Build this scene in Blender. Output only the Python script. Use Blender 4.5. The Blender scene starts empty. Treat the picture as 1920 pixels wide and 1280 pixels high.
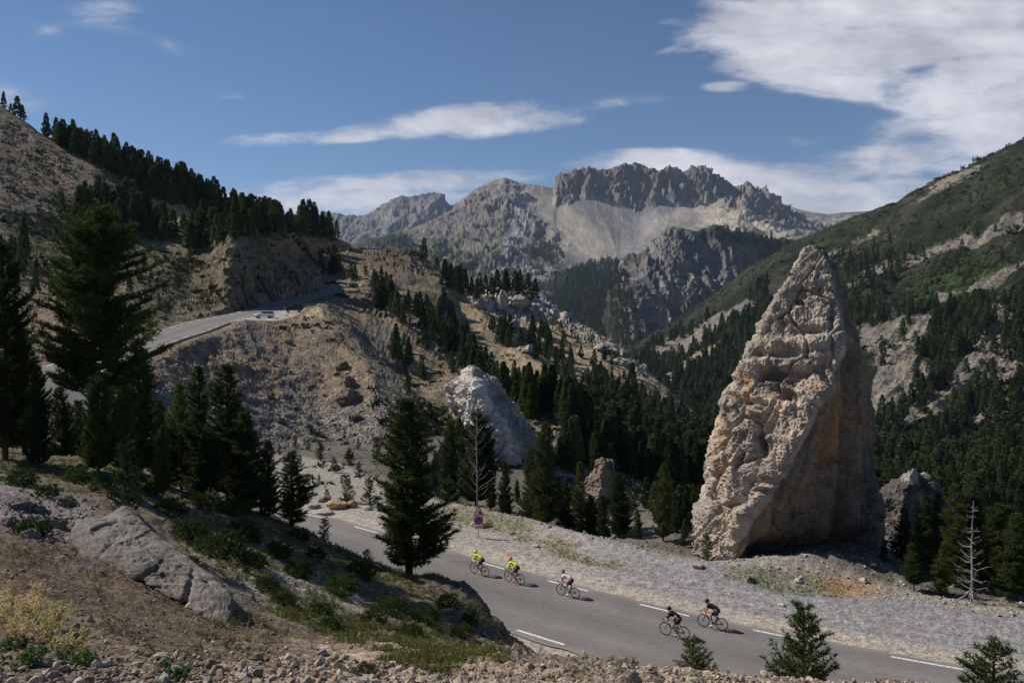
import bpy, bmesh, math, random
import numpy as np
from mathutils import Vector, Matrix, Quaternion
FOC = 1493.33; CAMZ = 16.1; LOD = 1.0; PITCH = math.radians(-1.535)
cp, sp_ = math.cos(PITCH), math.sin(PITCH)
col = bpy.context.scene.collection
PI = math.pi
def sm(x, a, b):
    t = np.clip((x-a)/(b-a), 0, 1); return t*t*(3-2*t)
# ---- a sight line through a photo position turned into a world point at forward distance D
def W(px, py, D):
    x = (np.asarray(px, float)-960)/FOC; y = -(np.asarray(py, float)-640)/FOC
    dy = cp - y*sp_; dz = sp_ + y*cp
    return np.stack(np.broadcast_arrays(x/dy*D, np.asarray(D, float)+0*x, CAMZ+dz/dy*D), -1)
def proj(P):
    d = P - np.array([0, 0, CAMZ]); f = d[..., 1]*cp+d[..., 2]*sp_; u = -d[..., 1]*sp_+d[..., 2]*cp
    f = np.maximum(f, .01)
    return 960+FOC*d[..., 0]/f, 640-FOC*u/f
# ---- noise
_r = np.random.RandomState(7)
_perm = _r.permutation(256).astype(np.int32); _perm = np.concatenate([_perm, _perm])
_g = _r.normal(size=(256, 3)); _g = (_g/np.linalg.norm(_g, axis=1)[:, None]).astype(np.float32)
_u = _r.rand(256, 3).astype(np.float32)
def _h(i, j, k): return _perm[(_perm[(_perm[i & 255]+j) & 255]+k) & 255]
def _pn(P, f=1.0, seed=0):
    P = (np.asarray(P)*f+seed*17.31).astype(np.float32)
    sh = P.shape[:-1]; P = P.reshape(-1, 3)
    I = np.floor(P).astype(np.int32); F = P-I
    U = F*F*F*(F*(F*6-15)+10)
    out = 0
    for a in (0, 1):
        wx = U[:, 0] if a else 1-U[:, 0]
        for b in (0, 1):
            wy = wx*(U[:, 1] if b else 1-U[:, 1])
            for c in (0, 1):
                g = _g[_h(I[:, 0]+a, I[:, 1]+b, I[:, 2]+c)]
                out = out + wy*(U[:, 2] if c else 1-U[:, 2])*(g[:, 0]*(F[:, 0]-a)+g[:, 1]*(F[:, 1]-b)+g[:, 2]*(F[:, 2]-c))
    return (out*1.6).reshape(sh)
from concurrent.futures import ThreadPoolExecutor
_ex = ThreadPoolExecutor(4)
def _par(fn, P, *a):
    P = np.asarray(P); sh = P.shape[:-1]; Q = P.reshape(-1, 3).astype(np.float32)
    if len(Q) < 20000: r = fn(Q, *a)
    else:
        rs = list(_ex.map(lambda q: fn(q, *a), np.array_split(Q, max(4, len(Q)//16000))))
        r = tuple(np.concatenate([x[i] for x in rs]) for i in range(len(rs[0]))) if isinstance(rs[0], tuple) else np.concatenate(rs)
    return tuple(x.reshape(sh) for x in r) if isinstance(r, tuple) else r.reshape(sh)
def pn(P, f=1.0, seed=0): return _par(_pn, P, f, seed)
def worley(P, f, seed=0): return _par(_worley, P, f, seed)
def _fbm(P, f, o, g, seed, ridged):
    s = 0; a = 1; t = 0
    for k in range(o):
        n = _pn(P, f*2.03**k, seed+k*3)
        if ridged: n = 1-2*np.abs(n)
        s = s+n*a; t += a; a *= g
    return s/t
def fbm(P, f, o=4, g=.5, seed=0, ridged=False): return _par(_fbm, P, f, o, g, seed, ridged)
def _worley(P, f, seed=0):
    P = (np.asarray(P)*f+seed*9.7).astype(np.float32); sh = P.shape[:-1]; P = P.reshape(-1, 3)
    I = np.floor(P).astype(np.int32); F = P-I
    d1 = np.full(len(P), 9., np.float32); d2 = d1.copy(); hid = np.zeros(len(P), np.int32)
    for a in (-1, 0, 1):
        for b in (-1, 0, 1):
            for c in (-1, 0, 1):
                h = _h(I[:, 0]+a, I[:, 1]+b, I[:, 2]+c); o = _u[h]
                d = (o[:, 0]+a-F[:, 0])**2+(o[:, 1]+b-F[:, 1])**2+(o[:, 2]+c-F[:, 2])**2
                m = d < d1
                d2 = np.where(m, d1, np.minimum(d2, d)); hid = np.where(m, h, hid); d1 = np.where(m, d, d1)
    return np.sqrt(d1).reshape(sh), np.sqrt(d2).reshape(sh), _u[hid, 0].reshape(sh)
def px3(X, Y, s=1.): return np.stack([X*s, Y*s, 0*X], -1)
def blob(X, Y, cx, cy, rx, ry, rot=0, soft=.5):
    a = math.radians(rot); dx = X-cx; dy = Y-cy
    u = (dx*math.cos(a)+dy*math.sin(a))/rx; v = (-dx*math.sin(a)+dy*math.cos(a))/ry
    return 1-sm(np.sqrt(u*u+v*v), 1-soft, 1+soft)
def inpoly(X, Y, poly):
    m = np.zeros(np.shape(X), bool); n = len(poly)
    for i in range(n):
        x1, y1 = poly[i]; x2, y2 = poly[(i+1) % n]
        if y1 == y2: continue
        m ^= ((y1 > Y) != (y2 > Y)) & (X < (x2-x1)*(Y-y1)/(y2-y1)+x1)
    return m
def strip(X, Y, pts, w):      # soft band along a polyline
    d = np.full(np.shape(X), 1e9)
    for (x1, y1), (x2, y2) in zip(pts[:-1], pts[1:]):
        L = (x2-x1)**2+(y2-y1)**2; t = np.clip(((X-x1)*(x2-x1)+(Y-y1)*(y2-y1))/L, 0, 1)
        d = np.minimum(d, np.hypot(X-x1-t*(x2-x1), Y-y1-t*(y2-y1)))
    return 1-sm(d/w, .5, 1.2)
def mix(a, b, t):
    t = np.asarray(t)[..., None]; return a*(1-t)+np.asarray(b)*t
def smooth1(a, w):
    if w < 1: return a
    k = np.exp(-.5*(np.arange(-3*w, 3*w+1)/w)**2); k /= k.sum()
    return np.convolve(np.pad(a, 3*w, mode='edge'), k, 'valid')
def pchip(K, t):              # K (k,n) values at uniform knots, t (m,) -> (m,n)
    K = np.asarray(K); d = K[1:]-K[:-1]; m = np.zeros_like(K)
    s = d[:-1]*d[1:]; ok = s > 0
    m[1:-1] = np.where(ok, 2*s/np.where(ok, d[:-1]+d[1:], 1), 0)
    m[0] = d[0]; m[-1] = d[-1]
    i = np.clip(np.floor(t).astype(int), 0, len(K)-2); f = (t-i)[:, None]
    return (2*f**3-3*f**2+1)*K[i]+(f**3-2*f**2+f)*m[i]+(-2*f**3+3*f**2)*K[i+1]+(f**3-f**2)*m[i+1]
# ---- mesh output
def mesh_np(name, V, F, mat, attrs=None, smooth=True, parent=None, uv=None):
    V = np.ascontiguousarray(V, np.float32).reshape(-1, 3); F = np.asarray(F)
    me = bpy.data.meshes.new(name); n = F.shape[1]
    me.vertices.add(len(V)); me.vertices.foreach_set('co', V.ravel())
    me.loops.add(F.size); me.loops.foreach_set('vertex_index', F.astype(np.int32).ravel())
    me.polygons.add(len(F)); me.polygons.foreach_set('loop_start', np.arange(0, F.size, n, dtype=np.int32))
    me.polygons.foreach_set('loop_total', np.full(len(F), n, np.int32))
    me.polygons.foreach_set('use_smooth', np.full(len(F), smooth, bool))
    for k, a in (attrs or {}).items():
        at = me.color_attributes.new(k, 'FLOAT_COLOR', 'POINT')
        c = np.ones((len(V), 4), np.float32); c[:, :3] = np.asarray(a).reshape(-1, 3); at.data.foreach_set('color', c.ravel())
    me.materials.append(mat); me.update(); me.validate()
    o = bpy.data.objects.new(name, me); col.objects.link(o)
    if parent: o.parent = parent
    return o
def gridF(nv, nu, closed=False):
    i = np.arange(nv-1)[:, None]; j = np.arange(nu if closed else nu-1)[None]; j2 = (j+1) % nu
    return np.stack([i*nu+j, i*nu+j2, (i+1)*nu+j2, (i+1)*nu+j], -1).reshape(-1, 4)
def normals(P):
    du = np.gradient(P, axis=1); dv = np.gradient(P, axis=0)
    n = np.cross(du, dv); return n/(np.linalg.norm(n, axis=-1, keepdims=True)+1e-9)
def tag(o, label=None, cat=None, group=None, kind=None):
    for k, v in (('label', label), ('category', cat), ('group', group), ('kind', kind)):
        if v: o[k] = v
    return o
def empty(name, loc, rz=0):
    o = bpy.data.objects.new(name, None); col.objects.link(o); o.location = loc; o.rotation_euler = (0, 0, rz); return o
def copy_tree(o, parent=None):
    c = o.copy(); col.objects.link(c)
    if parent: c.parent = parent
    for ch in o.children: copy_tree(ch, c)
    return c
# ---- materials
def newmat(name):
    m = bpy.data.materials.new(name); m.use_nodes = True; nt = m.node_tree
    b = nt.nodes['Principled BSDF']; b.inputs['Specular IOR Level'].default_value = .2
    return m, nt, b
def nd(nt, t, **kw):
    n = nt.nodes.new(t)
    for k, v in kw.items():
        if k in n.inputs: n.inputs[k].default_value = v
        else: setattr(n, k, v)
    return n
def mathn(nt, op, a, b=None, c=None, clamp=False):
    n = nt.nodes.new('ShaderNodeMath'); n.operation = op; n.use_clamp = clamp
    for i, v in enumerate((a, b, c)):
        if v is None: continue
        if hasattr(v, 'is_output'): nt.links.new(v, n.inputs[i])
        else: n.inputs[i].default_value = v
    return n.outputs[0]
def terrain_mat(name, s, bump, var=.45, stones=0., detail=6, stretch=None):
    """albedo attribute x procedural mottling; s = feature size in metres"""
    m, nt, b = newmat(name); L = nt.links.new
    b.inputs['Roughness'].default_value = .95; b.inputs['Specular IOR Level'].default_value = .08
    tc = nd(nt, 'ShaderNodeTexCoord'); at = nd(nt, 'ShaderNodeAttribute', attribute_name='albedo')
    if stretch:
        mp = nd(nt, 'ShaderNodeMapping'); mp.inputs['Scale'].default_value = stretch; L(tc.outputs['Object'], mp.inputs[0]); tc = mp; tc_out = mp.outputs[0]
    else: tc_out = tc.outputs['Object']
    n1 = nd(nt, 'ShaderNodeTexNoise', Scale=1/s, Detail=detail, Roughness=.68); L(tc_out, n1.inputs['Vector'])
    n2 = nd(nt, 'ShaderNodeTexNoise', Scale=6/s, Detail=4., Roughness=.7); L(tc_out, n2.inputs['Vector'])
    vo = nd(nt, 'ShaderNodeTexVoronoi', Scale=4.5/s); L(tc_out, vo.inputs['Vector'])
    mr = nd(nt, 'ShaderNodeMapRange'); L(n1.outputs[0], mr.inputs[0])
    mr.inputs[1].default_value = .3; mr.inputs[2].default_value = .7; mr.inputs[3].default_value = 1-var; mr.inputs[4].default_value = 1+var
    mr2 = nd(nt, 'ShaderNodeMapRange'); L(n2.outputs[0], mr2.inputs[0])
    mr2.inputs[1].default_value = .3; mr2.inputs[2].default_value = .7; mr2.inputs[3].default_value = 1-var*.8; mr2.inputs[4].default_value = 1+var*.8
    sc = nd(nt, 'ShaderNodeSeparateColor'); L(vo.outputs['Color'], sc.inputs[0])
    k = mathn(nt, 'MULTIPLY', mathn(nt, 'MULTIPLY', mr.outputs[0], mr2.outputs[0]), mathn(nt, 'MULTIPLY_ADD', sc.outputs[0], .5*var+stones*.6, 1-.25*var-stones*.3))
    vm = nd(nt, 'ShaderNodeVectorMath', operation='SCALE'); L(at.outputs['Color'], vm.inputs[0]); L(k, vm.inputs['Scale'])
    L(vm.outputs[0], b.inputs['Base Color'])
    h = mathn(nt, 'ADD', n1.outputs[0], mathn(nt, 'MULTIPLY', n2.outputs[0], .35))
    h = mathn(nt, 'SUBTRACT', h, mathn(nt, 'MULTIPLY', vo.outputs['Distance'], .12+stones*.5))
    bp = nd(nt, 'ShaderNodeBump', Strength=1., Distance=bump); L(h, bp.inputs['Height']); L(bp.outputs[0], b.inputs['Normal'])
    return m
def plain(name, c, rough=.5, metal=0., spec=.4, noise=0., s=5.):
    m, nt, b = newmat(name); b.inputs['Base Color'].default_value = (*c, 1); b.inputs['Roughness'].default_value = rough
    b.inputs['Metallic'].default_value = metal; b.inputs['Specular IOR Level'].default_value = spec
    if noise:
        tc = nd(nt, 'ShaderNodeTexCoord'); n1 = nd(nt, 'ShaderNodeTexNoise', Scale=s, Detail=5.); nt.links.new(tc.outputs['Object'], n1.inputs['Vector'])
        vm = nd(nt, 'ShaderNodeVectorMath', operation='SCALE'); vm.inputs[0].default_value = c
        nt.links.new(mathn(nt, 'MULTIPLY_ADD', n1.outputs[0], 2*noise, 1-noise), vm.inputs['Scale']); nt.links.new(vm.outputs[0], b.inputs['Base Color'])
    return m
# ---- small mesh builder for man-made things
class MB:
    def __init__(s): s.V = []; s.F = []
    def add(s, V, F):
        o = len(s.V); s.V += [tuple(v) for v in V]; s.F += [tuple(i+o for i in f) for f in F]; return s
    def box(s, c, d, rz=0, bev=0):
        cx, cy, cz = c; a, b, h = d[0]/2, d[1]/2, d[2]/2; ca, sa = math.cos(rz), math.sin(rz)
        V = [(cx+x*ca-y*sa, cy+x*sa+y*ca, cz+z) for x in (-a, a) for y in (-b, b) for z in (-h, h)]
        return s.add(V, [(0, 1, 3, 2), (4, 6, 7, 5), (0, 4, 5, 1), (2, 3, 7, 6), (0, 2, 6, 4), (1, 5, 7, 3)])
    def tube(s, pts, r, n=8, closed=False, cap=True):
        pts = [Vector(p) for p in pts]; rs = r if hasattr(r, '__len__') else [r]*len(pts); N = len(pts); V = []
        for i, p in enumerate(pts):
            if closed: t = pts[(i+1) % N]-pts[i-1]
            else: t = pts[min(i+1, N-1)]-pts[max(i-1, 0)]
            t.normalize(); a = t.cross(Vector((0, 0, 1)) if abs(t.z) < .9 else Vector((0, 1, 0))).normalized(); b = t.cross(a)
            V += [p+(a*math.cos(2*PI*k/n)+b*math.sin(2*PI*k/n))*rs[i] for k in range(n)]
        F = []
        for i in range(N if closed else N-1):
            j = (i+1) % N
            F += [(i*n+k, i*n+(k+1) % n, j*n+(k+1) % n, j*n+k) for k in range(n)]
        if cap and not closed: F += [tuple(range(n))[::-1], tuple((N-1)*n+k for k in range(n))]
        return s.add(V, F)
    def ring(s, c, R, r, axis='y', n=28, m=6):
        pts = []
        for k in range(n):
            a = 2*PI*k/n
            pts.append((c[0]+R*math.cos(a), c[1], c[2]+R*math.sin(a)) if axis == 'y' else (c[0], c[1]+R*math.cos(a), c[2]+R*math.sin(a)))
        return s.tube(pts, r, m, closed=True)
    def disc(s, c, r, t, axis='y', n=20):
        a = Vector(c); d = {'y': Vector((0, t/2, 0)), 'x': Vector((t/2, 0, 0)), 'z': Vector((0, 0, t/2))}[axis]
        return s.tube([a-d, a+d], r, n)
    def build(s, name, mat, parent=None, smooth=False, loc=None):
        me = bpy.data.meshes.new(name); me.from_pydata(s.V, [], s.F); me.materials.append(mat)
        if smooth: me.polygons.foreach_set('use_smooth', [True]*len(me.polygons))
        me.update(); o = bpy.data.objects.new(name, me); col.objects.link(o)
        if parent: o.parent = parent
        if loc is not None: o.location = loc
        return o
# =================================================================== ROADS (centre lines in metres)
def spline(pts, step=1.0):
    P = np.array(pts, float); d = np.r_[0, np.cumsum(np.hypot(*(P[1:, :2]-P[:-1, :2]).T))]
    # Catmull-Rom on arc length
    t = np.arange(0, d[-1], step); i = np.clip(np.searchsorted(d, t, 'right')-1, 0, len(d)-2)
    m = np.gradient(P, d, axis=0); h = (d[i+1]-d[i])[:, None]; f = ((t-d[i])[:, None])/h
    return (2*f**3-3*f**2+1)*P[i]+(f**3-2*f**2+f)*h*m[i]+(-2*f**3+3*f**2)*P[i+1]+(f**3-f**2)*h*m[i+1]
def offset(C, o):
    t = np.gradient(C[:, :2], axis=0); t /= np.linalg.norm(t, axis=1)[:, None]
    R = C.copy(); R[:, 0] += t[:, 1]*o; R[:, 1] -= t[:, 0]*o; return R      # + = right of travel
HWN = 4.15
edge = [(63., 25.5), (50., 28.2), (38, 31.3), (26.0, 34.2), (20.6, 36.3), (18.0, 37.8), (12.6, 40.9), (7.5, 44.6), (2.4, 48.7), (-2.7, 53.1), (-8, 57.9), (-13.2, 62.6), (-17., 65.9), (-20.1, 68.3)]
E = spline([(x, y, 0) for x, y in edge], 1.)
NR = offset(E, -3.65)[::8]            # travel goes right->left; far edge is on its right, centre on its left
near_pts = [tuple(p) for p in NR if p[0] > -20] 
near_pts += [(-24.5, 67.2, .1), (-30, 71.5, 1.4), (-37, 76, 3.6), (-44, 81, 6.2), (-50, 87.5, 8.7), (-52.7, 95, 10.2), (-53, 104, 11.3)]
def wp(px, py, D): return tuple(W(px, py, D))
far_pts = [wp(290, 635, 118), wp(340, 621, 135), wp(395, 603, 158), wp(470, 586.5, 192), wp(540, 567, 228), wp(590, 553.5, 258), wp(625, 543.5, 280), wp(643, 537, 290)]
far2 = [wp(635, 529, 301), wp(606, 519, 312), wp(575, 509, 322)]
ROAD = spline(near_pts+far_pts+far2, 1.)
UP = spline([wp(548, 488, 352), wp(565, 482.5, 352), wp(600, 478, 352), wp(640, 473.5, 353), wp(680, 469, 356), wp(720, 467, 362), wp(760, 468, 370)], 1.)
def near_path(P, C, r):
    X = P[..., 0].ravel(); Y = P[..., 1].ravel(); m = (X > C[:, 0].min()-r) & (X < C[:, 0].max()+r) & (Y > C[:, 1].min()-r) & (Y < C[:, 1].max()+r)
    idx = np.nonzero(m)[0]; d = np.full(X.shape, 1e9); zr = np.zeros(X.shape)
    for c in range(0, len(idx), 20000):
        ii = idx[c:c+20000]; D2 = (X[ii, None]-C[None, :, 0])**2+(Y[ii, None]-C[None, :, 1])**2
        k = D2.argmin(1); d[ii] = np.sqrt(D2[np.arange(len(ii)), k]); zr[ii] = C[k, 2]
    return d.reshape(P.shape[:-1]), zr.reshape(P.shape[:-1])
def flatten(P, C, hw, blend, dz=.06):
    d, zr = near_path(P, C, hw+blend+2)
    w = 1-sm(d, hw+.5, hw+blend); P[..., 2] = P[..., 2]*(1-w)+(zr-dz)*w
    return d
SHEETS = {}
def sheet(name, rows, x0, x1, nu, nv, sk=0):
    """rows: near->far polylines (px,py,D); ('z', [(px,D,z)..]); ('off', dD, dz)"""
    nu = int(nu*LOD); nv = int(nv*LOD); u = np.linspace(x0, x1, nu); Ds = []; Zs = []
    for r in rows:
        if r[0] == 'off': Ds.append(Ds[-1]+r[1]); Zs.append(Zs[-1]+r[2]); continue
        if r[0] == 'z':
            a = np.array(r[1], float); Ds.append(smooth1(np.interp(u, a[:, 0], a[:, 1]), 6)); Zs.append(smooth1(np.interp(u, a[:, 0], a[:, 2]), 6)); continue
        a = np.array(r, float); y = np.interp(u, a[:, 0], a[:, 1]); D = smooth1(np.interp(u, a[:, 0], a[:, 2]), 8)
        y = smooth1(y, 3 if len(a) < 30 else 1)
        Ds.append(D); Zs.append(W(u, y, D)[:, 2])
    Ds = np.array(Ds); Zs = np.array(Zs)
    # distribute rows by on-screen distance
    X = (u-960)/FOC; PY = proj(np.stack([X[None]*Ds, Ds, Zs], -1))[1]
    w = np.abs(np.diff(PY, axis=0)).mean(1)+.5*np.abs(np.diff(PY, axis=0)).max(1); w = np.maximum(w, w.sum()*.03); w = np.minimum(w, w.sum()*.5)
    cs = np.r_[0, np.cumsum(w)/w.sum()]; t = np.interp(np.linspace(0, 1, nv), cs, np.arange(len(cs)))
    D = pchip(Ds, t); Z = pchip(Zs, t)
    P = np.stack([X[None]*D/1.0, D, Z], -1)
    PX, PYY = proj(P)
    return P, np.broadcast_to(u, D.shape), PYY, np.broadcast_to(t[:, None], D.shape)
def reg(name, P, PX, PY): SHEETS[name] = (P.reshape(-1, 3), *[a.ravel() for a in proj(P)])
def lookup(name, px, py, tol=2.5):
    P, X, Y = SHEETS[name]; d = (X-px)**2+(Y-py)**2; i = np.nonzero(d < tol*tol)[0]
    j = i[P[i, 1].argmin()] if len(i) else d.argmin()
    return P[j].copy()
def groundz(names, x, y):
    b = -1e9
    for n in names:
        P = SHEETS[n][0]; m = np.abs(P[:, 0]-x)+np.abs(P[:, 1]-y) < 3
        if m.any():
            Q = P[m]; j = ((Q[:, 0]-x)**2+(Q[:, 1]-y)**2).argmin(); b = max(b, Q[j, 2])
    return b
A = np.array
BROWN = A([.13, .102, .07]); GREY = A([.15, .14, .135]); TAN = A([.22, .172, .118]); GREEN = A([.075, .105, .028]); WHITE = A([.52, .48, .44]); DARKG = A([.035, .05, .02]); BLUEG = A([.15, .155, .165])
# ------------------------------------------------------------------ foreground slope
def terr_near():
    rows = [[(-1200, 1900, 2), (3000, 1900, 2)],
     [(-1200, 1260, 8), (0, 1290, 8), (500, 1290, 9), (1000, 1300, 10), (1500, 1305, 10.5), (2000, 1315, 11), (3000, 1330, 11)],
     [(-1200, 1050, 14), (0, 1110, 13), (200, 1165, 12), (400, 1215, 12), (600, 1228, 13), (700, 1222, 13.5), (850, 1235, 14), (950, 1240, 14.2), (1100, 1252, 14.6), (1400, 1268, 15), (1700, 1284, 15.5), (2000, 1300, 16), (3000, 1320, 16)],
     [(-1200, 960, 22), (0, 1000, 20), (200, 1090, 18), (430, 1150, 19), (600, 1180, 21), (800, 1190, 24), (930, 1222, 26), (1000, 1262, 24), (1400, 1300, 23), (2000, 1400, 22), (3000, 1440, 22)],
     [(-1200, 840, 40), (0, 850, 36), (200, 868, 36), (350, 930, 36), (500, 965, 39), (600, 1015, 40), (700, 1060, 39), (800, 1086, 38), (870, 1103, 37), (905, 1140, 35.5), (935, 1190, 34.), (990, 1230, 34), (1050, 1248, 33.5), (1200, 1282, 31.), (1400, 1350, 27.5), (2000, 1560, 23.5), (3000, 1700, 23)],
     ('z', [(-1200, 60, 9), (-300, 58, 8.5), (0, 56, 7), (200, 52, 5), (400, 52, 3), (500, 50, .7), (600, 47, -.2), (700, 45, -.25), (800, 43, -.25), (870, 41, -.25), (935, 38, -.25), (1050, 36.5, -.3), (1200, 34, -.3), (1400, 31, -.3), (2000, 26, -.3), (3000, 25, -.3)]),
     ('z', [(-1200, 95, 12), (0, 85, 9.5), (150, 80, 7), (300, 72, 2.5), (420, 64, -.3), (520, 62, -.5), (700, 53, -.5), (1000, 45, -.5), (1400, 37, -.5), (2000, 31, -.5), (3000, 29, -.5)])]
    P, X, Y, T = sheet('near', rows, -1100, 2950, 1500, 520)
    D = P[..., 1]; N = normals(P); k = np.clip(D/30, .15, 1)
    warp = P + .5*np.stack([pn(P, .5, 1), pn(P, .5, 2), pn(P, .5, 3)], -1)
    h = .45*fbm(warp, .28, 4, seed=4)*k + .16*fbm(warp, 1.2, 4, seed=9)*np.clip(k*1.3, .3, 1) + .03*pn(P, 6, 5)
    w1, w2, c = worley(P, 3.2, 3); h = h + .06*np.clip(.45-w1, 0, 1)*sm(pn(P, .3, 6), -.2, .3)*2
    rock = np.clip(strip(X, Y, [(830, 1090), (880, 1120), (915, 1165), (950, 1205)], 45) + .8*strip(X, Y, [(980, 1235), (1100, 1262), (1180, 1270)], 22), 0, 1)
    h = h + rock*(.35*fbm(P, .9, 5, .6, 11, True)-.05)
    P = P+N*h[..., None]
    d = flatten(P, ROAD, 4.4, 1.7, .15)
    g = fbm(P, .35, 5, .6, 21); g2 = fbm(P, 1.1, 4, .6, 22)
    C = mix(np.broadcast_to(BROWN, P.shape), TAN, sm(g, -.1, .5))
    C = mix(C, GREY, .6*sm(fbm(P, .8, 4, seed=30), .05, .3))
    C = mix(C, [.36, .285, .21], sm(Y, 1185, 1225)*sm(X, 350, 600)*.85)
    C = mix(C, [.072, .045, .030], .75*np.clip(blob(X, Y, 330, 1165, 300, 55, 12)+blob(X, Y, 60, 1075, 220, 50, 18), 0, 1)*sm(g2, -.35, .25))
    C = mix(C, [.12, .085, .06], .6*blob(X, Y, 600, 1215, 260, 30, 3)*sm(g2, -.3, .2))
    C = mix(C, [.19, .17, .165], .9*blob(X, Y, 60, 960, 120, 50, 15))
    C = mix(C, [.30, .27, .24], blob(X, Y, 560, 1110, 130, 35, 15)*.7)
    veg = np.clip(blob(X, Y, 640, 1080, 330, 110, 20)*1.0+blob(X, Y, 60, 890, 260, 45, 5)++.75*blob(X, Y, 750, 1180, 230, 45, 10)+.7*blob(X, Y, 0, 1020, 120, 30, 10)+.6*blob(X, Y, 450, 1190, 90, 30, 15), 0, 1)
    vg = sm(g+.7*g2+.4*fbm(P, 3., 3, seed=23)+veg*.5, .42, .75)*veg
    C = mix(C, mix(np.broadcast_to(GREEN, P.shape), [.13, .14, .045], sm(g2, -.1, .4)), vg*.85)
    C = mix(C, [.12, .10, .085], rock*.8)
    m = terrain_mat('stony_slope', .3, .055, .55, .5)
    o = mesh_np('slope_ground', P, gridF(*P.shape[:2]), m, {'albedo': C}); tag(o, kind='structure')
    reg('near', P, X, Y); return P, X, Y, vg, C
# ------------------------------------------------------------------ valley floor and road verge
YC = np.array([(-60, 120), (-20, 90), (-12, 78), (-5.5, 68.7), (1.7, 62.4), (6, 57.5), (11.4, 52.3), (21.4, 46.6), (27.3, 42.9), (45, 36.5), (80, 27)])
def terr_floor():
    u = np.linspace(-250, 2350, int(1250*LOD)); D = np.exp(np.linspace(math.log(26), math.log(150), int(420*LOD)))[:, None]
    X = (u-960)/FOC*D; Y = np.broadcast_to(D, X.shape); b = Y-np.interp(X, YC[:, 0], YC[:, 1])
    z = .55*np.exp(-((b+1.)/1.6)**2)*sm(X, -9, -3)*(1-.6*sm(X, 8, 14))
    fall_l = -2.6*sm(b, 0, 9)-.02*np.maximum(b-9, 0)
    plat = 15*sm(X, 6.5, 12)*(1-sm(X, 24, 31))+3
    fall_r = -.52*np.maximum(b-plat, 0)
    r = sm(X, 2, 13); zz = np.where(X > -9, fall_l*(1-r)+fall_r*r, 0)*sm(X, -12, -4)
    z = z+zz
    z = z+1.25*np.exp(-(((X-19.5)/6.5)**2+((Y-50.2)/2.0)**2))
    P = np.stack([X, Y, z], -1); PX, PY = proj(P)
    onv = sm(b, -1.5, 1.5)
    h = .25*fbm(P, .22, 4, seed=5)*(.3+.7*onv)+.09*fbm(P, 1.3, 4, seed=6)*(.5+onv)+.03*pn(P, 5, 8)
    w1, w2, c = worley(P, 1.6, 5); h = h+.16*np.clip(.4-w1, 0, 1)*sm(fbm(P, .25, 3, seed=8), -.1, .2)*(.25+onv)
    P[..., 2] += h
    d = flatten(P, ROAD, 3.9, 2.2)
    g = fbm(P, .3, 5, .6, 31); g2 = fbm(P, 1.2, 4, .6, 32); g3 = fbm(P*A([1, 1, 1]), 2.5, 3, .6, 35)
    C = mix(np.broadcast_to(A([.10, .09, .078]), P.shape), [.16, .142, .122], sm(g, -.2, .4))
    vr = (1-sm(b, -1, 1.))*sm(X, -30, -26)
    C = mix(C, [.28, .255, .225], vr)
    C = mix(C, [.36, .32, .27], vr*sm(-d, -7.6, -5.)*.85)
    C = mix(C, [.225, .22, .225], vr*sm(X, 3, 9)*sm(d, 5.2, 6.8)*.9)
    C = mix(C, [.16, .155, .15], vr*sm(g2, .1, .5)*.5)
    for dt, wt_ in ((5.6, .3), (7.3, .35), (8.9, .3)): C = mix(C, [.40, .36, .31], vr*np.exp(-((d-dt+.35*pn(P, .12, 12))/wt_)**2)*.45*sm(g2, -.4, .2))
    C = mix(C, [.12, .11, .10], vr*sm(fbm(P, 3.5, 4, .7, 36), .18, .4)*.7)
    C = mix(C, [.26, .235, .20], sm(X, -8, 2)*sm(b, -2, 0)*(1-sm(b, 1, 3)))
    veg = np.clip(blob(PX, PY, 960, 990, 90, 24, 20)+blob(PX, PY, 1060, 1030, 110, 16, 20)*.9+blob(PX, PY, 1480, 1090, 130, 26, 8)+blob(PX, PY, 850, 965, 60, 14, 10)+.6*blob(PX, PY, 1180, 1065, 120, 9, 10), 0, 1)
    vg = veg*sm(g+.6*g2+veg*.6, .25, .55); fl = .6*sm(g+.5*g2, .25, .5)*onv
    C = mix(C, mix(np.broadcast_to(A([.10, .125, .035]), P.shape), [.22, .19, .09], sm(g2, -.2, .3)), vg*.6)
    C = mix(C, [.09, .115, .035], fl)
    C = mix(C, [.34, .20, .10], blob(PX, PY, 1590, 1098, 60, 20, 10)*.7)
    m = terrain_mat('gravel_flat', .45, .045, .42, .45)
    o = mesh_np('valley_ground', P, gridF(*P.shape[:2]), m, {'albedo': C}); tag(o, kind='structure')
    reg('floor', P, X, Y); return P, PX, PY, b, vg+fl
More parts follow.
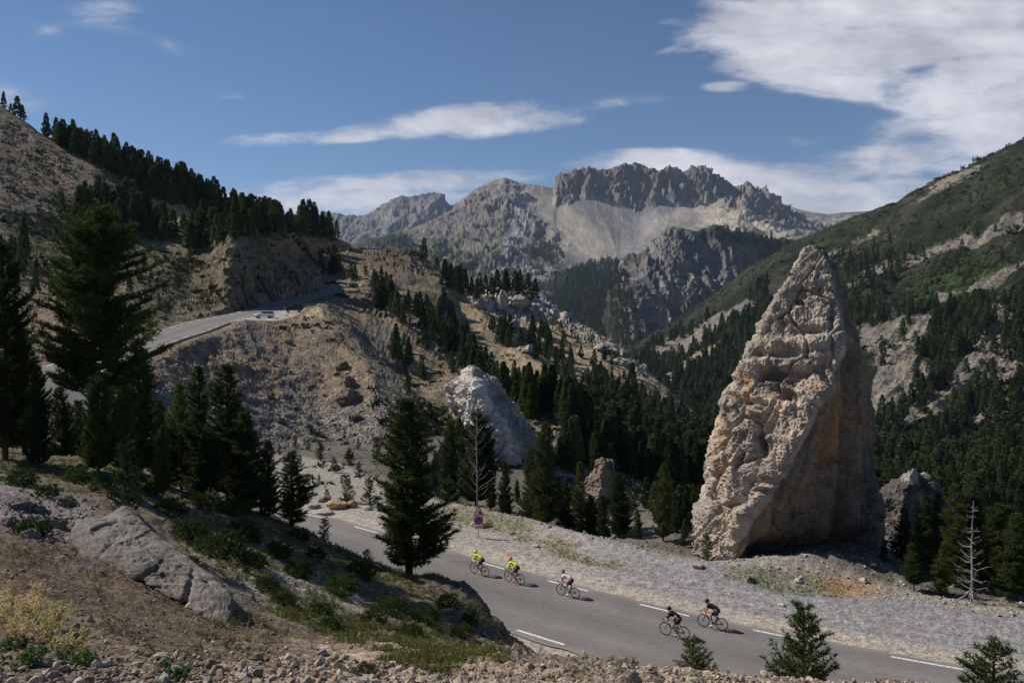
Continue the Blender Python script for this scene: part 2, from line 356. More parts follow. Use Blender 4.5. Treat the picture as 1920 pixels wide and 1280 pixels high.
# ------------------------------------------------------------------ mid ridge with the scree
def terr_mid():
    rows = [[(100, 1000, 70), (350, 990, 74), (450, 960, 78), (700, 960, 82), (900, 985, 88), (1150, 1010, 90), (1400, 1030, 95), (1900, 1050, 100)],
     [(100, 880, 78), (250, 880, 80), (350, 868, 85), (430, 848, 92), (500, 834, 100), (600, 833, 105), (650, 835, 106), (800, 855, 105), (950, 875, 105), (1150, 912, 108), (1400, 945, 125), (1900, 955, 135)],
     [(100, 730, 88), (200, 712, 94), (250, 702, 96), (300, 697, 101), (350, 694, 107), (430, 683, 119), (500, 688, 128), (600, 706, 134), (700, 730, 130), (750, 752, 124), (900, 780, 124), (1050, 812, 135), (1250, 862, 160), (1400, 900, 175), (1900, 915, 180)],
     [(100, 700, 94), (200, 690, 99), (240, 674, 103), (277, 660, 107), (349, 639, 116), (390, 626, 131), (438, 610, 150), (480, 604, 160), (520, 596, 172), (560, 588, 184), (600, 582, 192), (620, 582, 196), (660, 592, 200), (700, 625, 195), (760, 670, 185), (850, 722, 180), (950, 765, 190), (1050, 790, 205), (1200, 835, 208), (1400, 885, 208), (1900, 900, 210)],
     [(100, 690, 96), (240, 662, 107), (290, 637, 117), (340, 623, 134), (395, 606, 155), (470, 590, 184), (520, 578, 205), (560, 570, 220), (590, 562, 238), (620, 551, 262), (650, 542, 280), (690, 541, 283), (720, 565, 262), (760, 600, 252), (850, 660, 250), (950, 705, 255), (1050, 740, 250), (1200, 790, 240), (1400, 860, 230), (1900, 885, 230)],
     [(100, 686, 99), (232, 639, 116), (289, 625, 133), (351, 607, 156), (434, 591, 189), (510, 572, 225), (564, 559, 255), (601, 549, 276), (625, 541, 290), (650, 526, 305), (690, 520, 308), (720, 522, 308), (760, 538, 308), (850, 590, 310), (950, 640, 312), (1050, 675, 300), (1200, 750, 270), (1400, 855, 250), (1900, 880, 250)],
     [(100, 682, 108), (351, 604, 166), (434, 587, 200), (510, 568, 240), (564, 556, 270), (605, 545, 290), (620, 515, 320), (640, 478, 345), (660, 474, 352), (700, 467, 360), (760, 469, 370), (785, 480, 370), (800, 492, 368), (830, 515, 365), (860, 533, 362), (900, 548, 360), (925, 548, 360), (950, 541, 360), (975, 548, 360), (1000, 560, 356), (1040, 583, 348), (1070, 600, 341), (1090, 612, 336), (1120, 628, 328), (1140, 640, 323), (1165, 660, 316), (1185, 676, 311), (1212, 693, 305), (1235, 715, 300), (1260, 738, 294), (1320, 790, 282), (1400, 850, 272), (1900, 880, 270)],
     ('off', 20, -8), ('off', 80, -60), ('off', 200, -130)]
    P, X, Y, T = sheet('mid', rows, 80, 1560, 1250, 560)
    N = normals(P); D = P[..., 1]
    Q = P.copy(); wq = 6*np.stack([pn(P, .05, 1), pn(P, .05, 2), pn(P, .05, 3)], -1); Q = P+wq
    crest = sm(T, 5.6, 6.2)
    h = 3.2*fbm(Q, .022, 4, seed=41)*sm(T, 1.2, 2.5)*(1-.7*crest)+1.0*fbm(Q, .09, 5, .55, 42)*sm(T, .8, 2)+.5*fbm(P, .5, 5, .66, 43)+.35*fbm(P, .22, 4, .6, 44, True)
    # spurs running down to the right: raised crests, hollows between
    def ridge(pts, w, a):
        d = np.full(X.shape, 1e9)
        for (x1, y1), (x2, y2) in zip(pts[:-1], pts[1:]):
            L = (x2-x1)**2+(y2-y1)**2; t = np.clip(((X-x1)*(x2-x1)+(Y-y1)*(y2-y1))/L, 0, 1)
            d = np.minimum(d, np.hypot(X-x1-t*(x2-x1), Y-y1-t*(y2-y1)))
        d = d*(1+.35*pn(P, .04, 7)); return a*np.maximum(0, 1-d/w)
    h = h+ridge([(622, 655), (660, 690), (700, 750), (720, 800)], 85, 3)
    h = h+ridge([(700, 556), (760, 620), (860, 690), (960, 760), (1060, 835)], 48, 4)*sm(Y-.0*X, 560, 640)
    h = h+ridge([(770, 480), (830, 560), (920, 640), (1020, 720), (1150, 800)], 42, 5)*sm(Y, 480, 560)
    h = h-ridge([(650, 590), (720, 655), (800, 700)], 45, 2.5)-ridge([(740, 560), (820, 640), (920, 700), (1000, 760)], 26, 4)
    h = h-ridge([(840, 590), (930, 690), (1010, 760), (1120, 830)], 26, 4)
    rockw = np.clip(strip(X, Y, [(895, 552), (945, 548), (1000, 565), (1040, 590)], 30)+.6*strip(X, Y, [(1040, 590), (1110, 635), (1200, 692)], 15)+.8*blob(X, Y, 955, 585, 60, 30, 20), 0, 1)*sm(T, 4.2, 5)
    rockb = np.clip(blob(X, Y, 740, 500, 90, 45)*sm(T, 5, 5.5)+.8*blob(X, Y, 690, 560, 60, 25, 40)+.7*strip(X, Y, [(700, 556), (860, 690), (960, 760)], 22)+.6*blob(X, Y, 800, 640, 80, 22, 45), 0, 1)
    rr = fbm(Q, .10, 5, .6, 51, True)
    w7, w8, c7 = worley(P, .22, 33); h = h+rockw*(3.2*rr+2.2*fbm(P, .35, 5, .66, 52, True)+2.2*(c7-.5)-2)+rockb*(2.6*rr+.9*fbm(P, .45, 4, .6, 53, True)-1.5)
    # small stones and runnels on the open scree
    w1, w2, c = worley(P, .55, 6); h = h+.55*np.clip(.42-w1, 0, 1)*sm(fbm(P, .06, 3, seed=55), -.2, .3)
    run = fbm(px3(X-.35*(Y-600), (Y-600)*.10), .045, 4, .55, 56); h = h+.35*run*(1-rockw)*(1-rockb)*sm(T, 1.5, 2.2)
    P = P+N*h[..., None]
    flatten(P, ROAD, 4.5, 3.5, .25); flatten(P, UP, 4, 3., .15)
    apron = np.array([wp(x, y, d) for x, y, d in [(475, 600, 162), (505, 593, 177), (540, 584, 196), (570, 576, 212), (598, 568, 226)]])
    flatten(P, spline(apron, 1.), 4.2, 2.5, .1); flatten(P, spline([wp(648, 540, 285), wp(686, 539.5, 287), wp(693, 540, 288)], 1.), 3.5, 3, .3)
    apd, _ = near_path(P, spline(apron, 1.), 9); apd2, _ = near_path(P, spline([wp(648, 540, 285), wp(686, 539.5, 287), wp(693, 540, 288)], 1.), 9)
    g = fbm(P, .035, 5, .6, 61); g2 = fbm(P, .15, 4, .6, 62); st = fbm(px3(X-.35*(Y-600), (Y-600)*.12), .06, 4, .6, 63)
    C = mix(np.broadcast_to(A([.235, .182, .127]), P.shape), [.33, .245, .155], sm(g, -.1, .45)*sm(X, 600, 760))
    C = mix(C, [.15, .137, .118], sm(st, -.1, .35)*.7)
    dk = np.clip(strip(X, Y, [(700, 640), (735, 700), (760, 770), (730, 830)], 45)+strip(X, Y, [(470, 630), (560, 740), (640, 820)], 26)*.8+blob(X, Y, 420, 800, 260, 45, 8)*.9+.4*blob(X, Y, 430, 640, 50, 26, -10), 0, 1)
    C = mix(C, [.13, .126, .122], dk*sm(g2+.35*st, -.35, .15)*.9)
    C = mix(C, [.22, .20, .18], (1-sm(T, 1.3, 1.9))*.8)
    C = mix(C, mix(np.broadcast_to(A([.42, .32, .21]), P.shape), [.30, .24, .185], sm(g2, -.2, .3)), sm(X, 820, 960)*(1-rockw)*sm(T, 3.5, 4.5)*.7)
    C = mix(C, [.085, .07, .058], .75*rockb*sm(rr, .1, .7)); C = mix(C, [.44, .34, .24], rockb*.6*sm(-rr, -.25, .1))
    C = mix(C, [.52, .47, .41], rockw*sm(g2+.6*rockw+.4*fbm(P, .4, 4, .6, 65), .05, .5)); C = mix(C, [.50, .37, .22], .8*blob(X, Y, 1030, 620, 40, 20, 25)+.7*blob(X, Y, 905, 600, 40, 25, 30))
    vz = np.clip(sm(X, 690, 800)*.85-rockw*.9+.3*blob(X, Y, 580, 850, 120, 20), 0, 1)*sm(Y, 520, 580)
    vg = vz*sm(g2*.8+fbm(P, .5, 3, seed=64)*.5, .08, .3)
    C = mix(C, [.085, .10, .04], vg*.8)
    C = mix(C, [.46, .43, .39], np.clip(1-sm(apd, 4, 5.5)+(1-sm(apd2, 3.5, 5.5)), 0, 1)*.85)
    C = mix(C, [.50, .40, .24], blob(X, Y, 590, 600, 40, 9, -10)*.6)
    m = terrain_mat('scree_ridge', 1.6, .55, .5, .6)
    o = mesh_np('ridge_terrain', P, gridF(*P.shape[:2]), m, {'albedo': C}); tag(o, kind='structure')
    reg('mid', P, X, Y); return P
# ------------------------------------------------------------------ left hillside
def terr_left():
    rows = [[(-400, 760, 78), (0, 730, 88), (60, 715, 88), (133, 690, 97), (232, 655, 110), (289, 641, 127), (351, 622, 150), (434, 604, 184), (510, 583, 220), (564, 569, 250), (601, 558, 272), (619, 552, 282), (640, 560, 290), (700, 560, 310)],
     [(-400, 740, 85), (0, 705, 92), (60, 693, 95), (133, 669, 104), (232, 635.5, 118), (289, 621.5, 135), (351, 603.5, 158), (434, 587, 192), (510, 567.5, 228), (564, 554, 258), (601, 544, 280), (619, 537.5, 290), (640, 531, 302), (700, 522, 345)],
     [(-400, 640, 105), (0, 640, 108), (133, 636, 114), (232, 612, 128), (289, 603, 148), (351, 588, 176), (405, 576, 196), (434, 562, 199), (510, 528, 233), (564, 522, 263), (601, 522, 284), (619, 522, 294), (645, 515, 310), (700, 505, 350)],
     [(-400, 520, 130), (0, 540, 150), (150, 520, 185), (300, 512, 208), (360, 498, 226), (405, 480, 230), (425, 467, 214), (440, 460, 208), (490, 468, 232), (530, 478, 250), (560, 490, 268), (585, 506, 282), (605, 518, 292), (640, 500, 330), (700, 480, 362)],
     [(-400, 460, 160), (0, 470, 176), (150, 450, 215), (300, 455, 236), (400, 448, 242), (440, 430, 234), (470, 425, 238), (500, 430, 250), (540, 445, 266), (560, 468, 285), (590, 483, 345), (640, 474, 350), (700, 467, 362)],
     [(-400, 100, 250), (-100, 270, 240), (0, 310, 238), (150, 370, 250), (300, 412, 262), (400, 425, 268), (470, 424, 272), (530, 442, 282), (560, 455, 305), (590, 470, 352), (640, 468, 356), (700, 466.5, 366)],
     [(-400, -90, 340), (-100, 130, 310), (0, 196, 298), (60, 240, 291), (90, 262, 288), (133, 290, 285), (187, 315, 283), (233, 351, 283), (283, 374, 284), (350, 392, 287), (383, 408, 289), (433, 432, 291), (467, 430, 293), (517, 440, 302), (560, 441, 332), (590, 442, 360), (620, 442, 362), (642, 452, 364), (665, 461, 366), (685, 467, 368), (700, 467.5, 370)],
     [(-400, -90, 365), (-100, 130, 330), (0, 197, 316), (60, 238, 308), (77, 254, 306), (133, 272, 303), (187, 290, 300), (243, 310, 299), (287, 326, 300), (348, 350, 304), (413, 384, 308), (467, 406, 311), (500, 414, 316), (540, 430, 337), (590, 437, 372), (620, 440, 374), (642, 453, 376), (700, 469, 380)],
     ('off', 40, -16), ('off', 120, -80)]
    P, X, Y, T = sheet('left', rows, -380, 698, 950, 560)
    N = normals(P)
    Q = P+5*np.stack([pn(P, .05, 11), pn(P, .05, 12), pn(P, .05, 13)], -1)
    cl = sm(T, .9, 1.5)*(1-sm(T, 3.2, 4))*sm(X, 405, 440)*(1-sm(X, 610, 632)); cl = np.maximum(cl, blob(X, Y, 440, 470, 50, 40)*.6)
    cl = np.maximum(cl, .9*blob(X, Y, 500, 445, 50, 28)*(1-sm(T, 5.5, 6)))
    h = 2.5*fbm(Q, .025, 4, seed=71)*sm(T, 1.2, 3)*(1-.8*sm(T, 5.5, 6))+.7*fbm(Q, .12, 5, .55, 72)+.2*fbm(P, .6, 4, .6, 73)
    Qc = Q*A([.7, .32, 1.05]); S = Qc; cl = np.maximum(cl, .35*blob(X, Y, 350, 545, 110, 60))
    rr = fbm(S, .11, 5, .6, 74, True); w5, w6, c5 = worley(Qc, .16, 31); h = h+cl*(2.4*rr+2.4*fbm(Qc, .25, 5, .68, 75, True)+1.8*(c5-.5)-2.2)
    run = fbm(px3(X-.5*(Y-300), (Y-300)*.09), .05, 4, .55, 76); h = h+.25*run*(1-cl)+.35*(fbm(P, .45, 4, .65, 77)+.5*fbm(P, .2, 4, .6, 78, True))*sm(T, 2, 3)*(1-sm(T, 5.6, 6))
    w1, w2, c = worley(P, .5, 8); h = h+.5*np.clip(.4-w1, 0, 1)*(1-cl)
    h = h*(.25+.75*sm(T, .9, 1.4))
    P = P+N*h[..., None]
    flatten(P, ROAD, 4.5, 2.2, .3); flatten(P, UP, 4, 3, .3)
    g = fbm(P, .03, 5, .6, 81); g2 = fbm(P, .14, 4, .6, 82); st = fbm(px3(X-.6*(Y-300), (Y-300)*.15), .05, 4, .6, 83)
    C = mix(np.broadcast_to(A([.195, .155, .112]), P.shape), [.265, .20, .138], sm(g, -.1, .4)*sm(Y, 380, 500))
    C = mix(C, [.155, .135, .115], sm(st, -.15, .3)*(1-sm(Y, 380, 460)))
    C = mix(C, [.36, .24, .17], .6*sm(st, .15, .5)*blob(X, Y, 20, 320, 120, 120)+.8*strip(X, Y, [(108, 305), (135, 350)], 14)+.5*strip(X, Y, [(70, 320), (90, 345)], 12))
    C = mix(C, [.42, .30, .15], .85*strip(X, Y, [(255, 372), (290, 390), (350, 403)], 22)*sm(g2, -.4, .1)+.8*strip(X, Y, [(300, 420), (370, 430)], 14))
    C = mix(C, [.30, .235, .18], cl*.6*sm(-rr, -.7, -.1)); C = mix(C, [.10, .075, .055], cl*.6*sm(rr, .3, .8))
    C = mix(C, [.38, .27, .13], .8*strip(X, Y, [(488, 478), (512, 496)], 9)*sm(g2, -.3, .2))
    C = mix(C, [.34, .22, .13], .75*blob(X, Y, 600, 455, 80, 20))
    veg = np.clip(.9*blob(X, Y, 60, 450, 140, 50, 10)+.8*blob(X, Y, 300, 470, 180, 60, 10)+.5*blob(X, Y, 290, 560, 130, 50)+.4*blob(X, Y, 150, 380, 160, 50, 30), 0, 1)
    vg = veg*sm(g2+fbm(P, .5, 3, seed=84)*.5+.3*veg, .12, .32)
    C = mix(C, [.085, .10, .042], vg*.8)
    C = mix(C, [.06, .07, .03], sm(T, 6.05, 6.4)*(1-sm(X, 540, 570)))
    C = mix(C, [.19, .21, .045], blob(X, Y, 258, 612, 34, 16, -15)*.9)
    m = terrain_mat('hillside', 1.6, .55, .5, .6)
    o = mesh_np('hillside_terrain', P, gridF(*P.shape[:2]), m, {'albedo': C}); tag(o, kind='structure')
    reg('left', P, X, Y); return P
# ------------------------------------------------------------------ right valley side
def terr_right():
    rows = [[(950, 1050, 130), (1400, 1050, 130), (1700, 1050, 110), (2500, 1150, 100)],
     [(950, 900, 430), (1200, 850, 450), (1400, 900, 350), (1650, 905, 260), (1920, 880, 230), (2500, 870, 200)],
     [(950, 760, 800), (1200, 760, 700), (1400, 810, 500), (1650, 860, 350), (1920, 850, 300), (2500, 840, 280)],
     [(950, 720, 1000), (1200, 705, 900), (1300, 700, 800), (1400, 690, 700), (1650, 690, 500), (1920, 640, 430), (2500, 600, 400)],
     [(950, 710, 1150), (1180, 680, 1150), (1280, 650, 1100), (1400, 590, 950), (1650, 550, 720), (1920, 480, 640), (2500, 330, 600)],
     [(950, 705, 1300), (1100, 690, 1350), (1170, 660, 1390), (1190, 647, 1400), (1260, 603, 1420), (1340, 552, 1400), (1400, 505, 1350), (1440, 482, 1320), (1470, 463, 1300), (1500, 450, 1280), (1530, 438, 1260), (1565, 423, 1230), (1600, 409, 1200), (1650, 392, 1170), (1682, 382, 1150), (1700, 366, 1140), (1740, 345, 1120), (1800, 322, 1090), (1850, 292, 1070), (1920, 258, 1040), (2100, 170, 1000), (2500, 0, 950)],
     ('off', 100, -20), ('off', 500, -300)]
    P, X, Y, T = sheet('right', rows, 960, 2450, 1050, 560)
    N = normals(P)
    Q = P+20*np.stack([pn(P, .012, 14), pn(P, .012, 15), pn(P, .012, 16)], -1)
    k = sm(T, .8, 2)*(1-.75*sm(T, 4.5, 5))
    # side gullies running down towards the lower left
    run = fbm(px3(X+.9*(Y-500), (Y-500)*.25), .018, 4, .55, 91, True)
    h = 16*fbm(Q, .006, 3, seed=92)*k+9*run*k+3.0*fbm(Q, .03, 5, .58, 93)*(.3+.7*k)+.8*fbm(P, .15, 4, .6, 94)
    bare = np.clip(strip(X, Y, [(1880, 600), (1840, 670), (1790, 740), (1700, 820)], 26)+strip(X, Y, [(1730, 610), (1700, 670), (1660, 740), (1645, 790)], 26)+blob(X, Y, 1660, 625, 50, 30, -20)+.9*strip(X, Y, [(1900, 790), (1800, 830), (1760, 860)], 22)
       +strip(X, Y, [(1400, 575), (1350, 600), (1300, 640), (1230, 665)], 16)+strip(X, Y, [(1345, 655), (1290, 685), (1255, 715)], 15)+.9*strip(X, Y, [(1920, 492), (1830, 545), (1760, 555)], 12)+.7*strip(X, Y, [(1920, 420), (1780, 470), (1640, 520), (1580, 555)], 13)+.6*blob(X, Y, 1790, 345, 80, 12, -28)+.45*blob(X, Y, 1870, 710, 70, 60)+.6*blob(X, Y, 1420, 640, 60, 40, -30)
       +.5*strip(X, Y, [(1640, 440), (1560, 480)], 10)+.9*blob(X, Y, 1740, 905, 70, 20)+.8*blob(X, Y, 1690, 700, 50, 70), 0, 1)
    h = h+bare*(2.0*fbm(Q, .05, 4, .6, 95, True)-2.5)*(T > .8)
    P = P+N*h[..., None]
    g = fbm(P, .012, 5, .62, 96); g2 = fbm(P, .05, 4, .6, 97)
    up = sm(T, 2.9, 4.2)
    sr = fbm(px3((X*.8-Y*.6)*.25, X*.6+Y*.8), .045, 5, .6, 99); C = mix(np.broadcast_to(A([.014, .019, .009]), P.shape), [.026, .036, .013], up*sm(g+sr, -.25, .3))  # slope albedo lowered to stand in for a cloud shadow
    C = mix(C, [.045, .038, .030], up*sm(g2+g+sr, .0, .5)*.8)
    C = mix(C, [.045, .075, .018], np.clip(blob(X, Y, 1820, 530, 110, 30, -15)+.8*blob(X, Y, 1450, 570, 120, 14, -30)+.6*blob(X, Y, 1350, 620, 60, 8, -25), 0, 1)*sm(g2, -.3, .2)*.85)
    bm = sm(bare+.6*g2+.5*sr+.35*fbm(P, .2, 3, seed=87), .38, .62)
    C = mix(C, mix(np.broadcast_to(A([.165, .15, .132]), P.shape), [.22, .19, .15], sm(g+sr, -.1, .3)), bm*.95)
    C = mix(C, [.34, .26, .16], strip(X, Y, [(1345, 655), (1290, 685), (1255, 715)], 12)*.7)
    C = mix(C, [.075, .067, .06], .55*sm(g2+.7*pn(P, .02, 98), .3, .6)*up)
    m = terrain_mat('valley_side', 7, 2.2, .55, .4)
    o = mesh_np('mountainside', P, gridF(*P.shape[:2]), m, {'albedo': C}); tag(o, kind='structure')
    reg('right', P, X, Y); return P, bare
# ------------------------------------------------------------------ rocky spur, main mountain, far range
def terr_far():
    rows = [[(1050, 760, 1500), (1700, 760, 1500)], [(1050, 690, 1650), (1190, 680, 1700), (1400, 660, 1800), (1700, 560, 1900)],
     [(1050, 740, 1850), (1130, 720, 1850), (1165, 620, 1880), (1190, 545, 1900), (1250, 540, 1950), (1350, 510, 2050), (1450, 500, 2150), (1700, 520, 2200)],
     [(1050, 700, 2150), (1128, 690, 2150), (1142, 620, 2150), (1148, 560, 2150), (1160, 515, 2150), (1172, 490, 2150), (1197, 478, 2150), (1205, 464, 2160), (1235, 452, 2160), (1246, 434, 2170), (1262, 428, 2170), (1285, 436, 2180), (1300, 438, 2180), (1315, 428, 2190), (1345, 430, 2200), (1365, 438, 2200), (1400, 440, 2200), (1440, 446, 2220), (1480, 456, 2250), (1530, 464, 2300), (1700, 500, 2300)],
     ('off', 80, -30), ('off', 400, -300)]
    P, X, Y, T = sheet('spur', rows, 1060, 1650, 560, 340)
    N = normals(P); S = np.stack([P[..., 0], P[..., 1]*.3, P[..., 2]*.35], -1)
    k = 1-.6*sm(T, 2.7, 3)
    rr = fbm(S, .012, 6, .6, 101, True); h = (42*rr-16)*k+9*fbm(P, .05, 4, .6, 102, True)*k
    P = P+N*h[..., None]
    g = fbm(P, .02, 4, .6, 103)
    C = mix(np.broadcast_to(A([.14, .132, .13]), P.shape), [.25, .23, .205], sm(g, -.15, .35))
    C = mix(C, [.022, .036, .019], sm(g+.9*(rr-.2)*0+fbm(P, .012, 4, seed=104)*.7, .12, .3)*.75)
    C = mix(C, [.017, .030, .017], np.clip(blob(X, Y, 1380, 445, 90, 16, 8)+blob(X, Y, 1150, 600, 30, 50, 10)+blob(X, Y, 1500, 480, 80, 30), 0, 1)*.9)
    C = mix(C, [.24, .225, .21], strip(X, Y, [(1290, 500), (1230, 560), (1245, 620)], 9)*.9)
    o = mesh_np('rocky_spur', P, gridF(*P.shape[:2]), terrain_mat('spur_rock', 25, 7, .4, .1), {'albedo': C}); tag(o, kind='structure'); reg('spur', P, X, Y)
    # main mountain
    sky_ = [(400, 470, 4300), (640, 462, 4300), (700, 452, 4300), (770, 432, 4350), (800, 420, 4380), (835, 405, 4400), (862, 388, 4420), (880, 366, 4440), (900, 351, 4460), (925, 340, 4480), (944, 333, 4500), (955, 337, 4500), (985, 346, 4510), (1010, 349, 4520), (1038, 351, 4530), (1044, 333, 4540), (1052, 328, 4540), (1062, 330, 4540), (1075, 322, 4540), (1092, 318, 4540), (1110, 316, 4540), (1130, 320, 4550), (1150, 318, 4550), (1160, 313, 4550), (1178, 311, 4550), (1190, 305, 4560), (1202, 308, 4560), (1215, 316, 4560), (1240, 323, 4560), (1252, 322, 4560), (1265, 319, 4560), (1272, 325, 4560), (1290, 327, 4570), (1300, 320, 4570), (1310, 315, 4570), (1322, 318, 4570), (1335, 332, 4580), (1350, 340, 4580), (1375, 350, 4590), (1400, 354, 4600), (1415, 354, 4600), (1440, 368, 4600), (1465, 386, 4610), (1490, 400, 4620), (1520, 428, 4650), (1560, 440, 4700), (1800, 470, 4700)]
    dy = lambda f: [(x, y+f(x), D-30) for x, y, D in sky_]
    rows = [[(400, 800, 1500), (1800, 800, 1500)], [(400, 620, 2000), (800, 610, 2000), (1040, 640, 2000), (1180, 665, 1900), (1500, 600, 2000), (1800, 560, 2100)],
     [(400, 520, 2700), (640, 500, 2700), (760, 490, 2800), (900, 520, 2800), (1060, 520, 2900), (1165, 500, 3000), (1250, 480, 3100), (1450, 480, 3100), (1800, 500, 3100)],
     [(400, 490, 3300), (640, 478, 3300), (760, 455, 3400), (900, 440, 3500), (1000, 450, 3500), (1100, 470, 3400), (1165, 482, 3300), (1250, 450, 3500), (1350, 440, 3600), (1500, 455, 3700), (1800, 480, 3700)],
     [(400, 480, 3800), (640, 470, 3800), (780, 440, 3900), (870, 395, 4050), (945, 360, 4200), (1040, 380, 4250), (1100, 372, 4300), (1160, 382, 4320), (1200, 390, 4320), (1230, 378, 4320), (1300, 386, 4320), (1400, 382, 4320), (1500, 430, 4400), (1560, 446, 4500), (1800, 475, 4500)],
     sky_, ('off', 60, -20), ('off', 600, -500)]
    P, X, Y, T = sheet('main', rows, 410, 1790, 1150, 420)
    N = normals(P)
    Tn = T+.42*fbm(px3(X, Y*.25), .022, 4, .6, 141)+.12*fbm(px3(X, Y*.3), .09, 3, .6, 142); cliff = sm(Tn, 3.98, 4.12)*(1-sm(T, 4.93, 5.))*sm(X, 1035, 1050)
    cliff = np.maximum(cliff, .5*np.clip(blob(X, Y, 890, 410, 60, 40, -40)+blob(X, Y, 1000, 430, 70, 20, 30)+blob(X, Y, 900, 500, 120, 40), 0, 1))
    cliff = np.maximum(cliff, sm(X, 1340, 1370)*sm(T, 3.5, 4)*(1-sm(T, 4.9, 5)))
    fan = np.clip(blob(X, Y, 1165, 430, 190, 85, 0, .35)+blob(X, Y, 1080, 420, 90, 30, 35), 0, 1)*(1-cliff)
    S = np.stack([P[..., 0], P[..., 1]*.35, P[..., 2]*.5], -1); S = S+50*np.stack([pn(P, .006, 27), pn(P, .006, 28), pn(P, .006, 29)], -1)
    rr = fbm(S, .0042, 6, .62, 111, True); rr2 = fbm(S, .016, 5, .6, 112, True)
    Q = P+60*np.stack([pn(P, .004, 17), pn(P, .004, 18), pn(P, .004, 19)], -1)
    top = 1-.7*sm(T, 4.7, 5)
    h = cliff*(85*rr+62*rr2-55)*top+(1-cliff)*(1-fan)*(75*fbm(Q, .0032, 6, .6, 113, True)-25)*top*(1-.7*sm(T, 3.9, 4.5))*sm(T, .8, 1.6)+10*fbm(P*A([1, .35, .35]), .025, 4, .6, 114)*(1-.95*fan)
    ang = np.arctan2(X-1165, np.maximum(500-Y, 2)); rad = np.hypot(X-1165, Y-500)
    ff = fbm(px3(ang*3.2, rad*.006), 1.1, 5, .6, 115); h = h+fan*3*ff
    P = P+N*h[..., None]
    g = fbm(P, .006, 5, .6, 116); g2 = fbm(P, .02, 4, .6, 117)
    C = mix(np.broadcast_to(A([.145, .138, .135]), P.shape), [.23, .205, .175], sm(g+.5*g2, -.15, .35))
    C = mix(C, [.195, .185, .18], fan); C = mix(C, [.36, .32, .26], fan*sm(ff, .0, .4)*.8); C = mix(C, [.165, .16, .17], fan*sm(-ff, .05, .3)*.8)
    C = mix(C, [.38, .335, .26], blob(X, Y, 1390, 425, 90, 26, 20)*.9*(1-cliff)+.7*blob(X, Y, 1060, 420, 110, 30, 38)*(1-cliff))
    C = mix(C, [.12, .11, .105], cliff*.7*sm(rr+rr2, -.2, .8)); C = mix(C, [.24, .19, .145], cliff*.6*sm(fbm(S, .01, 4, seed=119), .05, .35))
    chute = np.clip(strip(X, Y, [(975, 400), (975, 460), (985, 510), (1000, 560), (1020, 600)], 16)+strip(X, Y, [(960, 450), (945, 510)], 8)*.8+strip(X, Y, [(1080, 470), (1050, 440)], 8)*.6, 0, 1)
    C = mix(C, [.235, .225, .23], chute*.85)
    fz = np.clip(blob(X, Y, 1120, 590, 100, 105, -20, .2)+blob(X, Y, 1010, 470, 40, 26, 30)*.8+blob(X, Y, 1180, 600, 60, 90)+blob(X, Y, 720, 470, 70, 16, -8)*.8+blob(X, Y, 560, 600, 300, 110)*.7, 0, 1)*(1-fan*.9)
    vgm = np.clip(blob(X, Y, 900, 480, 150, 50)*.55+blob(X, Y, 800, 500, 100, 50)*.3, 0, 1)*(1-chute)
    C = mix(C, [.065, .085, .035], sm(g2+fbm(P, .008, 4, seed=118)*.7+vgm*.8, .35, .6)*np.maximum(vgm, .35*(Y > 440)*(1-fan)))
    C = mix(C, [.10, .12, .04], blob(X, Y, 735, 447, 60, 11, -14)*.9)
    C = mix(C, [.015, .030, .018], fz*sm(g2+fz*1.2, .25, .5))
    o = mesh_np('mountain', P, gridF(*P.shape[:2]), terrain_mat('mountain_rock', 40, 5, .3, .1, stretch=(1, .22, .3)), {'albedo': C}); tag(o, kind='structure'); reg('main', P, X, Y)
    # far left range, far right shoulder
    rows = [[(450, 560, 5000), (1000, 560, 5000)], [(450, 450, 6000), (600, 450, 6000), (760, 420, 6000), (900, 420, 6100), (1000, 420, 6200)],
      [(450, 440, 6600), (520, 425, 6600), (556, 404, 6600), (575, 400, 6600), (600, 404, 6600), (625, 401, 6600), (640, 402, 6600), (655, 409, 6600), (670, 409, 6600), (690, 400, 6600), (705, 393, 6600), (728, 383, 6600), (737, 374, 6600), (745, 372, 6600), (755, 366, 6600), (762, 369, 6600), (778, 367, 6600), (790, 362, 6600), (812, 359, 6600), (824, 362, 6600), (832, 374, 6600), (846, 386, 6600), (856, 379, 6600), (868, 379, 6600), (875, 386, 6600), (900, 400, 6600), (1000, 420, 6600)], ('off', 100, -40), ('off', 900, -600)]
    P, X, Y, T = sheet('farl', rows, 460, 960, 420, 170); N = normals(P)
    S = np.stack([P[..., 0], P[..., 1]*.35, P[..., 2]*.3], -1); rr = fbm(S, .0035, 6, .62, 121, True)
    P = P+N*((95*rr-40)*(1-.7*sm(T, 1.75, 2))+14*fbm(P, .02, 4, .6, 122))[..., None]
    C = mix(np.broadcast_to(A([.14, .137, .14]), P.shape), [.21, .20, .185], sm(fbm(P, .004, 5, .6, 123), -.1, .3))
    o = mesh_np('far_mountain', P, gridF(*P.shape[:2]), terrain_mat('far_rock', 70, 18, .35, .1), {'albedo': C}); tag(o, kind='structure')
    rows = [[(1400, 520, 6000), (1800, 520, 6000)], [(1400, 396, 7600), (1480, 391, 7600), (1520, 398, 7600), (1550, 402, 7600), (1580, 399, 7600), (1640, 402, 7600), (1800, 410, 7600)], ('off', 900, -400)]
    P, X, Y, T = sheet('farr', rows, 1410, 1790, 200, 80); N = normals(P); P = P+N*(60*fbm(P, .003, 5, .6, 131)*(1-.7*sm(T, .8, 1)))[..., None]
    C = mix(np.broadcast_to(A([.28, .26, .22]), P.shape), [.12, .12, .07], sm(fbm(P, .003, 5, .6, 133), -.1, .2))
    o = mesh_np('far_hill', P, gridF(*P.shape[:2]), terrain_mat('far_hill_ground', 70, 15, .35, .1), {'albedo': C}); tag(o, kind='structure')
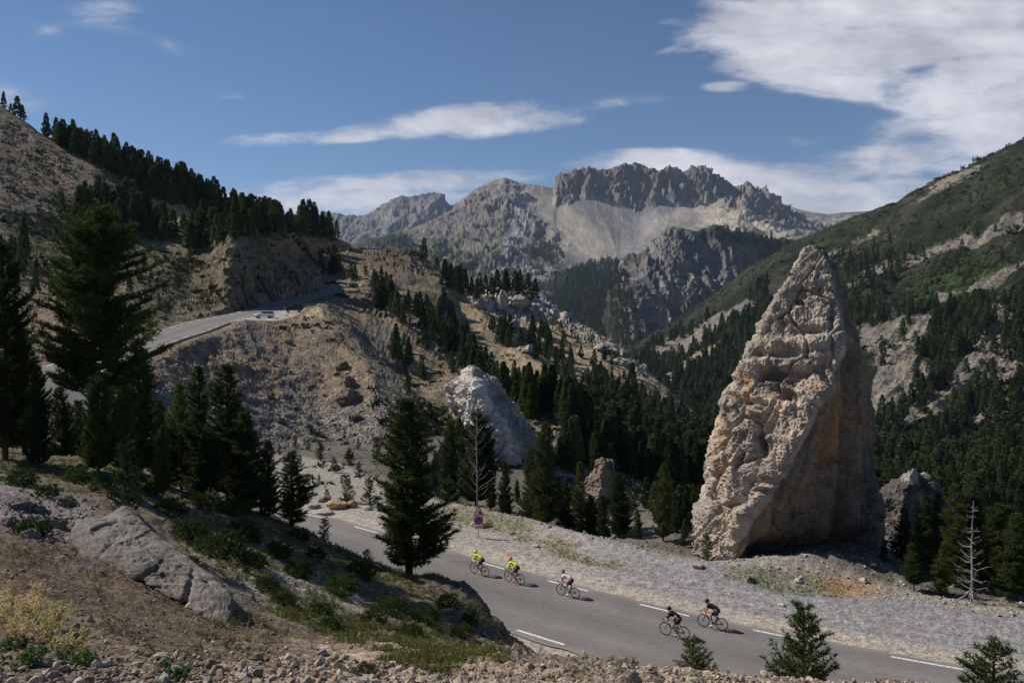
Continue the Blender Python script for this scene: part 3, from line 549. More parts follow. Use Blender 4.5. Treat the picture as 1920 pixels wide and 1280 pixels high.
    # base ground to the horizon
    r = np.array([60, 300, 1000, 4000, 9000, 16000.]); a = np.linspace(0, 2*PI, 73)[:-1]
    zb = np.array([-60, -160, -330, -420, -420, -420.])
    V = np.stack([r[:, None]*np.cos(a), r[:, None]*np.sin(a)+0*r[:, None], zb[:, None]+0*a[None]], -1); V = V.reshape(-1, 3)
    o = mesh_np('ground', V, gridF(6, 72, True), terrain_mat('base_ground', 60, 5, .3, .1), {'albedo': np.broadcast_to(A([.06, .075, .035]), V.shape)}); tag(o, kind='structure')
# ------------------------------------------------------------------ road surface
def asphalt():
    m, nt, b = newmat('asphalt'); L = nt.links.new; b.inputs['Roughness'].default_value = .9; b.inputs['Specular IOR Level'].default_value = .15
    tc = nd(nt, 'ShaderNodeTexCoord'); n1 = nd(nt, 'ShaderNodeTexNoise', Scale=.22, Detail=5.); n2 = nd(nt, 'ShaderNodeTexNoise', Scale=14., Detail=3., Roughness=.8); n3 = nd(nt, 'ShaderNodeTexNoise', Scale=1.6, Detail=5., Roughness=.7)
    for n in (n1, n2, n3): L(tc.outputs['Object'], n.inputs['Vector'])
    at = nd(nt, 'ShaderNodeAttribute', attribute_name='albedo')
    k = mathn(nt, 'MULTIPLY', mathn(nt, 'MULTIPLY', mathn(nt, 'MULTIPLY_ADD', n1.outputs[0], .45, .78), mathn(nt, 'MULTIPLY_ADD', n2.outputs[0], .9, .55)), mathn(nt, 'MULTIPLY_ADD', n3.outputs[0], .4, .8))
    vm = nd(nt, 'ShaderNodeVectorMath', operation='SCALE'); L(at.outputs['Color'], vm.inputs[0]); L(k, vm.inputs['Scale']); L(vm.outputs[0], b.inputs['Base Color'])
    # thin cracks and old repair bands
    nw = nd(nt, 'ShaderNodeTexNoise', Scale=1.2, Detail=4.); L(tc.outputs['Object'], nw.inputs['Vector']); va = nd(nt, 'ShaderNodeVectorMath', operation='MULTIPLY_ADD'); L(nw.outputs['Color'], va.inputs[0]); va.inputs[1].default_value = (1.6, 1.6, 1.6); L(tc.outputs['Object'], va.inputs[2])
    cv = nd(nt, 'ShaderNodeTexVoronoi', Scale=.28, feature='DISTANCE_TO_EDGE'); L(va.outputs[0], cv.inputs['Vector'])
    ck = mathn(nt, 'MULTIPLY_ADD', mathn(nt, 'LESS_THAN', cv.outputs['Distance'], mathn(nt, 'MULTIPLY', mathn(nt, 'SUBTRACT', n1.outputs[0], .42, clamp=True), .05)), -.14, 1.)
    pt = nd(nt, 'ShaderNodeTexVoronoi', Scale=.16); L(tc.outputs['Object'], pt.inputs['Vector']); ps = nd(nt, 'ShaderNodeSeparateColor'); L(pt.outputs['Color'], ps.inputs[0])
    k = mathn(nt, 'MULTIPLY', mathn(nt, 'MULTIPLY', k, ck), mathn(nt, 'MULTIPLY_ADD', ps.outputs[0], .12, .94)); L(k, vm.inputs['Scale'])
    bp = nd(nt, 'ShaderNodeBump', Strength=.6, Distance=.012); L(n2.outputs[0], bp.inputs['Height']); L(bp.outputs[0], b.inputs['Normal'])
    return m
def roads():
    m = asphalt()
    # near carriageway
    def ribbon(name, C, hw, dz=0.):
        C2 = spline(C, .5); us = np.linspace(-1, 1, 25); P = np.stack([offset(C2, u*hw) for u in us], 1)
        P[..., 2] += dz
        e = .18*pn(P, .9, 3); nrm = (P[:, -1]-P[:, 0])/np.linalg.norm(P[:, -1]-P[:, 0], axis=1)[:, None]
        for j, s in ((0, -1), (-1, 1)): P[:, j] += nrm*(s*e[:, j])[:, None]
        P[..., 2] += (.03*(1-us**2))[None]
        w = np.abs(us)[None]+.05*pn(P, .5, 5)
        Cc = mix(np.broadcast_to(A([.168, .158, .150]), P.shape), [.24, .215, .19], sm(w, .84, 1.0)*.8)
        tr = np.exp(-((np.abs(us)-.45)/.12)**2)[None]; Cc = Cc*(1+.16*tr[..., None]*np.ones(P.shape)); Cc = Cc*(1-.10*np.exp(-(us/.10)**2)[None, :, None])
        o = mesh_np(name, P, gridF(*P.shape[:2])[:, ::-1], m, {'albedo': Cc}); return tag(o, kind='structure')
    r = ribbon('road', ROAD, HWN)
    r2 = ribbon('upper_road', UP, 3.0, .15)
    pm = plain('road_paint', (.72, .72, .70), .8); nt = pm.node_tree; tcp = nd(nt, 'ShaderNodeTexCoord'); pn_ = nd(nt, 'ShaderNodeTexNoise', Scale=7., Detail=6., Roughness=.75); nt.links.new(tcp.outputs['Object'], pn_.inputs['Vector'])
    pr = nd(nt, 'ShaderNodeValToRGB'); pr.color_ramp.elements[0].position = .36; pr.color_ramp.elements[0].color = (.2, .19, .18, 1); pr.color_ramp.elements[1].position = .5; pr.color_ramp.elements[1].color = (.70, .69, .66, 1); nt.links.new(pn_.outputs[0], pr.inputs[0]); nt.links.new(pr.outputs[0], nt.nodes['Principled BSDF'].inputs['Base Color'])
    C2 = spline(ROAD, .25); 
    def dashes(off, start, w=.15, smin=0, smax=1e9, parent=r):
        O = offset(C2, off); s = np.r_[0, np.cumsum(np.hypot(*(O[1:, :2]-O[:-1, :2]).T))]
        s0 = s[((O[:, 0]-start[0])**2+(O[:, 1]-start[1])**2).argmin()]
        k = int(s0//6.5)+1; a = s0-k*6.5
        while a+3 < s[-1]:
            if a > 0 and smin < a < smax:
                t = np.linspace(a, a+3, 8); Q = np.stack([np.interp(t, s, O[:, i]) for i in range(3)], -1); q = np.gradient(Q[:, :2], axis=0); q /= np.linalg.norm(q, axis=1)[:, None]
                n = np.stack([q[:, 1], -q[:, 0], 0*q[:, 0]], -1)*w/2; V = np.stack([Q-n, Q+n], 1); V[..., 2] += .03*(1-(off/HWN)**2)+.007
                mesh_np('edge_dash', V, gridF(8, 2)[:, ::-1], pm, smooth=False, parent=parent)
            a += 6.5
    # travel runs right -> left, so a dash ends where the photo's dash begins
    d = A([-5.15, 3.96])/6.5
    dashes(3.65, A([-2.7, 53.1])-3*d, .16); dashes(-3.65, A([.39, 41.2])-3*d, .17)
    return r
# =================================================================== TREES
def foliage_mat(name, c, hv=.25, tr=.3, attr=False):
    m, nt, b = newmat(name); L = nt.links.new; b.inputs['Roughness'].default_value = .8; b.inputs['Specular IOR Level'].default_value = .12
    oi = nd(nt, 'ShaderNodeObjectInfo'); tc = nd(nt, 'ShaderNodeTexCoord'); n = nd(nt, 'ShaderNodeTexNoise', Scale=1.3 if not attr else .08, Detail=3.); L(tc.outputs['Object'], n.inputs['Vector'])
    rnd = oi.outputs['Random']
    if attr: a = nd(nt, 'ShaderNodeAttribute', attribute_name='tint'); rnd = a.outputs['Fac']
    h = nd(nt, 'ShaderNodeHueSaturation'); h.inputs['Color'].default_value = (*c, 1)
    L(mathn(nt, 'MULTIPLY_ADD', rnd, -.035, .515), h.inputs['Hue'])
    L(mathn(nt, 'ADD', mathn(nt, 'MULTIPLY_ADD', rnd, 2*hv, .75-hv), mathn(nt, 'MULTIPLY', n.outputs[0], .7)), h.inputs['Value'])
    L(h.outputs[0], b.inputs['Base Color'])
    t = nd(nt, 'ShaderNodeBsdfTranslucent'); L(h.outputs[0], t.inputs[0]); mx = nd(nt, 'ShaderNodeMixShader'); mx.inputs[0].default_value = tr
    L(b.outputs[0], mx.inputs[1]); L(t.outputs[0], mx.inputs[2]); L(mx.outputs[0], nt.nodes['Material Output'].inputs[0])
    return m
M_NEEDLE = foliage_mat('pine_needles', (.056, .078, .024), .4); M_LIGHT = foliage_mat('bright_needles', (.085, .13, .03)); M_OLIVE = foliage_mat('olive_needles', (.085, .10, .025))
M_FAR = foliage_mat('distant_needles', (.055, .080, .030), .6, .25); M_FARM = foliage_mat('forest_needles', (.054, .080, .031), .6, .25, True)
M_BARK = plain('bark', (.07, .058, .05), .95, spec=.1, noise=.5, s=8.); M_DEAD = plain('dead_wood', (.26, .235, .215), .9, spec=.1, noise=.4, s=9.)
M_SHRUB = foliage_mat('shrub_leaves', (.045, .075, .018), .3); M_GRASS = foliage_mat('grass_blades', (.115, .125, .04), .4, .2); M_STRAW = foliage_mat('straw', (.62, .52, .27), .2, .3)
def blades(rng, Cn, Dn, L, w, k, spread=.9):
    n = len(Cn); Cn = np.repeat(Cn, k, 0); Dn = np.repeat(Dn, k, 0); L = np.repeat(np.broadcast_to(L, n), k)*rng.uniform(.6, 1.25, n*k); w = np.repeat(np.broadcast_to(w, n), k)
    d = Dn+rng.normal(size=Dn.shape)*spread; d /= np.linalg.norm(d, axis=1)[:, None]
    s = np.cross(d, rng.normal(size=d.shape)); s /= np.linalg.norm(s, axis=1)[:, None]+1e-9
    V = np.stack([Cn-s*w[:, None]/2, Cn+s*w[:, None]/2, Cn+d*L[:, None]], 1)
    return V.reshape(-1, 3)
def trifaces(n): return np.arange(n).reshape(-1, 3)
def stick(pts, rs, n=5):
    mb = MB(); mb.tube(pts, rs, n); return mb
def pine(name, seed, H=8., R=1.7, nb=110, tuft=.19, kb=9, bare=.06, pw=.62, mat=None, up=.55, flat=0., dens=1., lean=0.):
    """tapered trunk with limbs + crown of needle tufts carried by those limbs"""
    rng = np.random.RandomState(seed); wood = MB(); cen = []; dr = []
    lean = lean or (rng.uniform(-.5, .5) if H > 3 else rng.uniform(-.12, .12))
    tx = lambda z: A([lean*(z/H)**2+.05*math.sin(z*1.3+seed), .05*math.cos(z*1.1+seed), z])
    zs = np.linspace(0, H*.98, 12); wood.tube([tx(z)-(A([0, 0, .6]) if z == 0 else 0) for z in zs], [max(.02, H*.017*(1-z/H)**.8+.01) for z in zs], 8)
    lob = rng.uniform(.55, 1.25, 9); vb = rng.uniform(.88, 1.08, 12)
    nb = int(nb*1.4) if H > 3 else nb
    for i in range(nb):
        t = bare+(1-bare)*((i+rng.rand())/nb)**1.05; z = t*H; az = i*2.4+rng.normal()*.5
        prof = (1-t)**pw*(1-.35*max(0, 1-(t-bare)/.12)); L = R*prof*lob[int(az*9/(2*PI)+t*5) % 9]*vb[int(t*11.9)]*rng.uniform(.5, 1.35)+.12
        if L < .1: continue
        e = A([math.cos(az), math.sin(az), 0]); sd = A([-e[1], e[0], 0]); b0 = tx(z)
        s = np.linspace(0, 1, 5); pts = [b0+e*L*q+A([0, 0, 1])*L*(up*q*q-.12*q+.1*t*q) for q in s]
        wood.tube(pts, [max(.006, .020*L*(1-q)+.006) for q in s], 4, cap=False)
        nt_ = max(4, int(L/tuft*2.6*dens))
        for j in range(nt_):
            q = .22+.78*(j+rng.rand())/nt_; base = b0+e*L*q+A([0, 0, 1])*L*(up*q*q-.12*q+.1*t*q)
            side = rng.choice([-1, 1]); tl = min(.62, .5*L*(1.15-q)+.08)*rng.uniform(.4, 1.15)
            d = e*.6+sd*side*rng.uniform(.3, 1.1)+A([0, 0, rng.uniform(.1, .7)]); d /= np.linalg.norm(d)
            m = max(1, int(tl/tuft*1.6))
            for r in range(m+1):
                cen.append(base+d*tl*(r/max(m, 1))); dr.append(d*.7+A([0, 0, .55]))
    for q in range(6): cen.append(tx(H*(.95+.01*q))); dr.append(A([0, 0, 1]))
    cen = A(cen); dr = A(dr); V = blades(rng, cen, dr, tuft*1.15, tuft*.20, kb, .75); print(name, len(cen), len(V))
    root = empty(name, (0, 0, 0)); mesh_np('crown', V, trifaces(len(V)), mat or M_NEEDLE, smooth=False, parent=root)
    wood.build('trunk', M_BARK, root, smooth=True); return root
def small_tree_mesh(seed, n, blade, w):
    """unit-height conifer for the middle distance"""
    rng = np.random.RandomState(seed); z = rng.rand(n)**.8*.93+.05; az = rng.rand(n)*2*PI
    lob = 1+.25*np.sin(az*3+seed)+.2*np.sin(z*26+seed*2)
    r = .21*(1-z)**.72*lob*np.sqrt(rng.uniform(.25, 1, n))+.01
    C = np.stack([r*np.cos(az), r*np.sin(az), z], -1); D = np.stack([np.cos(az), np.sin(az), np.full(n, .25)], -1)
    V = blades(rng, C, D, blade*(1.15-z*.6), w*(1.15-z*.5), 2, .7)
    t = []
    for a in range(3):
        p = A([math.cos(a*2.09), math.sin(a*2.09), 0])*.014; q = A([math.cos((a+1)*2.09), math.sin((a+1)*2.09), 0])*.014
        t += [p-A([0, 0, .06]), q-A([0, 0, .06]), A([0, 0, .95])]
    V = np.concatenate([V, [[-.004, 0, .85], [.004, 0, .85], [0, 0, 1.02]]])
    return V, A(t)
def stretch(V, W_, H):
    return V*A([W_, W_, H])
def shrub(name, seed, R=.8, H=.6, n=300, tuft=.16, mat=None, k=8):
    rng = np.random.RandomState(seed); d = rng.normal(size=(n, 3)); d[:, 2] = np.abs(d[:, 2]); d /= np.linalg.norm(d, axis=1)[:, None]
    lob = 1+.3*pn(d*1.7+seed, 1.); c = d*lob[:, None]*(rng.uniform(.3, 1, n)**.5)[:, None]*A([R, R, H]); V = blades(rng, c, d+A([0, 0, .5]), tuft, tuft*.22, k, .8)
    root = empty(name, (0, 0, 0)); mesh_np('foliage', V, trifaces(len(V)), mat or M_SHRUB, smooth=False, parent=root)
    w = MB()
    for i in range(9):
        e = d[i]*A([R, R, H])*.8; w.tube([(0, 0, -.1), tuple(e*.5), tuple(e)], [.022, .015, .006], 4)
    w.build('stem', M_BARK, root); return root
def dead_tree(name, seed, H, R, nb=46, roots=True, tr=1.):
    rng = np.random.RandomState(seed); w = MB(); b = MB()
    w.tube([(0.03*math.sin(i*.9), .02*math.cos(i), H*i/9-(.4 if i == 0 else 0)) for i in range(10)], [max(.012, .085*tr*(1-i/9.5)*H/6) for i in range(10)], 8)
    for i in range(nb):
        t = .14+.82*rng.rand(); az = rng.rand()*2*PI; L = R*(1-t)**.6*rng.uniform(.4, 1.1); e = A([math.cos(az), math.sin(az), 0])
        pts = [A([0, 0, t*H])+e*L*q+A([0, 0, 1])*L*(-.2*q+.45*q*q+.05*rng.normal()+(.5*q if not roots else 0)) for q in (0, .33, .66, 1)]
        b.tube(pts, [.024, .018, .012, .006], 4)
        for r in range(4):
            p = pts[1]+(pts[3]-pts[1])*rng.rand(); d = e*.5+rng.normal(size=3)*.5; b.tube([p, p+d*L*.22], [.008, .004], 3)
    if roots:
        for i in range(6):
            az = i*1.05+.3; e = A([math.cos(az), math.sin(az), 0]); Lr = rng.uniform(.5, 1.0) if i != 3 else 1.9
            w.tube([A([0, 0, .75])+e*.04, A([0, 0, .35])+e*Lr*.4, A([0, 0, .02])+e*Lr], [.05, .035, .015], 5)
    root = empty(name, (0, 0, 0)); w.build('trunk', M_DEAD, root, True); b.build('branches', M_DEAD, root); return root
def put(o, loc, s=1., rz=0., name=None, sz=None, **kw):
    o.location = tuple(loc); o.scale = (s, s, sz or s); o.rotation_euler = (0, 0, rz); tag(o, **kw); return o
def stand(names, px, D, drop=.1):
    x = (px-960)/FOC*D; z = groundz(names, x, D); return A([x, D, z-drop])
def top_h(P, top):            # height so that the tree's tip reaches photo row `top`
    return float(W(0, top, P[1])[2]-P[2])
def near_trees():
    rng = random.Random(5); used = set()
    PR = {}
    PR['a'] = pine('pine_tree', 1, 8, 1.55, 125, .20, 9); PR['b'] = pine('pine_tree', 2, 8, 1.9, 110, .21, 9, pw=.6)
    PR['c'] = pine('pine_tree', 3, 8, 1.25, 95, .20, 9, bare=.1); PR['d'] = pine('pine_tree', 4, 8, 2.0, 120, .21, 9, pw=.55, bare=.16, up=.5)
    PR['l'] = pine('pine_tree', 5, 8, 1.6, 95, .22, 8, mat=M_LIGHT, pw=.65, up=.6); PR['o'] = pine('pine_tree', 6, 8, 1.7, 90, .21, 8, mat=M_OLIVE, pw=.7)
    PR['s'] = pine('pine_tree', 8, 2., .60, 52, .105, 9, bare=.02, pw=.7, mat=foliage_mat('young_needles', (.055, .085, .022)), up=.8, dens=.62)
    PR['t'] = pine('pine_tree', 9, 2., .50, 36, .12, 9, bare=.04, pw=.75, up=.7, dens=.6)
    PR['g'] = pine('pine_tree', 12, 12, 3.1, 150, .24, 9, bare=.30, pw=.42, up=.35, dens=.8)
    HT = dict(a=8, b=8, c=8, d=8, l=8, o=8, s=2, t=2, g=12)
    def T(kind, px, D, top, label, names=('near', 'floor'), wd=1., group=None, drop=.1, rz=None):
        P = stand(names, px, D, drop); h = max(.3, top_h(P, top)); s = h/HT[kind]/1.0
        o = PR[kind] if kind not in used else copy_tree(PR[kind]); used.add(kind)
        o.location = P; o.scale = (s*wd, s*wd, s); o.rotation_euler = (0, 0, rng.uniform(0, 6.28) if rz is None else rz); tag(o, label, 'pine tree', group); return o
    # on the near slope
    T('g', 172, 34, 392, 'huge dark old pine with a thick trunk, tallest tree on the left', wd=.95)
    T('b', 8, 34, 462, 'dark dense pine cut off by the left edge of the picture', wd=.75)
    T('a', 258, 37, 640, 'dark jagged pine right behind the huge old pine, in front of the far road', wd=1.15)
    T('d', 180, 30, 700, 'dark bushy pine growing below the trunk of the huge old pine', wd=.8)
    T('b', 70, 33, 690, 'broad dark pine between the left edge pine and the huge old pine', wd=.7)
    T('b', 112, 50, 728, 'dark pine in the gap left of the huge old pine trunk', wd=.9); T('a', 148, 56, 752, 'dark pine below the bend, behind the huge old pine trunk', wd=1.3); T('d', 215, 52, 742, 'dark bushy pine right behind the huge old pine trunk', wd=.9)
    T('a', 42, 41, 612, 'tall dark pine just right of the left edge pine', wd=1.2); T('b', 296, 44, 752, 'dark pine behind and left of the bright yellow-green one', wd=.85); T('d', 228, 32, 728, 'bushy pine right of the huge old pine trunk', wd=.85); T('c', 312, 38.5, 800, 'small dark pine at the foot of the bright yellow-green one', wd=1.5); T('b', 448, 41, 765, 'dark pine behind the right flank of the left group', wd=.8)
    T('l', 338, 40, 722, 'bright yellow-green young pine, lightest tree of the left group', wd=.85)
    T('c', 372, 39, 690, 'slim mid green pine beside the bright yellow-green one', wd=.95)
    T('c', 425, 38, 688, 'dark spire-topped pine in the middle of the left group', wd=1.3)
    T('a', 462, 37, 775, 'dark pine with a full crown on the right flank of the left group', wd=1.4)
    T('d', 380, 35, 815, 'low wide pine in front of the slim mid green pine', wd=1.25)
    T('b', 500, 38, 830, 'stocky dark pine between the left group and the road', wd=.9)
    T('c', 545, 38.5, 848, 'dark pine with upswept branch ends standing at the road edge', wd=1.7)
    T('t', 606, 39, 973, 'tiny pine on the bank edge against the grey road', wd=1.2)
    T('a', 764, 36.5, 752, 'large dark pine alone in front of the road, left of the cyclists', wd=1.28, rz=1.)
    T('s', 684, 31, 1033, 'small leaning pine with a bleached dead branch below the large lone pine', wd=.8)
    T('t', 232, 24, 838, 'spindly half-bare little pine behind the big grey slab', wd=.8)
    T('s', 455, 24, 1082, 'small dark pine shrub at the right end of the big grey slab', wd=1.1)
    T('t', 928, 35.5, 1158, 'little pine sprig on the rocky cut bank at the road edge', wd=1.)
    T('s', 1300, 22.5, 1200, 'small round pine at the bottom edge below the rider on the green bike', wd=1.15)
    T('s', 1511, 22.3, 1142, 'young bushy pine in front of the road at bottom right', wd=1.0, rz=2.)
    T('s', 1880, 21.5, 1207, 'young pine at the bottom right corner of the picture', wd=1.25, rz=4.)
    T('s', 470, 22, 1165, 'knee-high pine seedling on the brown gravel slope', wd=.8); T('d', 300, 31, 800, 'dark pine low behind the little half-bare pine', wd=.6)
    # behind the verge
    F = ('floor',)
    for a in [('d', 893, 73, 778, 'broad flat-topped pine behind the road sign', .95), ('b', 843, 76, 792, 'olive-tinged pine just right of the large lone pine', .8), ('c', 815, 82, 845, 'slim pine mostly hidden behind the large lone pine', .9),
              ('a', 948, 70, 866, 'dark narrow pine between the sign pine and the big feathery pine', .8), ('b', 1022, 65.5, 795, 'big feathery pine, tallest right of the road sign', .82), ('c', 995, 68, 838, 'slim pine on the left flank of the big feathery pine', 1.1),
              ('c', 1062, 68, 905, 'short dark pine right of the big feathery pine', 1.3), ('a', 1108, 64, 930, 'lower dark pine before the tall pines in the middle of the row', 1.3), ('a', 1160, 62, 888, 'tall dark pine in the middle of the verge row', 1.15),
              ('c', 1196, 60, 955, 'slender pine leaning on the tall middle pine', 1.2), ('b', 1246, 58, 872, 'tall full pine at the right end of the verge row', .72), ('c', 1283, 56, 985, 'short slim pine by the foot of the rock tower', 1.3),
              ('t', 1331, 52.5, 1003, 'bushy young pine against the foot of the rock tower', 1.1), ('a', 920, 78, 872, 'dark pine back behind the sign, right of the broad one', .8), ('c', 1088, 85, 868, 'distant slim pine above the verge row gap', .8),
              ('b', 970, 82, 900, 'bushy pine deep in the gap behind the verge row', .8), ('a', 1130, 78, 930, 'pine standing back on the grey flat behind the verge row', .9), ('t', 1040, 63, 985, 'low young pine under the big feathery pine', 1.3), ('t', 1140, 60, 1010, 'low young pine under the tall middle pine', 1.3), ('t', 1215, 57.5, 1020, 'low young pine left of the tall full pine', 1.4)]:
        T(a[0], a[1], a[2], a[3], a[4], F, a[5])
    for a in [('c', 1662, 50, 1010, 'slim dark pine hugging the right side of the rock tower', 1.2), ('a', 1700, 51, 955, 'dark pine first right of the rock tower', 1.2), ('b', 1738, 49, 930, 'full dark pine between the rock tower and the yellowish pine', .85), ('o', 1800, 47.5, 912, 'yellowish-green pine behind the bare dead tree', 1.0),
              ('d', 1868, 47, 945, 'wide dark pine right of the bare dead tree', .95), ('a', 1908, 45.5, 965, 'dark pine at the right edge of the picture', 1.2), ('c', 1765, 51, 925, 'thin pine top just left of the yellowish pine', 1.0), ('d', 1720, 47, 1020, 'low bushy pine in front of the first pines right of the tower', .9), ('o', 1770, 46.3, 1030, 'low yellowish pine left of the bare dead tree', 1.1), ('a', 1835, 52, 935, 'dark pine hidden behind the bare dead tree', 1.1)]:
        T(a[0], a[1], a[2], a[3], a[4], F, a[5])
    P = stand(F, 1829, 44.8); d1 = dead_tree('dead_tree', 3, top_h(P, 938), 1.35); put(d1, P, label='bare grey dead tree with exposed roots on the verge at right', cat='dead tree')
    P = stand(F, 894, 70); d2 = dead_tree('dead_tree', 8, top_h(P, 745), 2.3, 60, False, .5); put(d2, P, label='thin leafless tree rising behind the road sign', cat='dead tree')
    # saplings on the gravel flat
    sap = [(538, 822, 20), (556, 838, 24), (578, 842, 20), (602, 862, 35), (629, 883, 28), (655, 866, 28), (673, 841, 20), (672, 888, 24), (565, 873, 22), (559, 893, 22), (655, 940, 46), (697, 948, 52), (615, 938, 24), (707, 860, 40), (525, 850, 20), (600, 905, 18), (640, 905, 16), (1100, 905, 34), (1145, 925, 30), (730, 850, 24), (480, 835, 26), (505, 812, 18)]
    ws = ['by the foot of the scree, leftmost upper one', 'beside the round bush', 'low, just under the round bush', 'tallest on the middle of the flat', 'in the middle of the flat, right of the tallest', 'upright, upper right of the flat', 'short, near the large lone pine top', 'wide, left of the large lone pine', 'small, left side of the flat', 'small, low on the left of the flat',
          'among the ochre roadside rocks', 'tall and narrow, right of the roadside rocks', 'little, left end of the roadside rocks', 'tall, half behind the large lone pine', 'beside dark pines at the left of the flat', 'tiny, in the lower middle of the flat', 'tiny, above the roadside rocks', 'on the grey flat beyond the verge row', 'on the grey flat near the rock tower', 'against the dark scree tongue', 'above the dark pine with upswept ends', 'highest, below the scree slope']
    for (x, y, h), w in zip(sap, ws):
        P = lookup('floor', x, y); o = copy_tree(PR['t']); s = h/FOC*P[1]/2; o.location = P-A([0, 0, .03]); o.scale = (s*1.1, s*1.1, s); o.rotation_euler = (0, 0, rng.uniform(0, 6))
        tag(o, 'pine sapling '+w, 'sapling', 'saplings on the gravel flat')
    # shrubs
    sh = shrub('shrub', 3, .8, .75, 330); used_s = [0]
    def S(px, py, r, label, sheet_='near', hz=1.):
        P = lookup(sheet_, px, py); o = sh if not used_s[0] else copy_tree(sh); used_s[0] = 1; s = r/FOC*P[1]/.9; o.location = P-A([0, 0, .05*s]); o.scale = (s, s, s*hz); o.rotation_euler = (0, 0, rng.uniform(0, 6)); tag(o, label, 'shrub', 'green shrubs on the slopes')
    for a in [(360, 1010, 48, 'dark dwarf pine shrub just above the middle of the grey slab'), (415, 1040, 55, 'largest dark shrub right of the grey slab'), (455, 1010, 44, 'dark shrub below the left pine group'), (320, 960, 36, 'dark shrub behind the top end of the grey slab'), (475, 1060, 34, 'round shrub at the right of the dark shrub mass'),
              (390, 950, 40, 'shrub under the dark pines, above the shrub mass'), (560, 1075, 36, 'green shrub in the middle of the green slope'), (640, 1110, 40, 'green shrub left of the small leaning pine'), (735, 1150, 42, 'green shrub right of the small leaning pine'), (700, 1165, 30, 'low green shrub below the small leaning pine'), (800, 1160, 34, 'green shrub near the cut bank'),
              (530, 1130, 26, 'low shrub on the pale rubble patch'), (870, 1190, 26, 'shrub on top of the cut bank'), (600, 1150, 30, 'shrub low on the green slope'), (250, 905, 30, 'shrub behind the spindly half-bare pine'), (140, 900, 30, 'shrub on the green ledge at left'), (40, 905, 34, 'shrub on the green ledge near the left edge'), (60, 1000, 40, 'dark green mat shrub below the rubble at left'),
              (690, 1260, 24, 'small green plant clump on the pebbly foreground'), (1040, 1268, 16, 'small plant on the sandy lip at bottom centre')]: S(*a)
    for a in [(520, 1040, 34, 'dark shrub on the green slope, right of the shrub mass'), (590, 1045, 26, 'low shrub close under the bank edge pines'), (350, 1065, 26, 'small dark shrub touching the top edge of the grey slab'), (500, 1100, 30, 'shrub right of the lower end of the grey slab'), (620, 1180, 28, 'dark green shrub at the foot of the green slope'), (560, 1010, 26, 'shrub at the base of the pine with upswept ends'), (670, 1070, 24, 'shrub above the small leaning pine'), (840, 1130, 26, 'shrub on the brink of the cut bank'), (770, 1190, 30, 'shrub low in front of the cut bank'),
              (440, 960, 34, 'dark shrub in the shade of the left pine group'), (290, 925, 28, 'shrub between the big pines and the slab'), (190, 915, 26, 'shrub behind the rubble on the green ledge'), (90, 930, 26, 'shrub just above the rubble at left'), (880, 1165, 20, 'little shrub clinging to the rocky cut bank'), (720, 1215, 20, 'low shrub on the sandy strip')]: S(*a)
    S(597, 820, 16, 'round green bush on the gravel flat', 'floor'); S(1410, 1088, 10, 'small dark bush on the grassy mound before the rock tower', 'floor')
    for a in [(640, 555, 14, 'light green bush at the edge of the far lookout'), (627, 530, 13, 'bright green bush by the far hairpin bend'), (740, 655, 22, 'dark green bush on the scree shoulder'), (555, 612, 9, 'low bush under the parked black car')]: S(*a[:4], 'mid', .7)
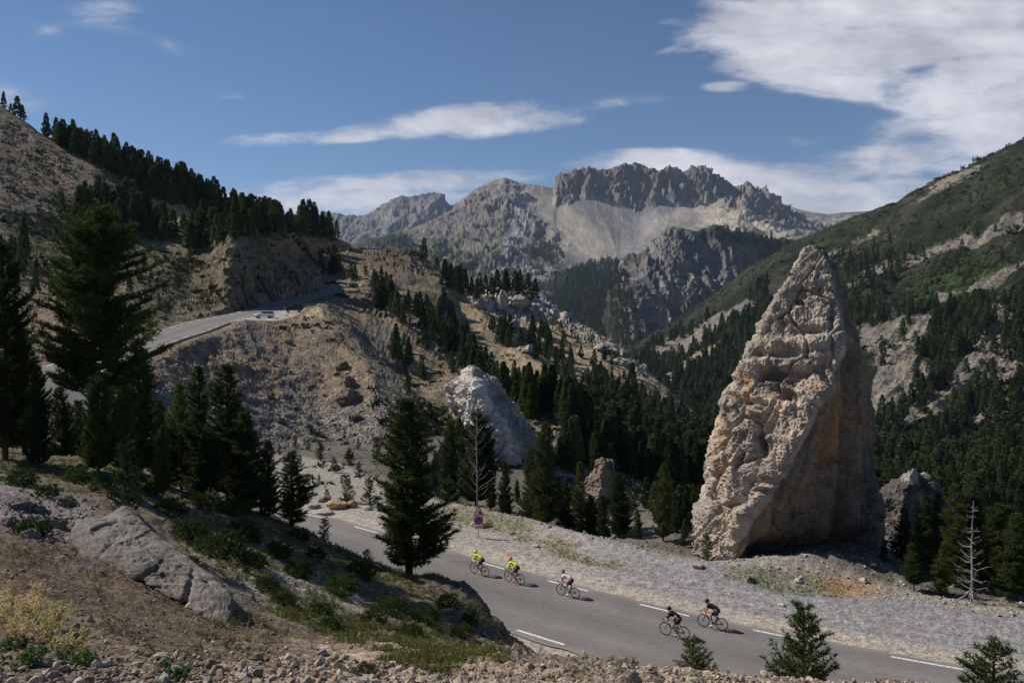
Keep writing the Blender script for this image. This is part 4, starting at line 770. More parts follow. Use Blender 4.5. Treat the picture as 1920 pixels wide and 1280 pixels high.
def far_trees(bare_right):
    rng = np.random.RandomState(12); L = []     # (P, height, region label, group)
    def sow(sheet_, poly, n, h, lab, mind=0, cond=None, hv=.42):
        P, X, Y = SHEETS[sheet_]; a = A(poly); lo, hi = a.min(0), a.max(0)
        pts = rng.uniform(lo, hi, (n*4, 2)); pts = pts[inpoly(pts[:, 0], pts[:, 1], poly)][:n]
        key = np.round(X/3).astype(int)*4096+np.round(Y/3).astype(int); m = (X > lo[0]-4) & (X < hi[0]+4) & (Y > lo[1]-4) & (Y < hi[1]+4)
        idx = np.nonzero(m)[0]; order = idx[np.lexsort((P[idx, 1], key[idx]))]; ks, first = np.unique(key[order], return_index=True); best = order[first]
        table = dict(zip(ks.tolist(), best.tolist()))
        for x, y in pts:
            k = int(round(x/3))*4096+int(round(y/3)); i = table.get(k)
            if i is None: continue
            L.append((P[i].copy(), h*rng.uniform(1-hv, 1+hv), lab))
    # left skyline forest
    band = [(60, 236), (95, 262), (190, 312), (283, 372), (350, 388), (440, 430), (555, 440), (555, 425), (467, 402), (413, 380), (348, 346), (287, 322), (243, 306), (187, 286), (133, 268), (77, 250)]
    sow('left', band, 680, 7.4, 'sky')
    sow('left', [(0, 196), (14, 204), (52, 235), (40, 226), (12, 200)], 5, 8.5, 'skyl'); 
    for x, y, h in [(8, 198, 11), (36, 214, 14), (44, 220, 10), (22, 207, 6)]: L.append((lookup('left', x, y), h*.58, 'skyl'))
    sow('left', [(556, 436), (560, 442), (640, 447), (642, 440), (600, 434)], 26, 11, 'knob')
    sow('left', [(140, 400), (170, 370), (260, 400), (330, 430), (390, 440), (420, 450), (340, 470), (230, 440), (150, 420)], 55, 8.5, 'lslope')
    for x, y, h in [(45, 485, 84), (118, 405, 50), (160, 385, 50), (176, 392, 46), (30, 478, 36), (240, 395, 50), (257, 420, 45), (275, 425, 40)]:
        P = lookup('left', x, y); L.append((P, h/FOC*P[1], 'lslope'))
    sow('left', [(360, 425), (470, 420), (540, 440), (520, 455), (420, 462), (370, 455)], 42, 8, 'lledge')
    sow('left', [(0, 470), (120, 480), (140, 520), (60, 560), (0, 540)], 14, 4, 'lleft')
    sow('left', [(200, 480), (400, 480), (380, 540), (240, 560)], 12, 3.2, 'lbush')
    # mid ridge
    sow('mid', [(572, 512), (640, 518), (640, 500), (600, 492), (575, 496)], 24, 8, 'bend')
    sow('mid', [(690, 545), (740, 560), (760, 610), (700, 575)], 14, 6, 'gully'); sow('mid', [(650, 520), (700, 512), (760, 540), (800, 590), (760, 590), (700, 545)], 24, 5.5, 'gully')
    sow('mid', [(770, 570), (830, 560), (870, 610), (950, 700), (1040, 780), (1000, 790), (880, 700), (800, 640)], 130, 5.6, 'gully2')
    sow('mid', [(780, 476), (860, 536), (1000, 556), (1000, 552), (930, 540), (860, 520), (800, 484)], 60, 7.5, 'crest'); 
    for x, y in [(838, 540), (850, 545), (862, 548), (873, 550), (885, 553), (897, 554), (910, 553), (922, 552), (934, 551), (948, 548), (962, 548), (976, 552), (988, 556), (1000, 562), (868, 556), (893, 560)]: L.append((lookup('mid', x, y-3, 4), rng.uniform(8, 11.5), 'crest'))
    sow('mid', [(990, 600), (1060, 620), (1200, 720), (1260, 780), (1150, 800), (1060, 740), (990, 660)], 130, 4.8, 'flank')
    sow('mid', [(880, 590), (1000, 620), (1010, 680), (920, 650)], 20, 6.5, 'flank')
    sow('mid', [(1010, 740), (1180, 740), (1260, 770), (1390, 860), (1390, 925), (1200, 905), (1100, 860)], 520, 5.6, 'valley')
    sow('mid', [(1140, 800), (1400, 830), (1400, 935), (1230, 915)], 560, 6.4, 'valley')
    sow('mid', [(720, 640), (850, 650), (860, 700), (760, 720)], 26, 4.5, 'scrub'); sow('mid', [(745, 690), (780, 700), (790, 780), (760, 780)], 5, 2.2, 'scrub'); sow('mid', [(700, 760), (900, 880), (1000, 860), (880, 800)], 14, 4, 'scrub')
    sow('mid', [(1020, 850), (1180, 870), (1220, 905), (1060, 880)], 16, 5.5, 'valley')
    # right valley side
    R0 = len(L)
    sow('right', [(1180, 690), (1400, 700), (1400, 900), (1260, 740), (1200, 700)], 500, 13, 'rv')
    sow('right', [(1180, 672), (1260, 625), (1400, 560), (1440, 520), (1440, 620), (1380, 720), (1230, 710)], 620, 14, 'rv')
    sow('right', [(1590, 590), (1920, 560), (1920, 640), (1600, 610)], 420, 9, 'rv'); sow('right', [(1560, 480), (1740, 470), (1600, 610), (1560, 600)], 180, 10, 'rv')
    sow('right', [(1640, 600), (1960, 600), (1960, 900), (1640, 900)], 1100, 9, 'rv'); sow('right', [(1640, 850), (1960, 850), (1960, 910), (1640, 910)], 500, 8.5, 'rv'); sow('right', [(1640, 885), (1980, 880), (1980, 1010), (1640, 1010)], 600, 7.5, 'rv')
    sow('right', [(1380, 560), (1560, 450), (1920, 300), (1920, 560), (1600, 600)], 90, 7.5, 'rs')
    def sowf(sh, poly, n, h, lab, out):
        k = len(L); sow(sh, poly, n, h, lab)
        out += [(P, hh, lb, hh/P[1]*FOC) for P, hh, lb in L[k:]]
    out = []
    for i, (P, h, lab) in enumerate(L):
        if i >= R0:
            X, Y = proj(P); bb = np.clip(blob(X, Y, 1665, 680, 42, 70)+strip(X, Y, [(1880, 600), (1840, 670), (1790, 740), (1700, 820)], 24)+strip(X, Y, [(1730, 610), (1700, 670), (1660, 740), (1645, 790)], 24)+strip(X, Y, [(1660, 640), (1665, 740)], 26)+strip(X, Y, [(1900, 790), (1800, 830), (1760, 860)], 22)
              +strip(X, Y, [(1400, 575), (1350, 600), (1300, 640), (1230, 665)], 12)+strip(X, Y, [(1345, 655), (1290, 685), (1255, 715)], 11), 0, 1)
            if bb > .35 and rng.rand() < .94: continue
            if X > 1640 and rng.rand() < .25+.5*float(pn(P, .02, 9) > .12): continue
        elif rng.rand() < .0: continue
        out.append((P, h, lab, h/P[1]*FOC))
    sowf('floor', [(1175, 900), (1330, 915), (1305, 1010), (1260, 1000), (1190, 940)], 90, 2.2, 'valley', out)
    # dark steep forest in the middle of the view and woods on the main mountain
    n0 = len(out)
    for sh, poly, n, h in [('main', [(1040, 560), (1080, 500), (1140, 488), (1180, 495), (1160, 560), (1200, 620), (1190, 690), (1100, 640), (1030, 590)], 2200, 20), ('main', [(985, 470), (1010, 440), (1060, 480), (1040, 500)], 160, 18), ('spur', [(1340, 430), (1450, 450), (1440, 470), (1340, 445)], 120, 16), ('spur', [(1140, 530), (1172, 498), (1185, 560), (1205, 650), (1150, 650)], 260, 16), ('main', [(680, 470), (760, 440), (790, 470), (700, 485)], 160, 16), ('main', [(760, 480), (1000, 470), (1050, 560), (900, 560)], 320, 15)]:
        k = len(L); sow(sh, poly, n, h, 'far')
        out += [(P, hh, lb, hh/P[1]*FOC) for P, hh, lb in L[k:]]
    out.sort(key=lambda a: -a[3])
    LAB = dict(sky='dark conifer in the dense forest along the left skyline', skyl='small conifer standing alone near the top left skyline', knob='conifer in the small stand on the knoll above the upper road', lslope='scattered conifer on the grey-brown left hillside', lledge='conifer on the ledge above the shaded road cutting', lleft='conifer in the thicket at the far left behind the big pines',
               lbush='low bushy conifer on the brown slope above the far road', bend='dark conifer in the clump behind the far hairpin bend', gully='conifer on the shaded slope right of the lookout', gully2='conifer in the dark gully running down the ridge', crest='dark conifer in the row behind the white rocks on the ridge', flank='conifer scattered over the pale ridge flank', valley='conifer of the dark valley forest left of the rock tower', scrub='scrubby conifer on the slope above the white outcrop', rv='conifer on the valley side beyond the rock tower', rs='lone conifer high on the green valley side', far='tiny conifer of the far dark forest')
    protoV = [small_tree_mesh(s, 1100, .085, .045) for s in (1, 2, 3, 4, 5)]; meshes = []
    for V, t in protoV:
        VV = np.concatenate([V, t]); o = mesh_np('pine_tree', VV, trifaces(len(VV)), M_FAR, smooth=False); meshes.append(o.data); bpy.data.objects.remove(o)
    for i, (P, h, lab, s) in enumerate(out[:290]):
        o = bpy.data.objects.new('pine_tree', meshes[i % 5]); col.objects.link(o); o.location = P-A([0, 0, .2]); w = h*rng.uniform(.6, .9)*(1.1 if h < 8 else 1)*(1.5 if lab in ('lbush', 'scrub') else 1); o.scale = (w, w, h); o.rotation_euler = (rng.normal()*.02, rng.normal()*.02, rng.rand()*6.28)
        tag(o, LAB[lab], 'conifer', LAB[lab].replace('conifer', 'conifers'))
    Vs = []; Ts = []
    lo = [small_tree_mesh(s, n, b, w)[0] for s, n, b, w in ((11, 120, .18, .12), (12, 120, .18, .12), (13, 120, .18, .12))]; vlo = [small_tree_mesh(s, 26, .30, .2)[0] for s in (21, 22, 23)]; mid_ = [small_tree_mesh(s, 300, .13, .08)[0] for s in (31, 32, 33)]
    for i, (P, h, lab, s) in enumerate(out[290:]):
        V = (mid_ if s > 26 else lo if s > 13 else vlo)[i % 3]; a = rng.rand()*6.28; c, s_ = math.cos(a), math.sin(a); w = h*rng.uniform(.7, 1.0)
        Q = np.stack([(V[:, 0]*c-V[:, 1]*s_)*w, (V[:, 0]*s_+V[:, 1]*c)*w, V[:, 2]*h-.03*h], -1)+P; Vs.append(Q); Ts.append(np.full((len(V), 3), rng.rand(), np.float32))
    V = np.concatenate(Vs); o = mesh_np('forest', V, trifaces(len(V)), M_FARM, {'tint': np.concatenate(Ts)}, smooth=False)
    tag(o, 'dark conifer forest filling the valley and the far mountainsides', 'forest', kind='stuff')
    print('trees', len(out), 'forest verts', len(V))
# =================================================================== ROCKS
def closed_spline(pts, n):
    P = A(pts, ); m = len(P); t = np.linspace(0, m, n, endpoint=False); i = t.astype(int); f = (t-i)[:, None]
    p0, p1, p2, p3 = P[(i-1) % m], P[i % m], P[(i+1) % m], P[(i+2) % m]
    return .5*((2*p1)+(-p0+p2)*f+(2*p0-5*p1+4*p2-p3)*f*f+(-p0+3*p1-3*p2+p3)*f**3)
def rock_loft(name, rows, D, ef, thick, nth, nv, disp, colf, mat, rdrop=.3):
    """rows (py, xl, x_edge, xr) top->bottom of a standing rock whose front edge faces us; own depth from ef (front) and thick (back)"""
    nth = int(nth*LOD); nv = int(nv*LOD); R = A(rows, float); y = np.linspace(R[0, 0], R[-1, 0], nv); xl, xe, xr = [smooth1(np.interp(y, R[:, 0], R[:, k]), 2) for k in (1, 2, 3)]
    P = np.zeros((nv, nth, 3))
    for i in range(nv):
        l, e, r = [W(x, y[i], D)[0] for x in (xl[i], xe[i], xr[i])]; z = W(960, y[i], D)[2]; w = r-l
        f = ef(y[i]) if callable(ef) else ef
        pts = [(l, D), (l+(e-l)*.5, D-f*w*.62), (e, D-f*w), (e+(r-e)*.42, D-f*w*.42), (r, D+.05*w), (l+w*.8, D+thick*w*.8), (l+w*.45, D+thick*w), (l+w*.1, D+thick*w*.6)]
        pts = [(x_*d_/D, d_) for x_, d_ in pts]; q = closed_spline(pts, nth); P[i, :, 0] = q[:, 0]; P[i, :, 1] = q[:, 1]; P[i, :, 2] = z
    du = np.roll(P, -1, 1)-np.roll(P, 1, 1); dv = np.gradient(P, axis=0); N = np.cross(dv, du); N /= np.linalg.norm(N, axis=-1, keepdims=True)+1e-9
    c = P.mean(1, keepdims=True); s = np.sign(((P-c)*N).sum(-1).mean()); N = N*s
    PX, PY = proj(P); side = (np.arange(nth)/nth)[None]*np.ones((nv, 1))      # 0 left, .25 edge, .5 right
    h = disp(P, PX, PY, side, np.broadcast_to(y[:, None], PX.shape)); P2 = P+N*h[..., None]
    C = colf(P, PX, PY, side, h)
    V = np.concatenate([P2.reshape(-1, 3), [P2[0].mean(0)+A([0, 0, .1])]]); Cc = np.concatenate([C.reshape(-1, 3), [C[0].mean(0)]])
    F = gridF(nv, nth, True)
    o = mesh_np(name, V, F, mat, {'albedo': Cc})
    bm = bmesh.new(); bm.from_mesh(o.data); bm.verts.ensure_lookup_table(); top = bm.verts[len(V)-1]
    for j in range(nth): bm.faces.new((top, bm.verts[(j+1) % nth], bm.verts[j]))
    for f in bm.faces: f.smooth = True
    bmesh.ops.recalc_face_normals(bm, faces=bm.faces); bm.to_mesh(o.data); bm.free()
    return o
def big_rocks():
    m = terrain_mat('tower_rock', .8, .05, .34, .1)
    rows = [(459, 1516, 1530, 1546), (464, 1509, 1534, 1558), (480, 1503, 1545, 1566), (498, 1492, 1555, 1573), (520, 1481, 1560, 1580), (545, 1466, 1565, 1584), (570, 1450, 1569, 1590), (600, 1434, 1573, 1599), (630, 1420, 1577, 1606), (650, 1405, 1577, 1610), (665, 1398, 1577, 1615), (685, 1400, 1568, 1621), (710, 1386, 1560, 1627), (735, 1381, 1552, 1632), (752, 1366, 1540, 1635), (775, 1366, 1528, 1639), (800, 1352, 1516, 1643), (830, 1343, 1502, 1644), (860, 1338, 1490, 1649), (885, 1336, 1468, 1651), (910, 1334, 1455, 1656), (940, 1326, 1432, 1661), (970, 1318, 1410, 1664), (1000, 1310, 1392, 1663), (1020, 1304, 1376, 1660), (1045, 1298, 1358, 1655), (1075, 1290, 1345, 1646), (1110, 1285, 1340, 1640)]
    def disp(P, X, Y, s, y):
        Q = P+1.0*np.stack([pn(P, .35, 1), pn(P, .35, 2), pn(P, .35, 3)], -1)
        lit = 1-sm(X-np.interp(Y, [r[0] for r in rows], [r[2] for r in rows]), -6, 14)
        tp = sm(y, 455, 560); w6, w6_, c6 = worley(Q*A([1, 1, .7]), .17, 41)
        rr = fbm(Q, .22, 5, .58, 201, True); w1, w2, c = worley(Q*A([1, 1, .8]), .38, 7); w3, w4, c3 = worley(Q, 1.3, 9)
        C_ = worley(Q*A([1, 1, .5]), .42, 47); h = (.9*fbm(Q, .20, 4, .55, 205)+.4*rr-.45*np.exp(-((C_[1]-C_[0])/.07)**2)+.5*(c-.5)*sm(w2-w1, .0, .3)+.09*(.5-w3)*2*lit+.36*fbm(Q*A([1, 1, .42]), .85, 6, .70, 202, True)+.15*fbm(P, 4.5, 3, .65, 203, True))*(.38+.62*lit)*(.6+.4*tp)+.25*(fbm(P*A([.35, .35, 1.3]), .55, 4, .6, 207, True)-.2)*lit-.35*np.clip(fbm(P*A([1, 1, .3])+.6*Q, .5, 4, .6, 208, True)-.35, 0, 1)+.7*(c6-.5)*sm(w6_-w6, .0, .15)*(.25+.75*lit)
        h = h+.75*fbm(np.stack([P[..., 0], P[..., 1], P[..., 2]*.22], -1), .45, 4, .6, 204)*(1-lit)
        dark = (1-lit)
        h = h-.35*dark*sm(s, .27, .4)*(1-sm(s, .46, .52))*sm(y, 740, 900)      # hollow flank
        h = h-1.6*np.exp(-((y-1045)/38.)**2)*sm(X, 1395, 1440)*(s < .52)          # undercut foot
        X_ = X+16*pn(P, .45, 61); Y_ = Y+14*pn(P, .45, 62); h = h-.95*(blob(X_, Y_, 1440, 703, 26, 10, 0, .3)+blob(X_, Y_, 1487, 742, 26, 14, 25, .3)+.8*blob(X_, Y_, 1416, 752, 24, 8, 0, .3)+.8*blob(X_, Y_, 1425, 835, 8, 30, 0, .3)+.8*blob(X_, Y_, 1378, 950, 22, 8, 0, .3)+.8*blob(X_, Y_, 1448, 925, 22, 10, 0, .3)+.7*blob(X_, Y_, 1500, 560, 16, 8, 30, .3)+.7*blob(X_, Y_, 1395, 880, 6, 26, 0, .3))*lit+.6*(blob(X, Y, 1465, 680, 60, 12)+blob(X, Y, 1410, 985, 34, 26)+.8*blob(X, Y, 1520, 640, 40, 14))*lit-.4*blob(X, Y, 1480, 690, 55, 45)*lit+.5*blob(X, Y, 1420, 930, 60, 60)*lit-.6*blob(X, Y, 1430, 820, 30, 60)*lit+.5*blob(X, Y, 1440, 645, 30, 14)
        h = h-.9*np.exp(-((X-1597)/11.)**2)*dark*sm(y, 640, 700)*(s < .52)
        return h-h[:, :int(h.shape[1]*.55)].mean()-.25
    def colf(P, X, Y, s, h):
        g = fbm(P, .25, 5, .6, 211); g2 = fbm(P, 1.1, 4, .6, 212); vs = fbm(np.stack([P[..., 0], P[..., 1], P[..., 2]*.08], -1), .8, 5, .6, 213)
        C = mix(np.broadcast_to(A([.40, .33, .262]), P.shape), [.28, .252, .225], sm(g+.5*g2, -.15, .25))
        C = mix(C, [.38, .26, .16], sm(g2+g, .2, .55)*.35+.6*blob(X, Y, 1480, 760, 100, 90)*sm(g2, -.2, .3)+.5*blob(X, Y, 1440, 715, 60, 30)*sm(g2, -.3, .2)+.6*blob(X, Y, 1365, 850, 20, 60))
        C = mix(C, [.20, .185, .18], .8*blob(X, Y, 1465, 705, 34, 34)+.75*blob(X, Y, 1420, 850, 50, 60)*sm(g2, -.3, .2)+.5*sm(-g2-g, .25, .6))
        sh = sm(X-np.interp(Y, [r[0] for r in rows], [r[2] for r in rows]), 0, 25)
        C = mix(C, mix(np.broadcast_to(A([.22, .155, .105]), P.shape), [.09, .08, .075], sm(vs, -.1, .25)), sh*.9)  # shade of the right side painted into the albedo, plus dark stain streaks
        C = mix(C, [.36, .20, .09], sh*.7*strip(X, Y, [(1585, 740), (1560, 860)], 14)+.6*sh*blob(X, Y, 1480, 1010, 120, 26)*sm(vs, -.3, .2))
        return C
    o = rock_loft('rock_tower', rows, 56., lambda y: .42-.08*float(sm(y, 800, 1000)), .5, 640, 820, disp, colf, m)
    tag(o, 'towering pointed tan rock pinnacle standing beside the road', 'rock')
    # white outcrop
    rows = [(683, 874, 880, 887), (691, 863, 886, 902), (703, 860, 888, 908), (714, 852, 894, 926), (728, 846, 900, 932), (740, 850, 905, 944), (756, 843, 912, 946), (770, 852, 922, 962), (785, 854, 930, 964), (797, 864, 936, 986), (812, 868, 944, 988), (826, 886, 950, 1003), (838, 890, 952, 1004), (850, 898, 954, 1012), (875, 912, 960, 1020), (900, 920, 965, 1030), (930, 925, 970, 1035)]
    def dispw(P, X, Y, s, y):
        Q = P+1.5*np.stack([pn(P, .2, 1), pn(P, .2, 2), pn(P, .2, 3)], -1); tp = sm(y, 680, 730)
        w1, w2, c = worley(Q*A([1, 1, .6]), .22, 51); return (.9*(c-.5)-.5*np.exp(-((w2-w1)/.08)**2)+1.1*fbm(Q, .16, 5, .6, 221, True)+.9*fbm(P, .5, 5, .66, 222, True)+.2*fbm(P, 2.6, 3, .6, 223))*(.3+.7*tp)-.5
    def colw(P, X, Y, s, h):
        g = fbm(P, .3, 5, .6, 224); C = mix(np.broadcast_to(A([.56, .51, .46]), P.shape), [.38, .34, .30], sm(g, -.05, .3)); return mix(C, [.21, .19, .18], sm(s, .27, .33)*.7)  # right of the front edge greyed down: face's shade put into the colour
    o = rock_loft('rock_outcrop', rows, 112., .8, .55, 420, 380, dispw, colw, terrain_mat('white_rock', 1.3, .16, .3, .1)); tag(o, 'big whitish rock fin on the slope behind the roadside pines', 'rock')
    rows = [(856, 1124, 1130, 1136), (864, 1116, 1132, 1150), (880, 1108, 1132, 1156), (896, 1096, 1130, 1158), (915, 1080, 1126, 1162), (950, 1060, 1120, 1170)]
    def colb(P, X, Y, s, h): return mix(np.broadcast_to(A([.24, .185, .135]), P.shape), [.13, .11, .095], sm(fbm(P, .4, 4, .6, 225), -.1, .3))
    o = rock_loft('rock_outcrop', rows, 100., .5, .6, 260, 200, lambda *a: dispw(*a)*.55-.3, colb, terrain_mat('brown_rock', 1.2, .15, .35, .1)); tag(o, 'knobbly brown rock beyond the verge pines, left of the valley forest', 'rock')
    rows = [(880, 1702, 1712, 1724), (892, 1692, 1708, 1736), (905, 1672, 1705, 1750), (925, 1655, 1700, 1762), (960, 1645, 1700, 1775), (1010, 1640, 1700, 1790), (1060, 1640, 1700, 1800)]
    def colg(P, X, Y, s, h): return mix(np.broadcast_to(A([.10, .09, .082]), P.shape), [.38, .34, .30], np.clip(blob(X, Y, 1712, 892, 20, 14)+.35*sm(fbm(P, .4, 4, .6, 226), .25, .4), 0, 1))
    o = rock_loft('rock_outcrop', rows, 66., .4, .6, 260, 240, lambda *a: dispw(*a)*.6-.4, colg, terrain_mat('grey_rock', 1.2, .15, .35, .1)); tag(o, 'dark grey crag with a pale knob just right of the rock tower', 'rock')
def boulder_mesh(seed, sub, dims, rough=.22, flat=.3, c1=(.30, .25, .2), c2=(.22, .2, .18), name='boulder', mat=None, f=1., chips=1.):
    bm = bmesh.new(); bmesh.ops.create_icosphere(bm, subdivisions=sub, radius=1); V = A([v.co for v in bm.verts]); F = A([[v.index for v in g.verts] for g in bm.faces]); bm.free()
    rng = np.random.RandomState(seed)
    for k in range(9 if chips == 1 else 16):           # planar chips
        n = rng.normal(size=3); n /= np.linalg.norm(n); d = V@n; c = rng.uniform(.5, .85)*chips; V = V-np.outer(np.maximum(d-c, 0), n)*.85
    n = V/np.linalg.norm(V, axis=1)[:, None]
    V = V+n*(rough*fbm(V+seed, 1.1*f, 4, .55, seed, True)+rough*.35*fbm(V+seed, 4*f, 4, .6, seed+1, True))[:, None]-n*rough*.3
    V = V*A(dims)/2; g = fbm(V+seed, 1.5/max(dims)*2, 4, .6, 5)
    return V, F, mix(np.broadcast_to(A(c1), V.shape), A(c2), sm(g, -.2, .3))
def boulders():
    ms = terrain_mat('boulder_stone', .5, .05, .4, .15)
    def B(sheet_, px, py, w, h, lab, seed, c1=(.30, .25, .2), c2=(.22, .2, .18), name='boulder', rot=(0, 0, 0), sub=4, depth=.8, rough=.22, sink=.25, group=None, chips=1., f=1.):
        P = lookup(sheet_, px, py); k = P[1]/FOC; V, F, C = boulder_mesh(seed, sub, (w*k, w*k*depth, h*k), rough, c1=c1, c2=c2, chips=chips, f=f)
        o = mesh_np(name, V, F, ms, {'albedo': C}); o.location = P+A([0, 0, h*k*(.5-sink)]); o.rotation_euler = rot; tag(o, lab, 'boulder', group); return o
    for a in [(95, 985, 90, 46, 'brown-grey boulder in the rubble left of the slab', 12), (35, 950, 80, 40, 'low grey boulder at the left edge rubble', 13), (150, 1010, 46, 30, 'ochre stone wedged below the top end of the slab', 14), (120, 945, 60, 34, 'rounded grey boulder above the rubble', 15), (60, 1005, 50, 26, 'flat grey stone low in the rubble', 16), (15, 985, 44, 30, 'dark stone at the left edge of the rubble', 22), (75, 960, 36, 24, 'small stone in the middle of the rubble', 23)]:
        B('near', a[0], a[1], a[2]*.8, a[3]*.85, a[4], a[5], (.20, .175, .155), (.12, .105, .095), sub=5, rough=.42, chips=.75, f=1.6, sink=.38)
    for a in [(563, 938, 34, 16, 'grey rock at the left end of the roadside rocks', (.30, .28, .26)), (590, 950, 24, 14, 'pale rock second from left beside the road', (.42, .36, .3)), (603, 938, 18, 12, 'small pale rock above the roadside row', (.4, .35, .3)), (632, 950, 40, 20, 'large ochre rock by the roadside', (.42, .29, .16)), (662, 948, 22, 16, 'round orange-brown rock by the roadside', (.40, .25, .13)), (610, 962, 30, 12, 'flat tan rock nearest the road edge', (.42, .34, .25)),
              (690, 952, 22, 10, 'flat pale rock right of the orange-brown one', (.42, .38, .32)), (545, 952, 20, 10, 'small dull rock near the dark roadside pine', (.28, .25, .22)), (1498, 1088, 16, 9, 'pale stone on the grassy mound before the tower', (.5, .44, .36)), (1622, 1090, 18, 12, 'pale stone at the right end of the grassy mound', (.46, .42, .36)), (1465, 1133, 16, 7, 'whitish flat stone on the grey verge', (.5, .48, .45)), (905, 985, 40, 20, 'ochre earth rock right behind the road sign', (.44, .32, .2)),
              (1310, 1062, 24, 12, 'grey rock by the foot of the tower', (.4, .36, .32)), (1005, 1022, 14, 8, 'pale stone on the verge crest behind the first riders', (.5, .44, .36)), (960, 1000, 12, 7, 'small pale stone on the verge crest near the sign', (.48, .42, .35))]:
        B('floor', a[0], a[1], a[2], a[3], a[4], a[0], c1=a[5], c2=tuple(x*.8 for x in a[5]), rough=.16)
    for a in [(612, 662, 34, 34, 'dark craggy rock high on the scree cone', (.24, .2, .17)), (640, 690, 24, 22, 'rock just right of the high craggy rock on the scree', (.26, .21, .17)), (650, 752, 48, 40, 'largest brown crag in the middle of the scree', (.25, .2, .16)), (655, 722, 28, 26, 'crag touching the top of the largest scree crag', (.25, .2, .16)), (668, 785, 26, 20, 'small crag below the largest scree crag', (.22, .18, .15)), (543, 644, 18, 16, 'isolated boulder near the scree top left', (.3, .25, .2)),
              (514, 684, 11, 9, 'pale round boulder on the scree face', (.46, .42, .38)), (530, 612, 16, 9, 'dark rock just below the parking strip', (.2, .18, .16)), (527, 790, 18, 12, 'grey boulder at the scree foot', (.24, .22, .21)), (617, 604, 20, 8, 'low rock on the scree top lip', (.34, .28, .2)), (700, 742, 8, 5, 'tiny white stone in the dark scree tongue', (.6, .58, .55))]:
        B('mid', a[0], a[1], a[2], a[3], a[4], a[0]+3, c1=tuple(x*.75 for x in a[5]), c2=tuple(x*.45 for x in a[5]), rough=.55, sub=5, depth=1., sink=.38, chips=.8, f=1.5)
    for a in [(941, 577, 30, 46, 'tallest white pointed rock on the ridge crest', 31), (915, 580, 20, 30, 'white rounded rock left of the tallest white one', 32), (972, 574, 44, 28, 'wide white rock right of the tallest white one', 33), (1000, 580, 36, 22, 'white rock lump at the end of the crest row', 34), (895, 573, 14, 14, 'small white rock at the left end of the crest row', 35), (960, 610, 40, 24, 'white rock below the tallest white one', 36), (985, 655, 40, 20, 'white rock among pines on the ridge flank', 37), (1130, 655, 34, 16, 'pale rock on the descending ridge crest', 38), (1165, 680, 34, 18, 'pale rock lowest on the ridge crest', 39)]:
        B('mid', *a, c1=(.46, .42, .375), c2=(.32, .28, .24), rough=.5, depth=1.1, sub=5, f=1.6, chips=.72, sink=.35)
    for a in [(563, 481, 4, 4, 'white roadside stone at the left end of the upper road', 41), (589, 477, 4, 4, 'white roadside stone on the upper road, second from left', 42), (651, 471, 5, 5, 'white roadside stone near the upper road crest', 43)]:
        B('mid', *a, c1=(.75, .73, .7), c2=(.7, .68, .64), sub=2, sink=0)
    # the long grey slab: outline with its own thickness, lying on the slope
    Y0 = 19.5; out = [(138, 985), (150, 965), (180, 958), (200, 955), (222, 942), (238, 938), (262, 955), (280, 975), (296, 990), (322, 1010), (350, 1028), (372, 1045), (398, 1062), (418, 1078), (432, 1096), (431, 1120), (424, 1152), (410, 1160), (385, 1146), (360, 1125), (345, 1112), (310, 1100), (290, 1088), (262, 1072), (230, 1058), (195, 1045), (165, 1030), (145, 1008)]
    q = closed_spline(A(out, float), 220); c = q.mean(0)
    nr = 110; s = np.linspace(0, 1, nr); rings = []
    Wd = lambda p, D: W(p[:, 0], p[:, 1], D)
    for i, t in enumerate(s):     # front face, rolling over the rim to the back
        if t < .72: k = t/.72; p = c+(q-c)*k**.9; d = Y0-.05*(1-k**6)*4+.0*k
        else: k = (t-.72)/.28; p = c+(q-c)*(1-.03*k*k); d = Y0+2.0*k
        base = Wd(p, Y0+(c[1]-p[:, 1])*.022+(d-Y0)); base[:, 2] -= .22; rings.append(base)
    P = A(rings); du = np.roll(P, -1, 1)-np.roll(P, 1, 1); dv = np.gradient(P, axis=0); N = np.cross(du, dv); N /= np.linalg.norm(N, axis=-1, keepdims=True)+1e-9
    if (N[20:60, :, 1]).mean() > 0: N = -N
    w1, w2, c = worley(P+.3*np.stack([pn(P, .8, 1), pn(P, .8, 2), pn(P, .8, 3)], -1), .75, 53); h = .12*(c-.5)-.05*np.exp(-((w2-w1)/.03)**2)+.12*fbm(P, .55, 5, .55, 301)+.07*fbm(P, 2.2, 5, .65, 302)+.05*fbm(P, 7, 4, .65, 303, True); X, Y = proj(P)
    h = h-.16*np.exp(-((X-(352+.25*(1110-Y)))/5.)**2)*sm(Y, 1050, 1100); h = h*sm(s, 0, .05)[:, None]+(1-sm(s, 0, .05))[:, None]*h[0].mean()
    P = P+N*h[..., None]; g = fbm(P, .8, 5, .6, 304); C = mix(np.broadcast_to(A([.195, .172, .150]), P.shape), [.14, .122, .108], sm(g, -.15, .3)); C = mix(C, [.07, .062, .058], .7*sm(fbm(P, 5, 4, .65, 305), .05, .3)); C = mix(C, [.27, .245, .23], .6*sm(fbm(P, 7, 3, .65, 306), .12, .3))
    o = mesh_np('rock_slab', P, gridF(nr, 220, True), terrain_mat('slab_stone', .35, .03, .3, .1), {'albedo': C}); tag(o, 'long grey slab-like boulder lying tilted on the left slope', 'boulder')
    bm = bmesh.new(); bm.from_mesh(o.data); bmesh.ops.recalc_face_normals(bm, faces=bm.faces); bm.to_mesh(o.data); bm.free()
